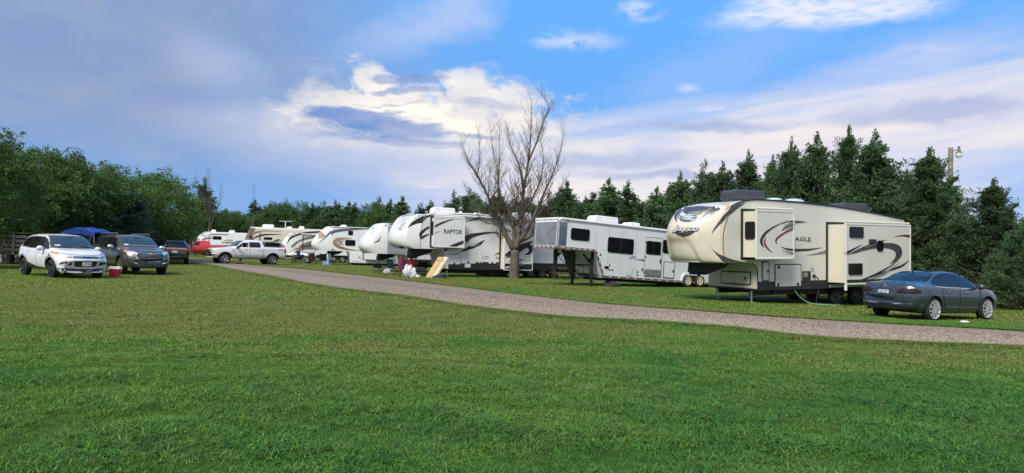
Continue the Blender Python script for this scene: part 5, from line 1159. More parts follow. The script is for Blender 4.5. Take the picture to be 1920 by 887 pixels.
    C.front('headlight', [(.45, .60), (.55, .72), (.75, .76), (.80, .70), (.7, .62)], LAMP, 1, mirror=True); C.front('grille', [(-.40, .58), (.40, .58), (.42, .68), (-.42, .68)], PLASTB, 1)
    MB().cyl((-2.39, .52, .30), (-2.2, .52, .30), .035, n=12).build('exhaust_pipe', CHROME, C.root)
    C.wheels(M('silver_alloy', (.62, .63, .65), .25, .7), 10, .76, .21, .01)
sedan()

SUVW = [(-2.13, .50, .55, .62, .66, .74, .66, .55, .82), (-2.10, .42, .70, .64, .80, .90, .76, .66, 1.02), (-2.04, .36, .76, .66, .86, 1.05, .82, .68, 1.25), (-1.96, .34, .80, .70, .89, 1.10, .85, .65, 1.46), (-1.78, .32, .82, .72, .905, 1.12, .87, .62, 1.585), (-1.4, .30, .83, .74, .912, 1.12, .88, .62, 1.645), (-.8, .28, .84, .74, .917, 1.10, .885, .635, 1.68), (-.2, .28, .84, .74, .919, 1.075, .885, .645, 1.684),
        (.25, .28, .84, .73, .919, 1.06, .885, .65, 1.655), (.55, .28, .84, .73, .919, 1.05, .885, .66, 1.57), (.85, .28, .84, .72, .919, 1.045, .88, .68, 1.40), (1.12, .28, .84, .72, .919, 1.04, .875, .72, 1.21), (1.30, .28, .84, .71, .918, 1.02, .87, .74, 1.135), (1.7, .28, .83, .70, .91, .97, .84, .72, 1.08), (2.0, .23, .82, .66, .88, .89, .80, .68, 1.00), (2.18, .21, .80, .60, .85, .80, .76, .62, .91), (2.28, .21, .77, .54, .81, .70, .71, .56, .80), (2.33, .24, .70, .48, .74, .62, .64, .5, .70)]
def white_suv():
    C = Car('crossover_car', 'white crossover with black wheels parked at the left end of the lawn', 'car', (-17.835, 27.99), -.646, SUVW, WPAINT, (-1.345, 1.345), .358, 1.76, .34, .26, arch=.43)
    C.side('window_surround', [(1.03, 1.075), (.94, 1.14), (.62, 1.385), (.35, 1.505), (.05, 1.55), (-.85, 1.565), (-1.47, 1.525), (-1.72, 1.44), (-1.76, 1.29), (-1.50, 1.125), (-.8, 1.095)], SEAM, off=.0025)
    C.side('side_window', [(.98, 1.09), (.92, 1.12), (.60, 1.36), (.34, 1.48), (.10, 1.52), (.06, 1.095)], TINT); C.side('side_window', [(.02, 1.095), (.04, 1.525), (-.55, 1.545), (-.85, 1.54), (-.83, 1.12)], TINT); C.side('side_window', [(-.88, 1.12), (-.90, 1.535), (-1.45, 1.50), (-1.68, 1.42), (-1.72, 1.30), (-1.50, 1.15)], TINT)
    C.front('windscreen_seal', [(-.80, 1.125), (.80, 1.125), (.73, 1.35), (.64, 1.61), (-.64, 1.61), (-.73, 1.35)], SEAM, 1, off=.0025)
    C.front('windscreen', [(-.76, 1.15), (.76, 1.15), (.70, 1.35), (.62, 1.585), (.3, 1.61), (-.3, 1.61), (-.62, 1.585), (-.70, 1.35)], WSHIELD, 1); C.front('rear_window', [(-.62, 1.18), (.62, 1.18), (.55, 1.50), (-.55, 1.50)], TINT, -1)
    C.front('headlight', [(.46, .875), (.48, .815), (.74, .845), (.86, .93), (.82, .965), (.60, .915)], LAMP, 1, mirror=True, step=.04); C.front('turn_lamp', [(.80, .87), (.89, .94), (.87, 1.0), (.80, .965)], AMBER, 1, mirror=True, off=.014); C.front('headlight_rim', ribbon2d([(.45, .805), (.60, .79), (.74, .825)], [.02, .026, .01]), PLASTB, 1, mirror=True)
    C.front('upper_grille', [(-.46, .805), (-.40, .765), (.40, .765), (.46, .805), (.40, .845), (-.40, .845)], PLASTB, 1)
    for zz in (.785, .825): C.front('grille_bar', ribbon2d([(-.40, zz), (-.12, zz)], [.014, .014], 6), STEEL, 1, mirror=True, off=.012)
    el = [(.085*math.cos(2*PI*i/20), .806+.034*math.sin(2*PI*i/20)) for i in range(20)]; C.front('emblem', el, M('emblem_blue', (.02, .05, .22), .2, coat=1.0), 1, off=.018)
    C.front('lower_grille', [(-.40, .66), (.40, .66), (.385, .50), (.34, .455), (-.34, .455), (-.385, .50)], PLASTB, 1)
    for zz in (.50, .545, .59, .63): C.front('grille_bar', ribbon2d([(-.37, zz), (.37, zz)], [.010, .010], 8), PLASTG, 1, off=.014)
    C.front('fog_recess', [(.47, .50), (.70, .485), (.86, .53), (.78, .62), (.62, .665), (.49, .655)], PLASTB, 1, mirror=True); C.front('fog_lamp', [(.56, .50), (.74, .495), (.80, .53), (.70, .55), (.58, .535)], LAMP, 1, mirror=True, off=.016)
    C.front('bumper_skirt', [(-.84, .40), (-.38, .395), (-.3, .36), (.3, .36), (.38, .395), (.84, .40), (.80, .20), (-.80, .20)], PLASTB, 1); C.front('bumper_lip', ribbon2d([(-.40, .415), (-.34, .385), (.34, .385), (.40, .415)], [.03, .03], 16), STEEL, 1, off=.02)
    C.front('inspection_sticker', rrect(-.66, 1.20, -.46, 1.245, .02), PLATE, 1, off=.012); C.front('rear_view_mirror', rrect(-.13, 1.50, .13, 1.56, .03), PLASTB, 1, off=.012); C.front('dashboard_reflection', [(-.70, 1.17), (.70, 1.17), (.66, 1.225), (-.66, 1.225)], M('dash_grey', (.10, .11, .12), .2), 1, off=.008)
    C.plate(2.345, .555, 1, .31, .155)
    C.side('sill', [(-.86, .56), (0, .40), (.90, .36), (.90, .24), (-.86, .24)], PLASTB)
    for ax in (-1.345, 1.345): C.side('arch_trim', ribbon2d([(ax+.47*math.cos(t), .36+.46*math.sin(t)) for t in np.linspace(-.25, PI+.25, 16)], [.06, .06], 26), PLASTB, off=.012)
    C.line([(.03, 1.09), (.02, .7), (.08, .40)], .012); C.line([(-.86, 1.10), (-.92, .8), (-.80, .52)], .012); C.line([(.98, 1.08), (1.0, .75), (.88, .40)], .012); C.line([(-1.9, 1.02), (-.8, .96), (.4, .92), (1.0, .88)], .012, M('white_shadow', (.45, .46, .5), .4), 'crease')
    C.handle(-.62, .98, .90); C.handle(.28, .95, .905); C.mirror(.72, 1.02, 1.10, 1.15)
    C.side('side_repeater', rrect(1.16, .86, 1.27, .92, .025), PLASTB); C.side('tail_lamp', [(-2.08, 1.12), (-1.80, 1.10), (-1.72, 1.15), (-1.78, 1.26), (-2.04, 1.24)], REDL)
    C.front('hood_seam', ribbon2d([(-.80, .97), (-.45, .90), (0, .885), (.45, .90), (.80, .97)], [.012, .012]), SEAM, 1)
    wp = MB(); wp.bar((1.22, .6, 1.165), (1.02, -.15, 1.27), .018); wp.bar((1.22, -.1, 1.17), (1.02, -.7, 1.24), .018); wp.build('wiper', PLASTB, C.root)
    C.wheels(M('black_alloy', (.016, .016, .018), .3, .3, .4), 5, .72, .23)
white_suv()

def suv_stations(L0=-2.62, L1=2.57, h=1.80, w=.995):
    k = w/.919
    return [(L0, .52, .6*k, .66, .70*k, .80, .70*k, .60, .92), (L0+.03, .44, .74*k, .68, .83*k, .98, .80*k, .70, 1.12), (L0+.10, .40, .80*k, .72, .89*k, 1.12, .85*k, .71, 1.36), (L0+.22, .38, .83*k, .76, .912*k, 1.18, .875*k, .69, h-.22), (L0+.42, .36, .84*k, .78, .917*k, 1.20, .885*k, .68, h-.09), (L0+.9, .34, .84*k, .80, .919*k, 1.20, .888*k, .70, h-.02),
            (-.8, .32, .84*k, .80, .919*k, 1.18, .888*k, .715, h), (0, .32, .84*k, .80, .919*k, 1.165, .888*k, .72, h-.005), (.45, .32, .84*k, .80, .919*k, 1.155, .888*k, .725, h-.05), (.8, .32, .84*k, .80, .919*k, 1.15, .886*k, .74, h-.19), (1.1, .32, .84*k, .79, .919*k, 1.145, .88*k, .77, 1.42), (1.35, .32, .84*k, .78, .919*k, 1.14, .875*k, .80, 1.24), (1.6, .32, .84*k, .77, .915*k, 1.11, .86*k, .80, 1.18), (2.0, .32, .83*k, .74, .90*k, 1.05, .84*k, .76, 1.125), (L1-.26, .32, .81*k, .70, .87*k, .97, .80*k, .70, 1.06), (L1-.12, .32, .77*k, .66, .82*k, .86, .74*k, .64, .96), (L1-.04, .34, .70*k, .62, .75*k, .76, .68*k, .58, .84), (L1, .42, .6*k, .58, .66*k, .66, .6*k, .52, .72)]
def grey_suv():
    C = Car('large_crossover', 'brown grey three row crossover parked behind the small red cooler', 'car', (-17.79, 32.9), -.739, suv_stations(), GPAINT, (-1.535, 1.535), .385, 1.90, .36, .22, arch=.45)
    C.side('side_window', [(1.02, 1.20), (.95, 1.22), (.62, 1.46), (.36, 1.60), (.12, 1.625), (.06, 1.19)], TINT); C.side('side_window', [(.02, 1.19), (.06, 1.63), (-.70, 1.64), (-.80, 1.22)], TINT); C.side('side_window', [(-.88, 1.24), (-.80, 1.635), (-1.35, 1.625), (-1.62, 1.60), (-1.15, 1.26)], TINT); C.side('side_window', [(-1.30, 1.28), (-1.72, 1.58), (-2.18, 1.52), (-2.25, 1.36), (-1.9, 1.29)], TINT)
    C.line([(1.0, 1.17), (.0, 1.17), (-.9, 1.205), (-1.20, 1.24), (-1.70, 1.615)], .022, CHROME, 'chrome_strip', 24); C.line([(.95, 1.24), (.62, 1.48), (.36, 1.625), (.0, 1.655), (-.8, 1.66), (-1.70, 1.62)], .02, CHROME, 'chrome_strip', 24)
    C.front('windscreen', [(-.80, 1.25), (.80, 1.25), (.74, 1.45), (.68, 1.68), (.3, 1.715), (-.3, 1.715), (-.68, 1.68), (-.74, 1.45)], WSHIELD, 1)
    C.front('headlight', [(.50, .99), (.56, .90), (.74, .915), (.90, .99), (.86, 1.06), (.66, 1.04)], LAMP, 1, mirror=True, step=.04); C.front('turn_lamp', [(.80, 1.0), (.92, 1.01), (.90, 1.075), (.80, 1.06)], AMBER, 1, mirror=True, off=.014)
    GR = [(-.60, .83), (-.50, .96), (-.34, 1.0), (.34, 1.0), (.50, .96), (.60, .83), (.46, .66), (.36, .63), (-.36, .63), (-.46, .66)]; C.front('grille', GR, PLASTB, 1)
    C.front('grille_frame', ribbon2d([(-.50, .97), (-.60, .83), (-.46, .66), (-.34, .62), (0, .612), (.34, .62), (.46, .66), (.60, .83), (.50, .97)], [.03, .03], 40), CHROME, 1, off=.016); C.front('grille_top', ribbon2d([(-.52, .99), (-.2, .955), (0, .95), (.2, .955), (.52, .99)], [.03, .035], 20), CHROME, 1, off=.018)
    for zz in (.69, .75, .81, .87, .92): C.front('grille_bar', ribbon2d([(-.5+abs(.82-zz)*.8, zz), (.5-abs(.82-zz)*.8, zz)], [.018, .018], 8), PLASTG, 1, off=.012)
    C.front('emblem', [(-.12, .925), (-.04, .925), (-.03, .905), (.05, .905), (.05, .925), (.12, .925), (.10, .965), (.04, .965), (.03, .985), (-.05, .985), (-.05, .965), (-.10, .965)], M('gold_emblem', (.62, .42, .12), .3, .6), 1, off=.026, step=.03)
    C.front('fog_recess', [(.58, .58), (.86, .58), (.88, .66), (.72, .70), (.60, .66)], PLASTB, 1, mirror=True); C.front('fog_trim', ribbon2d([(.52, .52), (.64, .55), (.84, .63)], [.03, .045, .02], 12), CHROME, 1, mirror=True, off=.016); C.front('bumper_skirt', [(-.78, .52), (.78, .52), (.74, .33), (-.74, .33)], PLASTB, 1); C.plate(2.58, .545, 1, .30, .15, marks=True, mat=PLASTG)
    C.side('sill', [(-1.05, .48), (1.05, .44), (1.05, .33), (-1.05, .33)], PLASTB)
    for ax in (-1.535, 1.535): C.side('arch_trim', ribbon2d([(ax+.485*math.cos(t), .39+.48*math.sin(t)) for t in np.linspace(-.2, PI+.2, 16)], [.05, .05], 26), PLASTB, off=.012)
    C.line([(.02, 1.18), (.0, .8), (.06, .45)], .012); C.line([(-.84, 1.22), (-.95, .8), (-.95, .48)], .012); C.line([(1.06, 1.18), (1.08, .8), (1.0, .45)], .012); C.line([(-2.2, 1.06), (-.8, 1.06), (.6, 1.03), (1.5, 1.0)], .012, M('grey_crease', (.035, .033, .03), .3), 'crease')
    C.handle(-.62, 1.07, .975, CHROME); C.handle(.28, 1.05, .975, CHROME); C.mirror(.82, 1.11, 1.22, 1.2, CHROME)
    for sd in (1, -1):
        mb = MB(); mb.tube([(-1.9, sd*.66, 1.77), (-1.8, sd*.66, 1.83), (.2, sd*.68, 1.835), (.35, sd*.68, 1.79)], .022, 6); mb.build('roof_rail', STEEL, C.root)
    C.front('hood_seam', ribbon2d([(-.84, 1.08), (-.5, 1.04), (0, 1.025), (.5, 1.04), (.84, 1.08)], [.012, .012]), SEAM, 1)
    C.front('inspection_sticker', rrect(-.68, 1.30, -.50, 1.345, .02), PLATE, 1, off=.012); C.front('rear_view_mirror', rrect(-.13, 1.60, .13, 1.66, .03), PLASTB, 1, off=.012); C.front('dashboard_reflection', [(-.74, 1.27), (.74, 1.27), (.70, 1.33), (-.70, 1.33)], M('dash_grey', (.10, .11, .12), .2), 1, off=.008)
    C.wheels(M('bronze_alloy', (.36, .27, .14), .3, .8), 6, .68, .24)
grey_suv()
def black_suv():
    g = gnd(334, 498.3); C = Car('black_crossover', 'black crossover seen from behind with a full width red tail lamp', 'car', (-24.2, 50.6), 2.03, suv_stations(-2.45, 2.4, 1.70, .97), BPAINT, (-1.45, 1.45), .37, 1.84, .34, .20, arch=.43)
    C.front('rear_window', [(-.70, 1.22), (.70, 1.22), (.64, 1.38), (.58, 1.53), (-.58, 1.53), (-.64, 1.38)], TINT, -1); C.front('tail_lamp', ribbon2d([(-.86, 1.03), (-.6, 1.07), (0, 1.08), (.6, 1.07), (.86, 1.03)], [.07, .07, .055, .07, .07], 24), REDL, -1, off=.014); C.front('lamp_trim', ribbon2d([(-.8, 1.11), (0, 1.13), (.8, 1.11)], [.02, .02], 20), CHROME, -1)
    C.side('side_window', [(1.0, 1.19), (.62, 1.42), (.3, 1.52), (-1.9, 1.50), (-2.1, 1.34), (-1.6, 1.23)], TINT); C.plate(-2.47, .90, -1, .34, .17); C.front('bumper_crease', ribbon2d([(-.8, .60), (0, .58), (.8, .60)], [.02, .02], 16), PLASTG, -1); C.front('diffuser', ribbon2d([(-.6, .45), (0, .44), (.6, .45)], [.04, .04], 16), STEEL, -1)
    C.front('bumper_trim', [(-.80, .55), (.80, .55), (.75, .42), (-.75, .42)], PLASTB, -1); C.mirror(.80, 1.06, 1.18, 1.0)
    for sd in (1, -1): MB().tube([(-1.7, sd*.62, 1.69), (-1.6, sd*.62, 1.74), (.2, sd*.64, 1.74), (.35, sd*.64, 1.70)], .022, 6).build('roof_rail', STEEL, C.root)
    C.front('roof_spoiler', [(-.62, 1.60), (.62, 1.60), (.58, 1.54), (-.58, 1.54)], BPAINT, -1, off=.05); C.wheels(ALU, 5, .68, .24)
black_suv()
def truck_st(L0=-2.98):
    R_ = [(L0, .62, .80, .74, .88, 1.10, .92, .86, 1.30), (L0+.03, .58, .88, .76, .96, 1.22, .97, .90, 1.39), (L0+.12, .52, .90, .78, 1.0, 1.28, .985, .92, 1.415), (-2.3, .50, .92, .80, 1.01, 1.30, .99, .92, 1.42), (-1.2, .48, .92, .80, 1.01, 1.30, .99, .92, 1.42), (-1.13, .48, .92, .80, 1.01, 1.30, .99, .90, 1.43), (-1.08, .46, .92, .80, 1.01, 1.31, .98, .74, 1.80), (-.98, .46, .92, .80, 1.01, 1.31, .98, .72, 1.91),
          (-.3, .46, .92, .80, 1.01, 1.30, .98, .72, 1.955), (.3, .46, .92, .80, 1.01, 1.29, .98, .725, 1.93), (.62, .46, .92, .80, 1.01, 1.28, .975, .74, 1.83), (.95, .46, .92, .80, 1.01, 1.275, .97, .78, 1.60), (1.25, .46, .92, .80, 1.01, 1.27, .96, .83, 1.38), (1.40, .46, .92, .80, 1.01, 1.26, .955, .86, 1.325), (2.0, .46, .91, .80, 1.0, 1.22, .94, .86, 1.28), (2.55, .46, .89, .78, .97, 1.17, .92, .84, 1.24), (2.75, .46, .87, .74, .95, 1.10, .90, .80, 1.19), (2.85, .46, .85, .70, .92, 1.0, .87, .78, 1.10), (2.90, .50, .80, .66, .87, .90, .82, .74, .98)]
    return R_
def pickup(name, label, loc, yaw, paint, topper, detail=True):
    C = Car(name, label, 'pickup truck', loc, yaw, truck_st(), paint, (-1.845, 1.845), .41, 1.92, .24, .06, arch=.50, cut=(.09, .56, .30, 1.3, 1.345, 1.70) if topper else None)
    C.side('side_window', [(1.02, 1.345), (.94, 1.37), (.60, 1.66), (.44, 1.74), (.12, 1.76), (.08, 1.335)], TINT, (-1,) if topper else None)
    if topper: C.side('side_window', [(1.02, 1.345), (.94, 1.37), (.60, 1.66), (.585, 1.66), (.585, 1.345)], TINT, (1,)); C.side('side_window', [(.02, 1.335), (.04, 1.76), (-.72, 1.765), (-.84, 1.70), (-.86, 1.345)], TINT)
    C.front('windscreen', [(-.84, 1.40), (.84, 1.40), (.76, 1.66), (.70, 1.84), (-.70, 1.84), (-.76, 1.66)], WSHIELD, 1)
    C.side('bed_seam', ribbon2d([(-1.10, 1.40), (-1.10, .9), (-1.10, .55)], [.025, .025], 10), SEAM); C.line([(-.03, 1.33), (-.03, .9), (.02, .55)], .014); C.line([(1.10, 1.30), (1.16, .9), (1.06, .55)], .014); C.line([(-.92, 1.33), (-.98, 1.0), (-1.0, .6)], .014)
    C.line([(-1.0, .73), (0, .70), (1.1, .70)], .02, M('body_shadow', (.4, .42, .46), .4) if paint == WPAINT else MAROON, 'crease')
    C.handle(-.72, 1.11, .995, PLASTG, .2); C.handle(.30, 1.11, .995, PLASTG, .2); C.mirror(.98, 1.20, 1.33, 1.5, PLASTB)
    C.side('headlight', [(2.52, .98), (2.56, 1.10), (2.86, 1.10), (2.86, .88), (2.62, .88)], LAMP); C.front('headlight', [(.56, .90), (.58, 1.10), (.84, 1.10), (.86, .88), (.70, .86)], LAMP, 1, mirror=True); C.front('grille', [(-.56, .80), (.56, .80), (.58, 1.10), (-.58, 1.10)], PLASTB, 1); C.front('bumper', [(-.84, .60), (.84, .60), (.86, .76), (-.86, .76)], CHROME, 1, off=.03); C.side('bumper_end', [(2.45, .62), (2.88, .60), (2.88, .76), (2.5, .76)], CHROME, off=.02)
    C.side('tail_lamp', [(-2.98, .98), (-2.98, 1.34), (-2.80, 1.34), (-2.72, 1.15), (-2.80, .98)], REDL); C.front('tail_lamp', [(.78, .95), (.78, 1.34), (.96, 1.34), (.96, .95)], REDL, -1, mirror=True); C.front('rear_bumper', [(-.85, .62), (.85, .62), (.85, .78), (-.85, .78)], CHROME, -1, off=.04)
    for sd in (1, -1): mb = MB(); mb.bar((-1.05, sd*1.0, .46), (1.15, sd*1.0, .46), .13, .05); mb.build('running_board', PLASTB, C.root, bevel=.015)
    for ax in (-1.845, 1.845): C.side('arch_trim', ribbon2d([(ax+.53*math.cos(t), .42+.53*math.sin(t)) for t in np.linspace(-.1, PI+.1, 16)], [.05, .05], 26), PLASTB if detail else paint, off=.012)
    C.side('badge', [(1.20, 1.02), (1.34, 1.15), (1.36, 1.10), (1.26, .98)], PLASTB); C.side('badge', rrect(-2.66, 1.20, -2.28, 1.27, .01), PLASTG)
    if topper:
        t = MB(); t.prism([(-1.14, 1.425), (-1.14, 1.80), (-1.3, 1.85), (-2.3, 1.82), (-2.62, 1.74), (-2.94, 1.43)], -.84, .84); o = t.build('bed_cap', M('dark_grey_cap', (.05, .054, .062), .3, coat=.6), C.root, bevel=.06)
        for sd in (1, -1): MB().prism(rrect(-2.35, 1.49, -1.28, 1.74, .06), sd*.845, sd*.85).build('bed_cap_window', TINT, o); MB().prism([(-2.55, 1.50), (-2.45, 1.70), (-2.50, 1.70), (-2.78, 1.46)], sd*.845, sd*.85).build('bed_cap_window', LAMP, o)
    C.wheels(M('bright_alloy', (.58, .59, .61), .22, .9) if detail else ALU, 6, .60, .27)
    return C
pickup('pickup_truck', 'white crew cab pickup truck with a dark bed cap driving on the gravel lane', (-21.167, 56.17), 3.817, WPAINT, True)
pickup('pickup_truck', 'red pickup truck parked under the nose of the plain white trailer', (-38.0, 86.0), 3.60, RPAINT, False, False)

# ------------------------------------------------------------------ things set out on the grass
def by_pix_g(px, Y): d = ray(px, 470); return Vector((d.x*Y/d.y, Y, gh(d.x*Y/d.y, Y)))
def at(px, py): g = gnd(px, py); return (g.x, g.y, gh(g.x, g.y))
def cooler():
    p = at(215, 518.5); t = thing('cooler', 'small red cooler with a white lid on the grass between two cars', 'cooler', p, .25)
    mb = MB(); vs = []
    for z, k in ((0, .86), (.03, .9), (.30, 1.0)): vs += [(x*k, y*k, z) for x, y in ((-.20, -.14), (.20, -.14), (.20, .14), (-.20, .14))]
    mb.add(vs, [(0, 3, 2, 1)]+[(i*4+j, i*4+(j+1) % 4, (i+1)*4+(j+1) % 4, (i+1)*4+j) for i in range(2) for j in range(4)]+[(8, 9, 10, 11)])
    mb.build('tub', M('red_plastic', (.40, .012, .025), .4), t, bevel=.02); l = MB().box(-.22, .22, -.155, .155, .30, .37).build('lid', M('white_plastic', (.72, .72, .72), .4), t, bevel=.02)
    h = MB(); h.tube([(-.225, 0, .24), (-.24, 0, .36), (-.20, 0, .40), (.20, 0, .40), (.24, 0, .36), (.225, 0, .24)], .014, 6); h.build('handle', M('white_plastic', (.72, .72, .72), .4), t)
cooler()
def camp_chair(label, p, rz, fab, back_h=.95, tilt=.14, seat_col=None, group='folding camp chairs'):
    t = thing('camp_chair', label, 'camp chair', p, rz, group); r = .012; w, d = .27, .24
    for sx in (-1, 1):
        for sy in (-1, 1):
            MB().tube([(sx*w, sy*d, .01), (-sx*w*.92, sy*d, .43)], r, 6).build('leg', DARKM, t)
        MB().tube([(sx*w, d, .01), (sx*w, -d*sy, .40)], r, 6).build('side_brace', DARKM, t)
        MB().tube([(sx*w, d*.8, .38), (sx*w*1.04, d+tilt, back_h)], r, 6).build('back_post', DARKM, t)
        MB().tube([(sx*w*1.02, -d, .42), (sx*w*1.04, -d, .62)], r, 6).build('arm_post', DARKM, t)
        MB().box(sx*w*1.04-.04, sx*w*1.04+.04, -d-.04, d+.04, .61, .63).build('armrest', fab, t, bevel=.008)
    n = 7; vs = []
    for i in range(n):
        for j in range(n): u, v = i/(n-1)*2-1, j/(n-1)*2-1; vs.append((u*w, v*d, .43-.06*(1-u*u)*(1-v*v)))
    g = [(i*n+j, (i+1)*n+j, (i+1)*n+j+1, i*n+j+1) for i in range(n-1) for j in range(n-1)]
    mb = MB(); mb.add(vs, g); mb.build('seat', seat_col or fab, t, smooth=3.2, fix=False)
    vs = []
    for i in range(n):
        for j in range(n): u, v = i/(n-1)*2-1, j/(n-1); vs.append((u*w*1.04, d*.8+(d*.2+tilt)*v+.05*(1-u*u), .42+(back_h-.44)*v-.05*v*(1-u*u)))
    mb = MB(); mb.add(vs, g); mb.build('backrest', fab, t, smooth=3.2, fix=False)
    return t
camp_chair('blue folding camp chair with a tall back, facing the lane', at(738, 515.5), 2.5, NAVYF, 1.02, .2, BLUEF)
camp_chair('low bright blue folding stool chair, leftmost of the camp chairs', at(710, 514.5), 2.9, BLUEF, .62, .1)
camp_chair('black folding camp chair beside the cornhole boards', at(791, 516), 3.4, BLACKF, .90, .12)
camp_chair('dark wine camp chair behind the spotted blanket', at(757, 516.5), 3.0, WINEF, .98, .12)
camp_chair('red backed camp chair under the nose of the toy hauler', at(770, 513.5), 3.2, REDF, 1.0, .1)
def cornhole(label, px, py, rz, L=1.22, hole=True, mat=PLY):
    t = thing('cornhole_board', label, 'cornhole board', at(px, py), rz, 'cornhole boards'); W = .61; a = math.radians(57)
    ux = Vector((math.cos(a), 0, math.sin(a))); up = Vector((-math.sin(a), 0, math.cos(a)))
    # deck with a real round hole
    n = 24; hc = (L*.80, 0); hr = .076; vs = []; out = []
    rim = [(hc[0]+hr*math.cos(2*PI*i/n), hc[1]+hr*math.sin(2*PI*i/n)) for i in range(n)]
    for i in range(n):
        c, s = math.cos(2*PI*i/n), math.sin(2*PI*i/n); k = min(((L-hc[0]) if c > 0 else hc[0])/max(abs(c), 1e-6), (W/2)/max(abs(s), 1e-6)); out.append((hc[0]+k*c, hc[1]+k*s))
    cor = [(L, W/2), (0, W/2), (0, -W/2), (L, -W/2)]
    def P(q, h): return tuple(ux*q[0]+Vector((0, q[1], 0))+up*h)
    mb = MB()
    for h0, h1 in ((.09, .105),):
        top = [P(q, h1) for q in rim]+[P(q, h1) for q in out]; bot = [P(q, h0) for q in rim]+[P(q, h0) for q in out]; b = len(top)
        fs = [(i, (i+1) % n, n+(i+1) % n, n+i) for i in range(n)]+[(b+i, b+n+i, b+n+(i+1) % n, b+(i+1) % n) for i in range(n)]+[(i, b+i, b+(i+1) % n, (i+1) % n) for i in range(n)]+[(n+i, n+(i+1) % n, b+n+(i+1) % n, b+n+i) for i in range(n)]
        mb.add(top+bot, fs)
        for c in cor:        # corner fillers between the ring of spokes and the square corners
            k = min(range(n), key=lambda i: (out[i][0]-c[0])**2+(out[i][1]-c[1])**2); cand = sorted(range(n), key=lambda i: (out[i][0]-c[0])**2+(out[i][1]-c[1])**2)[:2]
            mb.add([P(c, h1), P(out[cand[0]], h1), P(out[cand[1]], h1)], [(0, 1, 2)])
    mb.build('deck', mat, t)
    f = MB()
    for y in (-W/2+.012, W/2-.012): f.bar(ux*0+Vector((0, y, 0))+up*.045, ux*L+Vector((0, y, 0))+up*.045, .024, .09, up=(0, 1, 0))
    f.bar(Vector((0, -W/2, 0))+up*.045+ux*.012, Vector((0, W/2, 0))+up*.045+ux*.012, .09, .024); f.bar(ux*(L-.012)+Vector((0, -W/2, 0))+up*.045, ux*(L-.012)+Vector((0, W/2, 0))+up*.045, .09, .024); f.bar(ux*L*.5+Vector((0, -W/2, 0))+up*.108, ux*L*.5+Vector((0, W/2, 0))+up*.108, .02, .006)
    f.build('frame', PLYE, t)
cornhole('orange wood cornhole board leaning with its hole up, front one of the pair', 805, 521.3, .55, 1.35); cornhole('pale edged cornhole board leaning just behind the orange one', 815, 519.6, .55, 1.35, mat=PLYE)
def heap(name, label, cat, px, py, sx, sy, sz, mat, seed=1, spots=None, group=None):
    """a crumpled soft thing lying on the grass"""
    p = at(px, py); rr = random.Random(seed); t = None; n, m = 18, 10; vs = []
    ph = [rr.uniform(0, 6) for _ in range(6)]
    for i in range(m):
        v = i/(m-1)*PI/2
        for j in range(n):
            a = 2*PI*j/n; k = 1+.18*math.sin(3*a+ph[0]+v*2)+.10*math.sin(7*a+ph[1])+.06*math.sin(11*a+ph[2]+v*5)
            vs.append((sx*k*math.cos(a)*math.cos(v)**.8, sy*k*math.sin(a)*math.cos(v)**.8, sz*math.sin(v)*(1+.15*math.sin(5*a+ph[3]))+.01))
    fs = [(i*n+j, i*n+(j+1) % n, (i+1)*n+(j+1) % n, (i+1)*n+j) for i in range(m-1) for j in range(n)]
    mb = MB(); mb.add(vs, fs); o = mb.build(name, mat, None, smooth=3.2); o.location = p; tag(o, label, cat, group); return o
def spotted():
    m = bpy.data.materials.new('spotted_fleece'); m.use_nodes = True; T = NT(m.node_tree); tc = T.new('ShaderNodeTexCoord').outputs['Object']
    d = T.step(T.noise(tc, 13, 2, .5), .58, .62); T.put(T.n['Principled BSDF'].inputs['Base Color'], T.mix(d, (.50, .49, .48), (.05, .05, .06))); T.n['Principled BSDF'].inputs['Roughness'].default_value = .9; return m
def blanket():
    t = thing('blanket', 'white blanket with dark spots heaped on a low seat', 'blanket', at(767, 519.4), -1.15); vs = []; n, m = 20, 14
    prof = [(-.42, .02), (-.40, .30), (-.36, .62), (-.26, .70), (-.12, .56), (.05, .46), (.20, .34), (.34, .18), (.45, .03)]
    P = spline(prof, m)
    for i in range(m):
        for j in range(n):
            v = j/(n-1)*2-1; k = .62+.22*i/m; vs.append((P[i][0]+.05*math.sin(v*7+i), v*k*.5+.03*math.sin(i*1.3), max(.01, P[i][1]*(1-.25*v*v)+.04*math.sin(v*9+i*.8))))
    mb = MB(); mb.add(vs, [(i*n+j, (i+1)*n+j, (i+1)*n+j+1, i*n+j+1) for i in range(m-1) for j in range(n-1)]); mb.build('fabric', spotted(), t, smooth=3.2, fix=False)
    MB().box(-.3, .10, -.30, .30, .01, .28).build('seat_under', BLACKF, t, bevel=.03)
blanket()
heap('white_bag', 'small white bag on the grass right of the spotted blanket', 'bag', 783, 519.2, .16, .12, .10, WHITEF, 4); heap('white_bag', 'grey and white bundle on the grass behind the blue chairs', 'bag', 727, 512, .28, .2, .26, GREYF, 5)
heap('duffel_bag', 'dark blue bag on the grass beside the cornhole boards', 'bag', 826, 520.3, .35, .2, .18, NAVYF, 6); heap('black_bag', 'black bag with white trim lying under the horse trailer neck', 'bag', 1145, 537.5, .42, .25, .26, BLACKF, 7)
heap('paper_litter', 'crumpled white paper on the grass in front of the sedan', 'litter', 1808, 602.5, .13, .06, .035, WHITEF, 8)
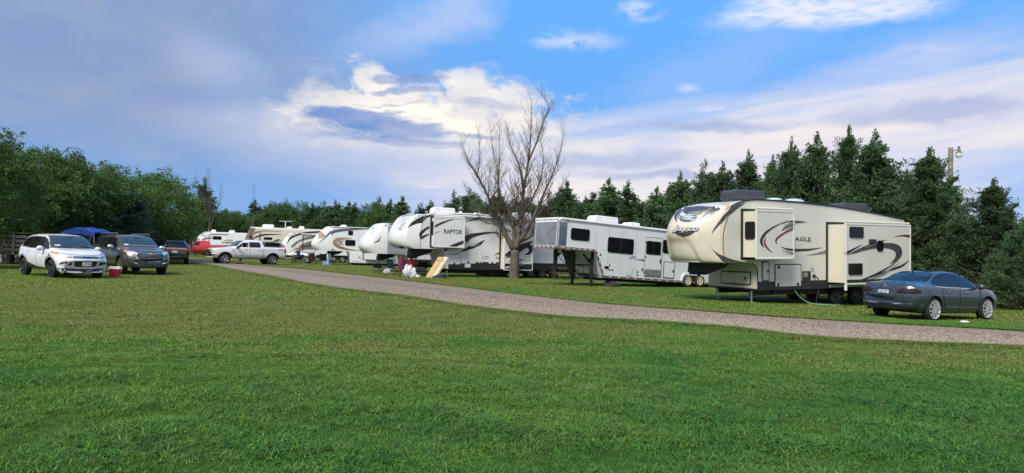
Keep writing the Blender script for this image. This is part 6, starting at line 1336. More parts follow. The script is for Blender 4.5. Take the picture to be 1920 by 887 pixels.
def wheel_chair():
    t = thing('garden_cart', 'black wheeled cart loaded with bags beside the cornhole boards', 'cart', at(786, 518), .2)
    for x in (-.22, .25):
        for y in (-.25, .25): wheel(t, (x, y, .13), (0, -1 if y < 0 else 1, 0), .13, .06, DARKM, 5, .6)
    MB().box(-.36, .40, -.24, .24, .20, .26).build('deck', DARKM, t); MB().box(-.34, .38, -.23, .23, .26, .52).build('bag', BLACKF, t, bevel=.06); MB().tube([(-.36, -.2, .24), (-.45, -.2, .85), (-.45, .2, .85), (-.36, .2, .24)], .014, 6).build('handle', DARKM, t)
wheel_chair()
def canopy_screen():
    t = thing('coat_stand', 'dark wine jacket hanging on a thin black stand', 'coat stand', at(751, 520), 0); MB().tube([(0, 0, 0), (0, 0, 1.25)], .018, 8).build('pole', DARKM, t)
    f = MB(); [f.bar((0, 0, .05), (.25*math.cos(a), .25*math.sin(a), .01), .02) for a in (0, 2.1, 4.2)]; f.build('foot', DARKM, t)
    n, m = 14, 8; vs = []
    for i in range(m):
        u = i/(m-1); k = .06+.11*u**.6
        for j in range(n): a = 2*PI*j/n; q = k*(1+.15*math.sin(4*a+u*3)); vs.append((q*math.cos(a)*1.1, q*math.sin(a)*.7, 1.2-.78*u))
    mb = MB(); mb.add(vs, [(i*n+j, i*n+(j+1) % n, (i+1)*n+(j+1) % n, (i+1)*n+j) for i in range(m-1) for j in range(n)]); mb.build('jacket', WINEF, t, smooth=3.2)
canopy_screen()
def folding_table():
    t = thing('picnic_table', 'brown picnic table in the shade behind the horse trailer neck', 'table', at(1062, 525), .3); W_ = M('brown_board', (.09, .065, .045), .8, var=.3)
    for i in range(4): MB().box(-.9, .9, -.36+i*.185, -.36+i*.185+.17, .71, .75).build('plank', W_, t)
    for y in (-.72, .60):
        MB().box(-.9, .9, y, y+.13, .42, .46).build('bench_plank', W_, t); 
    for x in (-.65, .65):
        MB().bar((x, -.70, 0), (x, .2, .71), .09, .04, up=(1, 0, 0)).build('leg', W_, t); MB().bar((x+.05, .70, 0), (x+.05, -.2, .71), .09, .04, up=(1, 0, 0)).build('leg', W_, t); MB().box(x-.03, x+.01, -.72, .72, .37, .41).build('crosspiece', W_, t)
folding_table()
def utility_trailer():
    p = at(568, 493); t = thing('utility_trailer', 'low open utility trailer with a white jet ski, behind the pickup', 'trailer', p, .12)
    f = MB()
    for y in (-.7, .7): f.box(-1.6, 1.6, y-.04, y+.04, .42, .50)
    for x in (-1.6, -.5, .6, 1.6): f.box(x-.03, x+.03, -.7, .7, .43, .49)
    f.bar((-1.6, -.7, .46), (-2.7, 0, .46), .07); f.bar((-1.6, .7, .46), (-2.7, 0, .46), .07); f.bar((1.2, -.7, .5), (1.2, -.7, 1.3), .06); f.bar((-2.6, 0, .05), (-2.6, 0, .75), .05); f.build('frame', STEEL, t)
    for y in (-.85, .85): wheel(t, (.5, y, .28), (0, 1 if y > 0 else -1, 0), .28, .17, ALU, 5, .6)
    h = MB(); secs = []
    for x, w, z0, z1 in ((-1.5, .05, .72, .80), (-1.2, .30, .60, .92), (-.6, .45, .55, 1.0), (0, .48, .53, .98), (.7, .46, .55, .9), (1.25, .40, .62, .82)): secs.append([(x, w*c*1.0, (z0+z1)/2+(z1-z0)/2*s) for c, s in ((math.cos(2*PI*k/14), math.sin(2*PI*k/14)) for k in range(14))])
    vs = [v for s in secs for v in s]; h.add(vs, [(i*14+j, i*14+(j+1) % 14, (i+1)*14+(j+1) % 14, (i+1)*14+j) for i in range(5) for j in range(14)]+[tuple(range(14)), tuple(5*14+j for j in range(13, -1, -1))])
    sk = thing('jet_ski', 'white jet ski with grey seat riding on the utility trailer', 'jet ski', p, .12)
    h.build('hull', WHITE, sk, smooth=1.0); MB().box(-.2, 1.0, -.16, .16, .93, 1.14).build('seat', GREYF, sk, bevel=.08); MB().tube([(-.45, -.35, 1.2), (-.35, 0, 1.12), (-.45, .35, 1.2)], .022, 6).build('handlebar', PLASTB, sk); MB().box(-1.1, .9, -.455, -.44, .72, .78).build('side_stripe', PLASTB, sk)
utility_trailer()
def lounge_chairs():
    for (px, py, rz, fab, lab) in ((622, 496, 2.6, GREYF, 'grey reclining lawn chair beside the tan swirl trailer'), (588, 497, 2.9, WINEF, 'purple grey lawn chair near the jet ski trailer'), (606, 497.5, 3.3, BLACKF, 'black lawn chair in front of the seated person')): camp_chair(lab, at(px, py), rz, fab, 1.05, .28)
    heap('blue_bundle', 'blue and white towel bundle on a lawn chair by the tan swirl trailer', 'towel', 612, 496.5, .3, .25, .9, M('pale_blue_towel', (.22, .33, .48), .9, var=.3), 9)
lounge_chairs()
def blue_canopy():
    p = at(158, 490); t = thing('canopy_tent', 'bright blue tarp canopy behind the parked crossovers', 'canopy', tuple(by_pix_g(163, 39.0)), -.2); W_, D_, H = 1.05, .7, 1.88
    n, m = 15, 11; vs = []
    for i in range(n):
        for j in range(m): u, v = i/(n-1)*2-1, j/(m-1)*2-1; vs.append((u*W_, v*D_, H+.30*(1-abs(u)**3.2)*(1-.4*v*v)+.03*math.sin(u*9+v*3)-(.18 if u < -.9 else 0)))
    mb = MB(); mb.add(vs, [(i*m+j, (i+1)*m+j, (i+1)*m+j+1, i*m+j+1) for i in range(n-1) for j in range(m-1)])
    a = MB(); o = mb.build('tarp', TARPB, t, smooth=3.2, fix=False); s = o.modifiers.new('cloth', 'SOLIDIFY'); s.thickness = .015
    v = MB(); k = 15; vs = [(-W_+2*W_*i/(k-1), -D_, H+.42*(1-abs(i/(k-1)*2-1)**2.4)*.5-.02) for i in range(k)]+[(-W_+2*W_*i/(k-1), -D_-.02, H+.42*(1-abs(i/(k-1)*2-1)**2.4)*.5-.30-.03*math.sin(i*2)) for i in range(k)]
    v.add(vs, [(i, i+1, k+i+1, k+i) for i in range(k-1)]); v.build('valance', TARPB, t, smooth=3.2, fix=False)
    for x in (-1, 1):
        for y in (-1, 1): MB().tube([(x*W_*.97, y*D_*.97, 0), (x*W_*.97, y*D_*.97, H)], .025, 8).build('pole', STEEL, t)
blue_canopy()
def pedestal():
    p = at(1, 492); o = MB().box(-.14, .14, -.11, .11, 0, 1.02).build('power_pedestal', PEDESTAL, bevel=.02); o.location = p; tag(o, 'grey power pedestal at the far left edge of the lawn', 'pedestal'); MB().box(-.11, .11, -.122, -.108, .45, .95).build('door', PEDESTAL, o, bevel=.01); MB().box(-.03, .03, -.135, -.12, .66, .72).build('latch', PLASTB, o)
pedestal()
def old_camper():
    """the pale trailer standing in the dark under the left trees"""
    g = by_pix_g(62, 38.5); t = thing('stock_trailer', 'weathered pale slatted stock trailer in the shade of the left trees', 'trailer', tuple(g), .1); g_ = M('shaded_white_board', (.06, .06, .058), .8, var=.3)  # pale boards, with the shade under the trees put into their dark colour
    for i in range(4): MB().box(-2.0, 2.0, -.02, .02, .75+i*.24, .75+i*.24+.15).build('slat', g_, t)
    for x in (-2.0, -1.0, 0, 1.0, 2.0): MB().box(x-.07, x+.07, -.05, .0, .55, 1.72).build('post', g_, t)
    MB().box(-2.05, 2.05, .02, 1.9, .55, .70).build('bed', DARKM, t); MB().box(-2.05, 2.05, 1.86, 1.92, .7, 1.68).build('rear_wall', OLDWOOD, t); MB().box(-2.1, 2.1, -.08, 2.0, 1.72, 1.76).build('roof', g_, t)
    for x in (-.45, .45): wheel(t, (x, -.12, .36), (0, -1, 0), .36, .22, DARKM, 6, .6)
old_camper()
def utility_pole():
    d = ray(1779, 500); Y = 44.0; x = d.x*Y/d.y; t = thing('light_pole', 'wooden pole with a yard lamp rising behind the cedars', 'light pole', (x, Y, 0)); H = CAMH+ray(1780, 277).z*Y/ray(1780, 277).y
    MB().tube([(0, 0, 0), (0, 0, H)], [.20, .135], 14).build('pole', WOODPOLE, t, smooth=.8)
    MB().tube([(.1, -.02, H-.18), (.35, -.02, H-.12), (.47, -.02, H-.10)], .035, 8).build('lamp_arm', STEEL, t)
    l = MB(); l.lathe((.50, -.02, H-.62), (0, 0, 1), [(.30, .19), (.36, .17), (.40, .10), (.52, .09), (.60, .06), (.62, .001)], 18); l.build('lamp_head', PLASTG, t, smooth=.7); b = MB(); b.lathe((.50, -.02, H-.62), (0, 0, 1), [(.30, .18), (.16, .20), (.04, .15), (0, .001)], 18); b.build('lamp_bowl', M('lamp_bowl', (.55, .55, .52), .3), t, smooth=.7)
    MB().box(.44, .56, -.06, .02, H+.0, H+.10).build('photocell', PLASTG, t)
utility_pole()

# ------------------------------------------------------------------ people
def person(label, loc, rz, J, E, R, shirt, trousers, hair, mats_by, head, hands):
    """J joints, E bones (pairs), R radii; one skinned surface, coloured by the nearest bone"""
    me = bpy.data.meshes.new('person'); me.from_pydata(J, E, []); o = bpy.data.objects.new('person', me); COL.objects.link(o)
    sk = o.modifiers.new('skin', 'SKIN'); sk.use_smooth_shade = True; o.modifiers.new('smooth', 'SUBSURF').levels = 1
    for i, v in enumerate(me.skin_vertices[0].data): v.radius = R[i]; v.use_root = (i == 0)
    bpy.context.view_layer.update(); m2 = evaluated(o); bpy.data.objects.remove(o)
    for m in (shirt, trousers, SKIN, hair, BLACKF): m2.materials.append(m)
    seg = [(Vector(J[a]), Vector(J[b])) for a, b in E]
    for p in m2.polygons:
        best = min(range(len(E)), key=lambda k: seg_d(p.center, *seg[k])); p.material_index = mats_by[best]
    m2.shade_smooth(); o = link('person', m2); o.location = loc; o.rotation_euler = (0, 0, rz); tag(o, label, 'person')
    c, f = Vector(head[0]), Vector(head[1]).normalized(); u = Vector((0, 0, 1)); s = f.cross(u)
    h = MB(); h.ball(c, (.078, .092, .115), 16, 12); h.build('head', SKIN, o, smooth=3.2); fa = MB(); fa.ball(c+f*.09-u*.01, (.014, .014, .022), 8, 6)
    for k in (-1, 1): fa.ball(c+s*k*.08, (.014, .018, .03), 8, 6)
    fa.build('nose_and_ears', SKIN, o, smooth=3.2); ey = MB()
    for k in (-1, 1): ey.ball(c+f*.076+s*k*.032+u*.012, .011, 8, 6)
    ey.bar(c+f*.08-u*.05-s*.022, c+f*.08-u*.05+s*.022, .008); ey.build('eyes_and_mouth', M('dark_feature', (.07, .03, .03), .5), o)
    hb = MB(); hb.ball(c-f*.02+u*.03, (.083, .095, .10), 14, 10); hh = hb.build('hair', hair, o, smooth=3.2)
    return o
def seg_d(p, a, b):
    d = b-a; t = max(0, min(1, (p-a).dot(d)/max(d.length_squared, 1e-9))); return (p-(a+d*t)).length
def hand_chain(J, E, R, MI, wrist, tip_dir, side, up, mi=2):
    """a palm with four fingers and a thumb grown from the wrist joint"""
    w = Vector(J[wrist]); d = Vector(tip_dir).normalized(); s = Vector(side).normalized(); u = Vector(up).normalized(); J.append(tuple(w+d*.07)); R.append((.030, .022)); E.append((wrist, len(J)-1)); MI.append(mi); pm = len(J)-1
    for k, ln in ((-1.5, .065), (-.5, .078), (.5, .074), (1.5, .058)):
        a = w+d*.10+s*.020*k; J.append(tuple(a)); R.append((.010, .010)); E.append((pm, len(J)-1)); MI.append(mi); J.append(tuple(a+d*ln*.6-u*ln*.25)); R.append((.009, .009)); E.append((len(J)-2, len(J)-1)); MI.append(mi); J.append(tuple(a+d*ln*.85-u*ln*.6)); R.append((.008, .008)); E.append((len(J)-2, len(J)-1)); MI.append(mi)
    a = w+d*.03+s*.04; J.append(tuple(a)); R.append((.012, .012)); E.append((wrist, len(J)-1)); MI.append(mi); J.append(tuple(a+d*.05+s*.015-u*.02)); R.append((.010, .010)); E.append((len(J)-2, len(J)-1)); MI.append(mi)
def seated(label, loc, rz, shirt, trousers, hair, raise_arm=True, sleeve_skin=True):
    J = [(0, 0, .52), (0, 0, .72), (0, .02, .98), (0, .02, 1.12), (0, 0, 1.20),                       # pelvis, waist, chest, neck base, neck top
         (-.10, -.02, .50), (-.14, -.44, .52), (-.14, -.48, .08), (-.14, -.62, .05), (.10, -.02, .50), (.14, -.44, .52), (.14, -.46, .08), (.14, -.60, .05),
         (-.19, .02, 1.06), (-.27, -.10, .84), (-.22, -.32, .74), (.19, .02, 1.06)]
    R = [(.15, .12), (.14, .11), (.16, .12), (.075, .075), (.055, .055), (.10, .10), (.068, .068), (.05, .05), (.045, .035), (.10, .10), (.068, .068), (.05, .05), (.045, .035), (.07, .07), (.045, .045), (.032, .032), (.07, .07)]
    E = [(0, 1), (1, 2), (2, 3), (3, 4), (0, 5), (5, 6), (6, 7), (7, 8), (0, 9), (9, 10), (10, 11), (11, 12), (2, 13), (13, 14), (14, 15), (2, 16)]; MI = [0, 0, 0, 2, 1, 1, 1, 4, 1, 1, 1, 4, 0, 0, 2, 0]
    if raise_arm: J += [(.30, -.04, 1.22), (.30, -.14, 1.45)]
    else: J += [(.27, -.10, .84), (.22, -.34, .90)]
    R += [(.045, .045), (.032, .032)]; E += [(16, 17), (17, 18)]; MI += [0, 2]
    hand_chain(J, E, R, MI, 15, (.1, -1, -.1), (1, 0, 0), (0, 0, 1)); hand_chain(J, E, R, MI, 18, (0, -.2, 1) if raise_arm else (0, -1, .2), (-1, 0, 0), (0, -1, 0) if raise_arm else (0, 0, 1))
    return person(label, loc, rz, J, E, R, shirt, trousers, hair, MI, ((0, -.02, 1.31), (0, -1, 0)), None)
g = at(558, 494.5); seated('person in dark clothes sitting and raising one hand beside the jet ski trailer', g, -.5, NAVYF, BLACKF, M('thin_grey_hair', (.30, .19, .13), .6)).scale = (1.08,)*3
camp_chair('dark camp chair under the seated person', (g[0]+.05, g[1]+.12, g[2]), -.5, BLACKF, .9, .15)
tm = Matrix.Translation((-21.167, 56.17, 0)) @ Matrix.Rotation(3.817, 4, 'Z'); q = tm @ Vector((.10, .66, .22))
seated('driver in a pale shirt at the open window of the white pickup', tuple(q), 3.817+PI/2, WHITEF, NAVYF, HAIR, False)

# ------------------------------------------------------------------ trees
def leaf_material(name, col, col2, tip=None, rough=.55, trans=.3):
    m = bpy.data.materials.new(name); m.use_nodes = True; T = NT(m.node_tree); p = T.n['Principled BSDF']
    tc = T.new('ShaderNodeTexCoord').outputs['Object']; at_ = T.new('ShaderNodeAttribute', attribute_name='hue').outputs['Fac']; rnd = T.new('ShaderNodeObjectInfo').outputs['Random']
    n = T.step(T.noise(tc, .9, 4, .6), .32, .68); c = T.mix(n, col, col2)
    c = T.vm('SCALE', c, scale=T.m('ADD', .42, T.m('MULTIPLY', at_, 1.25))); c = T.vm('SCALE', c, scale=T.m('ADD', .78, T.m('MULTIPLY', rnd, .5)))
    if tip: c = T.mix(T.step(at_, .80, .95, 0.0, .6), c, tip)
    T.put(p.inputs['Base Color'], c); p.inputs['Roughness'].default_value = rough; p.inputs['Specular IOR Level'].default_value = .3
    tr = T.new('ShaderNodeBsdfTranslucent'); T.put(tr.inputs[0], c); mx = T.new('ShaderNodeMixShader'); mx.inputs[0].default_value = trans
    T.l.new(p.outputs[0], mx.inputs[1]); T.l.new(tr.outputs[0], mx.inputs[2]); T.l.new(mx.outputs[0], T.n['Material Output'].inputs[0]); return m
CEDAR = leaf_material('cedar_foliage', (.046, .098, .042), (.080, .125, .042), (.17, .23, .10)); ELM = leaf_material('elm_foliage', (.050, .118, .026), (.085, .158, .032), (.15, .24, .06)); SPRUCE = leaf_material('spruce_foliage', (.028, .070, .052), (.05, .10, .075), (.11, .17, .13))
BARK = M('grey_bark', (.088, .068, .054), .9, var=.35, vs=6, bump=.6, bs=25); DEADW = M('dead_branch_wood', (.075, .057, .047), .9, var=.25, vs=5, bump=.3, bs=40)
class Leaves:
    """many small faces from numpy arrays"""
    def __init__(s): s.v = []; s.h = []
    def add(s, C, D, L, W, seed_hue=None):
        """C (n,3) bases, D (n,3) directions, L lengths, W widths: one four cornered leaf each"""
        n = len(C); D = D/(np.linalg.norm(D, axis=1)[:, None]+1e-9); A = RNG.normal(size=(n, 3)); S = np.cross(D, A); S /= np.linalg.norm(S, axis=1)[:, None]+1e-9; N = np.cross(S, D)
        L = np.broadcast_to(L, n)[:, None]; W = np.broadcast_to(W, n)[:, None]; mid = C+D*L*.5+N*L*.08
        s.v.append(np.stack([C, mid+S*W*.5, C+D*L, mid-S*W*.5], 1).reshape(-1, 3)); s.h.append(np.repeat(RNG.uniform(0, 1, n) if seed_hue is None else seed_hue, 4))
    def mesh(s, name, mat):
        V = np.concatenate(s.v); n = len(V)//4; me = bpy.data.meshes.new(name); me.vertices.add(len(V)); me.vertices.foreach_set('co', V.astype(np.float32).ravel())
        me.loops.add(len(V)); me.loops.foreach_set('vertex_index', np.arange(len(V), dtype=np.int32)); me.polygons.add(n); me.polygons.foreach_set('loop_start', np.arange(0, len(V), 4, dtype=np.int32)); me.polygons.foreach_set('loop_total', np.full(n, 4, np.int32))
        me.update(calc_edges=True); a = me.attributes.new('hue', 'FLOAT', 'POINT'); a.data.foreach_set('value', np.concatenate(s.h).astype(np.float32)); me.materials.append(mat); return me
def plume(Lv, rr, p, ax, L, n, ls, spread, w=.45, hb=.40, droop=0.0):
    """a feathery spray: small leaves set along a short axis, widest in the middle"""
    ax = ax/(np.linalg.norm(ax)+1e-9); t = rr.uniform(0, 1, n)[:, None]; wd = (np.sin(PI*(t*.85+.12)))*L*spread
    C = p+ax*t*L+rr.normal(0, 1, (n, 3))*wd*np.array([1, 1, .6])-np.array([0, 0, droop*L])*t*t; D = ax*1.1+rr.normal(0, .55, (n, 3))+np.array([0, 0, -droop])
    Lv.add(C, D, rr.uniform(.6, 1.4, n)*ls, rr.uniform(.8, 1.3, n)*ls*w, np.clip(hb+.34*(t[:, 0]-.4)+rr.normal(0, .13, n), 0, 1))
def cedar_mesh(seed, spread=.30, n_b=120, subs=9, per=34, mat=CEDAR, lean=(0, 0), ragged=.35, ls=.017, tops_n=4):
    """a red cedar of unit height: pointed, crooked, made of upswept boughs that carry feathery sprays; returns crown mesh, trunk mesh"""
    rr = np.random.default_rng(seed); Lv = Leaves(); tw = MB(); tw.tube([(0, 0, 0), (lean[0]*.3, lean[1]*.3, .5), (lean[0], lean[1], .97)], [.022, .014, .003], 7)
    tops = [(0, 0, 1.0, 1.0)]+[(rr.normal(0, .13)*spread/.3, rr.normal(0, .13)*spread/.3, rr.uniform(.60, .90), .6) for _ in range(tops_n)]
    for k in range(n_b):
        tx, ty, tz, tk = tops[0] if rr.random() < .55 else tops[rr.integers(1, len(tops))]
        u = (k+rr.uniform(0, 1))/n_b; u = u**.9; z = (.02+.90*u)*tz; a = k*2.399+rr.normal(0, .4); env = spread*tk**.6*(.06+.94*(1-u)**.95)*(1+ragged*rr.normal(.05, .5)+.2*ragged*math.sin(3*a+seed)); env = max(.025, env)
        b0 = np.array([tx*min(1, z*1.6)+lean[0]*z, ty*min(1, z*1.6)+lean[1]*z, z]); out = np.array([math.cos(a), math.sin(a), 0.0]); rise = rr.uniform(.15, .55)+.75*u
        pt = lambda s: b0+out*env*s+np.array([0, 0, 1.0])*env*(rise*s**1.8-.10*s)+np.array([.07, 0, 0])*env*s*s
        tw.tube([tuple(pt(0)), tuple(pt(.5)), tuple(pt(1))], [.005, .0035, .001], 4); hb = rr.normal(.40, .08)
        for j in range(subs):
            s = .22+.78*(j+rr.uniform(0, 1))/subs; p = pt(s)+rr.normal(0, .10, 3)*env*np.array([1, 1, .5]); ax = out*(.8)+np.array([0, 0, .35+rise*.7])+rr.normal(0, .50, 3); L = rr.uniform(.06, .13)*(1.1-.45*u)*(.6+spread*1.3)
            plume(Lv, rr, p, ax, L, per, ls, .20, hb=hb, droop=rr.uniform(0, .5))
    for tx, ty, tz, tk in tops:
        b = np.array([tx+lean[0]*tz, ty+lean[1]*tz, tz]) if tz < 1 else np.array([lean[0], lean[1], 1.0])
        for j in range(16): h = rr.uniform(.0, .20); plume(Lv, rr, b-np.array([0, 0, h])+rr.normal(0, .004+.13*h*spread/.25, 3)*np.array([1, 1, 0]), np.append(rr.normal(.12, .12+1.2*h, 2), 1.0), rr.uniform(.05, .08)+.2*h, per, ls, .11, hb=.45)
    return Lv.mesh('crown', mat), tw.mesh('trunk', BARK)
def elm_mesh(seed, n_cl=260, mat=ELM, rx=.42, zlo=.14, ls=.0150, droop=.6, per=26, subs=9):
    """a broad leafy tree of unit height: drooping leafy sprays gathered in clumps round its limbs, with gaps between"""
    rr = np.random.default_rng(seed); Lv = Leaves(); tw = MB(); tw.tube([(0, 0, 0), (.01, 0, .2), (.02, .01, .42)], [.035, .028, .02], 9)
    for k in range(n_cl):
        a = rr.uniform(0, 2*PI); v = rr.uniform(-1, 1); r = rr.uniform(.40, 1)**.5; w = math.sqrt(1-v*v); lob = 1+.18*math.sin(2*a+seed)+.14*math.sin(5*a+v*4+seed*2)+rr.normal(0, .06)
        out = np.array([math.cos(a)*w, math.sin(a)*w, v*.8]); c = np.array([out[0]*r*rx*lob, out[1]*r*rx*lob, zlo+(1-zlo)*.48+v*r*(1-zlo)*.46*(.88+.13*math.sin(3*a+seed)+.08*math.sin(7*a+seed))]); hb = rr.normal(.38, .09)
        for j in range(subs):
            p = c+rr.normal(0, .030, 3); ax = out*.9+rr.normal(0, .6, 3)+np.array([0, 0, .25]); plume(Lv, rr, p, ax, rr.uniform(.05, .115), per, ls, .22, w=.55, hb=hb, droop=rr.uniform(.2, 1)*droop)
        if k % 7 == 0: m = c*.5+np.array([0, 0, .14]); tw.tube([(.02, .01, .22+.15*rr.random()), tuple(m), tuple(c)], [.014, .008, .003], 5)
    return Lv.mesh('crown', mat), tw.mesh('trunk', BARK)
CED = [cedar_mesh(11, .29, 120, 8, 24, ls=.020, tops_n=2), cedar_mesh(12, .26, 120, 8, 24, ls=.020, lean=(.05, 0), tops_n=2), cedar_mesh(13, .33, 120, 8, 24, ls=.020, ragged=.6, tops_n=2), cedar_mesh(14, .17, 90, 7, 24, ls=.020, lean=(-.03, .02), tops_n=1)]
CEDN = [cedar_mesh(21, .31, 150, 11, 38, lean=(.04, 0), ragged=.7, tops_n=1, ls=.016), cedar_mesh(22, .36, 165, 11, 38, ragged=.8, lean=(.05, 0), tops_n=2, ls=.016), cedar_mesh(23, .235, 150, 10, 38, ragged=.6, tops_n=1, ls=.016)]
ELMS = [elm_mesh(31), elm_mesh(32, rx=.48), elm_mesh(33, rx=.36, n_cl=230)]
SPRU = [cedar_mesh(41, .30, 130, 9, 30, mat=SPRUCE, ragged=.25, tops_n=1)]
def tree(kind, label, x, y, h, var, rz=0.0, sxy=1.0, group=None):
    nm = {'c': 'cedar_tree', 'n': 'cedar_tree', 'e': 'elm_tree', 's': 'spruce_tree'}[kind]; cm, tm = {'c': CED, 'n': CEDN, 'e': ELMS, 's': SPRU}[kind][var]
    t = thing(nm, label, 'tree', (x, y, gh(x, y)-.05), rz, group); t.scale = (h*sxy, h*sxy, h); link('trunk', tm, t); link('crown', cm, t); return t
def by_pix(px, Y, py_top):
    d = ray(px, py_top); return d.x*Y/d.y, Y, CAMH+d.z*Y/d.y
G1 = 'cedars in the row behind the trailers'
WORDS = 'one two three four five six seven eight nine ten eleven twelve thirteen fourteen fifteen sixteen seventeen eighteen'.split()
right_row = [  # kind, photo x of the tip, distance, photo y of the tip, variant, width factor, label
    ('n', 1905, 27.5, 425, 1, 1.0, 'broad cedar at the right edge of the photo, behind the sedan nose'), ('n', 1850, 30.0, 345, 0, 1.0, 'ragged leaning cedar right of the yard lamp pole'), ('n', 1728, 33.5, 290, 0, 1.0, 'wide cedar just left of the yard lamp pole, above the sedan'),
    ('n', 1800, 31.0, 405, 2, 1.25, 'bushy lower cedar behind the sedan roof'), ('n', 1638, 36.0, 262, 2, 1.2, 'dense tall cedar above the rear of the cream trailer'), ('n', 1582, 39.0, 250, 0, .62, 'tallest slender cedar over the cream trailer roof'), ('n', 1690, 37.0, 330, 0, .9, 'short cedar between the dense cedar and the lamp pole'),
    ('c', 1532, 41.0, 268, 0, .95, 'pointed cedar left of the tallest slender one'), ('n', 1475, 42.5, 276, 1, .72, 'cedar with a ragged top over the front air conditioner'), ('n', 1402, 45.0, 297, 2, 1.0, 'full cedar above the nose of the cream trailer'), ('c', 1355, 47.0, 318, 2, 1.1, 'cedar with drooping tips just left of the trailer nose'),
    ('c', 1312, 49.0, 314, 1, 1.0, 'narrow topped cedar over the gap beside the cream nose'), ('c', 1276, 51.0, 335, 2, 1.1, 'round shouldered cedar right of the horse trailer door'), ('c', 1232, 53.5, 362, 0, 1.25, 'low cedar above the horse trailer entry door'), ('c', 1186, 56.0, 350, 3, 1.3, 'dark twin topped cedar over the horse trailer'), ('c', 1142, 58.5, 346, 0, 1.2, 'cedar above the large window of the horse trailer'),
    ('c', 1098, 61.0, 378, 2, 1.2, 'low cedar over the front window of the horse trailer'), ('c', 1062, 63.0, 349, 0, 1.15, 'pointed cedar just right of the bare tree'), ('c', 1022, 66.0, 368, 1, 1.2, 'cedar seen through the right limbs of the bare tree'), ('c', 978, 68.0, 372, 2, 1.3, 'cedar behind the trunk of the bare tree'), ('c', 935, 72.0, 365, 0, 1.25, 'cedar seen through the left limbs of the bare tree'), ('c', 880, 75.0, 362, 2, 1.3, 'spreading cedar left of the bare tree'), ('c', 843, 79.0, 366, 1, 1.2, 'cedar above the roof unit of the toy hauler')]
right_row += [('n', 1612, 37.5, 330, 1, 1.2, 'low wide cedar filling the gap behind the tall slender one'), ('n', 1500, 42, 335, 0, 1.1, 'low cedar between the pointed and ragged cedars'), ('n', 1435, 44.5, 335, 1, 1.1, 'low cedar behind the front air conditioner'), ('n', 1770, 36, 345, 0, 1.1, 'cedar in front of the foot of the lamp pole'), ('n', 1860, 33, 440, 1, 1.3, 'dark low cedar behind the sedan bonnet'), ('n', 1960, 29, 380, 0, 1.2, 'cedar cut off by the right edge of the photo'), ('c', 1330, 50, 350, 0, 1.4, 'low cedar close left of the cream nose'), ('n', 1665, 35, 350, 1, 1.2, 'low cedar behind the rear slide-out')]
for i, (k, px, Y, py, v, sx, lab) in enumerate(right_row):
    x, y, h = by_pix(px, Y, py); tree(k, lab, x, y, h+.1, v, (i*1.7) % 1.6-.8, sx, G1)
for i in range(17):      # the row closes up behind the horse trailer and the toy hauler
    px = 850+i*29; x, y, h = by_pix(px+RNG.uniform(-9, 9), 78-i*1.55, 391+RNG.uniform(-9, 9)-i*1.5); tree('c', 'low cedar closing the row, number %s to the right of the toy hauler roof unit' % WORDS[i], x, y, h, i % 3, i*1.9, 1.7, G1)
G2 = 'trees of the far line beyond the campers'
far_row = [('c', 812, 92, 378, 3, 1.0, 'thin dark spire in the far line above the toy hauler nose'), ('c', 790, 95, 383, 3, 1.0, 'small spire left of the toy hauler roof unit'), ('c', 754, 98, 371, 0, 1.0, 'pointed far cedar above the ribbed trailer'), ('c', 738, 100, 375, 3, 1.1, 'slim far cedar beside the pointed one'), ('c', 720, 101, 372, 1, 1.2, 'leaning far cedar over the ribbed trailer cap'), ('e', 702, 99, 369, 2, .75, 'rounded green tree in the far line above the ribbed trailer'),
    ('c', 672, 103, 382, 3, 1.2, 'far cedar right of the swirl trailer roof'), ('c', 655, 105, 381, 0, 1.2, 'far cedar over the swirl trailer roof'), ('c', 628, 106, 378, 2, 1.2, 'far cedar with a blunt top over the swirl trailer nose'), ('c', 608, 108, 379, 1, 1.2, 'far cedar right of the big far elm'), ('c', 586, 108, 383, 2, 1.3, 'far cedar close beside the big far elm'), ('e', 545, 110, 367, 1, .85, 'big dark round elm in the far line over the motorhome'), ('e', 524, 112, 373, 0, .8, 'left hand neighbour of the big far elm'), ('c', 506, 112, 384, 2, 1.3, 'low far cedar over the motorhome front'), ('c', 484, 112, 376, 3, 1.3, 'dark spire far cedar over the motorhome corner'),
    ('e', 458, 108, 390, 1, 1.0, 'low bushy tree left of the motorhome'), ('e', 430, 104, 385, 2, 1.0, 'bushy tree above the plain white trailer'), ('e', 405, 112, 396, 0, 1.0, 'dark bush above the red pickup'), ('c', 392, 97, 336, 1, .8, 'tall half dead cedar standing alone above the red pickup'), ('e', 366, 108, 400, 1, .9, 'low tree at the end of the left tree mass')]
for i, (k, px, Y, py, v, sx, lab) in enumerate(far_row):
    x, y, h = by_pix(px, Y, py); tree(k, lab, x, y, h*.97, v, i*2.3, sx*(1.3 if k == 'c' else 1), G2)
WORDS = 'one two three four five six seven eight nine ten eleven twelve thirteen fourteen fifteen sixteen seventeen eighteen'.split()
for i in range(18):      # shrubby undergrowth closing the line, one low cedar each
    px = 385+i*50; Y = 116-i*2.2; x, y, h = by_pix(px+RNG.uniform(-8, 8), Y, 412+RNG.uniform(-8, 8)+i*.4); tree('c', 'low dark cedar at the foot of the far line, number %s from its left end' % WORDS[i], x, y, h, i % 3, i*1.1, 2.2, 'low cedars at the foot of the far line')
G3 = 'leafy trees massed at the left'
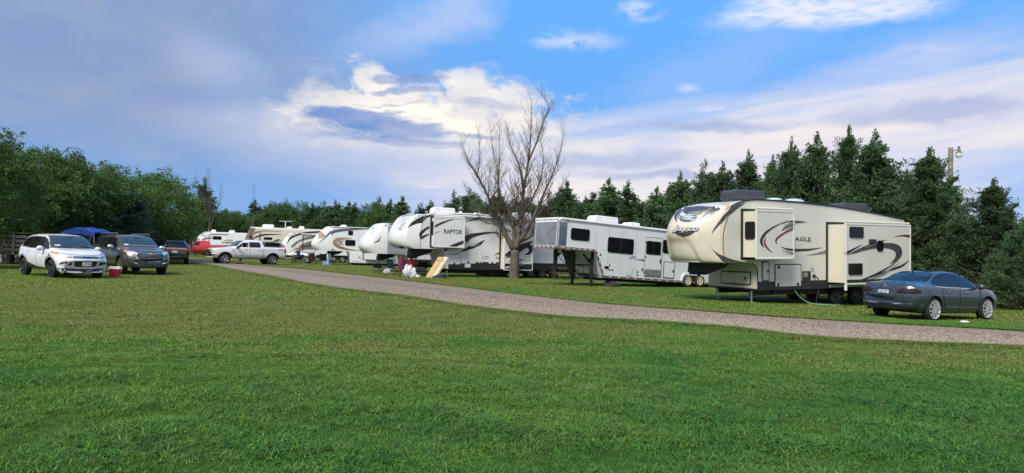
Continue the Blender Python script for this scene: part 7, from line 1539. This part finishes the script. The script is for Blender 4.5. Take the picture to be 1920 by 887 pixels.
left_row = [('e', 30, 40, 246, 1, .95, 'tall elm at the left edge above the white crossover'), ('e', 100, 43, 256, 0, 1.0, 'broad elm above the white crossover roof'), ('e', 160, 47, 268, 2, 1.0, 'elm with a pointed right shoulder above the blue canopy'), ('e', 215, 50, 300, 1, .95, 'mid height elm above the brown grey crossover'), ('e', 285, 55, 300, 0, 1.0, 'rounded light green elm at the right end of the left mass'), ('e', 318, 60, 322, 2, .85, 'small elm at the right shoulder of the left mass'), ('s', 250, 47, 345, 0, 1.3, 'blue green spruce with drooping boughs behind the crossovers'), ('s', 185, 44, 350, 0, 1.3, 'dark spruce behind the blue canopy'),
    ('e', -40, 33, 205, 2, 1.0, 'nearest leafy tree cut off by the left edge'), ('e', 60, 50, 330, 0, 1.3, 'dark low elm filling the shade behind the white crossover'), ('e', 318, 66, 385, 1, .9, 'low elm beside the black crossover'), ('s', 120, 52, 370, 0, 1.7, 'dark spruce deep in the left shade'), ('e', 0, 46, 330, 1, 1.3, 'shaded elm behind the power pedestal'), ('s', 290, 60, 390, 0, 1.4, 'low spruce behind the black crossover'), ('e', 240, 60, 380, 0, 1.4, 'shaded low elm deep behind the crossovers')]
for i, (k, px, Y, py, v, sx, lab) in enumerate(left_row):
    x, y, h = by_pix(px, Y, py); tree(k, lab, x, y, h*.94, v, i*1.3+.4, sx, G3)

# ------------------------------------------------------------------ the bare tree
def bare_tree(name, label, Y, limbs, trunk, k=1.0, twig=1.0, seed=5, group=None, dens=1.0):
    rr = random.Random(seed); b = gnd(*trunk[0]); d0 = ray(*trunk[0]); Yb = Y; base = Vector((d0.x*Yb/d0.y, Yb, 0)); t = thing(name, label, 'tree', tuple(base), 0, group)
    def P(px, py, dy=0.0): d = ray(px, py); s = (Yb+dy)/d.y; return Vector((d.x*s, Yb+dy, CAMH+d.z*s))-base
    tp = [P(*p) for p in trunk]; tp[0].z = -.1; n = len(tp); r0 = .30*k
    MB().tube([tuple(p) for p in spline([tuple(p) for p in tp], 14)], np.linspace(r0*1.12, r0*.82, 14), 14).build('trunk', BARK, t, smooth=3.2)
    tw = MB(); kl = k*.95
    def sprig(p, d, L, r, lev):
        if L < .10 or lev > 3: return
        pts = [p]; q = p.copy(); dd = d.copy(); m = 5
        for i in range(m): dd = (dd+Vector((rr.gauss(0, .10), rr.gauss(0, .10), .10+.05*rr.random()))).normalized(); q = q+dd*(L/m); pts.append(q.copy())
        tw.tube([tuple(x) for x in pts], [r*(1-.8*i/m) for i in range(m+1)], 4 if lev else 5, cap=False)
        for i in range(1, m):
            if rr.random() < (.85 if lev < 2 else .55)*twig:
                a = rr.uniform(0, 2*PI); o = Vector((math.cos(a), math.sin(a), .35)).normalized(); sprig(pts[i], (dd*.55+o*.75).normalized(), L*rr.uniform(.35, .62), r*.6, lev+1)
    for pts, ra, rb, dy in limbs:
        m = len(pts); q = [P(p[0], p[1], dy*i/(m-1)) for i, p in enumerate(pts)]; S = spline([tuple(x) for x in q], 22); rad = kl*(rb+(ra-rb)*(1-np.linspace(0, 1, 22))**1.5)
        MB().tube([tuple(x) for x in S], rad, 9).build('limb', BARK, t, smooth=3.2); Ltot = sum((Vector(S[i+1])-Vector(S[i])).length for i in range(21))
        for i in range(4, 22):
            for _ in range(3 if rr.random() < .5*dens else 2):
                tdir = (Vector(S[min(i+1, 21)])-Vector(S[i-1])).normalized(); a = rr.uniform(0, 2*PI); o = Vector((math.cos(a), math.sin(a)*.8, .25)).normalized()
                if rr.random() < .85*dens: sprig(Vector(S[i]), (tdir*.6+o*.7).normalized(), Ltot*rr.uniform(.10, .24)*(1.15-.5*i/22), max(.006, rad[i]*.34), 1)
    o = tw.build('twigs', DEADW, t, fix=False); tag(o, kind='stuff')
    return t, P
def make_bare():
    z = zm(830, 160, 2.334)
    L = [(z((315, 722), (333, 660), (344, 570), (354, 460), (368, 380), (380, 290), (386, 200), (388, 60)), .22, .018, .2), (z((312, 722), (268, 640), (232, 560), (190, 470), (150, 390), (112, 330), (86, 260)), .19, .015, -.5), (z((306, 712), (312, 650), (298, 570), (252, 480), (240, 380), (224, 300), (205, 170)), .14, .014, .8), (z((330, 690), (378, 620), (418, 530), (458, 440), (488, 370), (515, 290), (532, 190)), .15, .014, -.6),
         (z((353, 465), (335, 350), (296, 260), (284, 185)), .08, .012, -.5), (z((376, 330), (415, 240), (440, 160), (464, 90), (425, 30)), .07, .012, .5), (z((345, 580), (400, 480), (430, 400), (440, 300), (420, 210)), .09, .012, 1.0), (z((240, 575), (170, 560), (120, 500), (95, 430)), .06, .012, .6), (z((330, 690), (400, 650), (450, 560), (500, 480), (530, 420)), .08, .012, .9), (z((245, 500), (245, 400), (250, 300), (248, 165)), .06, .010, -.4), (z((150, 400), (160, 330), (158, 190)), .04, .010, .3),
         (z((300, 640), (230, 610), (180, 600), (150, 560)), .05, .01, -1.0), (z((320, 660), (360, 600), (330, 480), (310, 380)), .06, .010, -1.2), (z((285, 660), (220, 640), (200, 620), (175, 560)), .05, .01, 1.2), (z((260, 620), (210, 540), (200, 450), (210, 360)), .06, .01, -1.2)]
    t, P = bare_tree('bare_tree', 'tall bare leafless tree with a forked trunk standing beside the lane', 43.25, L, z((313, 848), (314, 790), (316, 722)), 1.0, 1.05, 5, None, 1.5)
    Lv = Leaves(); c = np.array([tuple(P(830+(255+RNG.normal(0, 60))/2.334, 160+(600+RNG.normal(0, 60))/2.334, RNG.normal(0, 1))) for _ in range(500)]); Lv.add(c, RNG.normal(0, 1, c.shape), .09, .045); link('leaves', Lv.mesh('leaves', ELM), t)
make_bare()
def make_small_bare():
    z = zm(350, 320, 3.6226)
    L = [(z((150, 400), (148, 330), (120, 260), (100, 200), (95, 120)), .10, .012, .3), (z((160, 395), (185, 310), (210, 250), (230, 180), (238, 110)), .10, .012, -.3), (z((155, 380), (160, 280), (155, 180), (150, 90), (155, 20)), .11, .012, .4), (z((175, 340), (200, 300), (240, 250)), .06, .01, .2), (z((145, 340), (110, 300), (75, 230)), .06, .01, .2)]
    bare_tree('bare_tree', 'pale dead tree with fine grey branches above the red pickup', 94, L, z((152, 425), (153, 410), (154, 396)), .5, 1.0, 9, None, 1.4)
    L = [(z((60, 380), (62, 250), (58, 150), (60, 40)), .05, .01, .2), (z((62, 260), (40, 180), (20, 120)), .03, .008, .2), (z((450, 330), (455, 250), (452, 180), (460, 110)), .05, .008, 0)]
    bare_tree('bare_tree', 'thin grey snag at the right end of the left trees', 92, L[:2], z((60, 420), (60, 400), (60, 380)), .45, .7, 10); bare_tree('bare_tree', 'thin snag poking above the far line near the motorhome', 106, L[2:], z((450, 400), (450, 360), (450, 330)), .5, .7, 12)
make_small_bare()
def sticks():
    p = at(1005, 534); mb = MB(); Lv = Leaves(); rr = random.Random(3)
    mb.tube([(-.55, 0, .03), (-.1, .05, .05), (.6, -.05, .03)], .012, 5)
    for i in range(12): x = -.5+i*.09; mb.tube([(x, 0, .03), (x+.1, rr.uniform(-.2, .2), .06)], .006, 4)
    t = thing('fallen_branch', 'small fallen leafy branch on the grass beside the lane', 'branch', p); mb.build('stem', BARK, t); c = np.stack([RNG.uniform(-.5, .65, 90), RNG.normal(0, .12, 90), RNG.uniform(.03, .12, 90)], 1); Lv.add(c, RNG.normal(0, 1, (90, 3)), .08, .04); link('leaves', Lv.mesh('leaves', ELM), t)
sticks()
build_grass(); build_gravel()
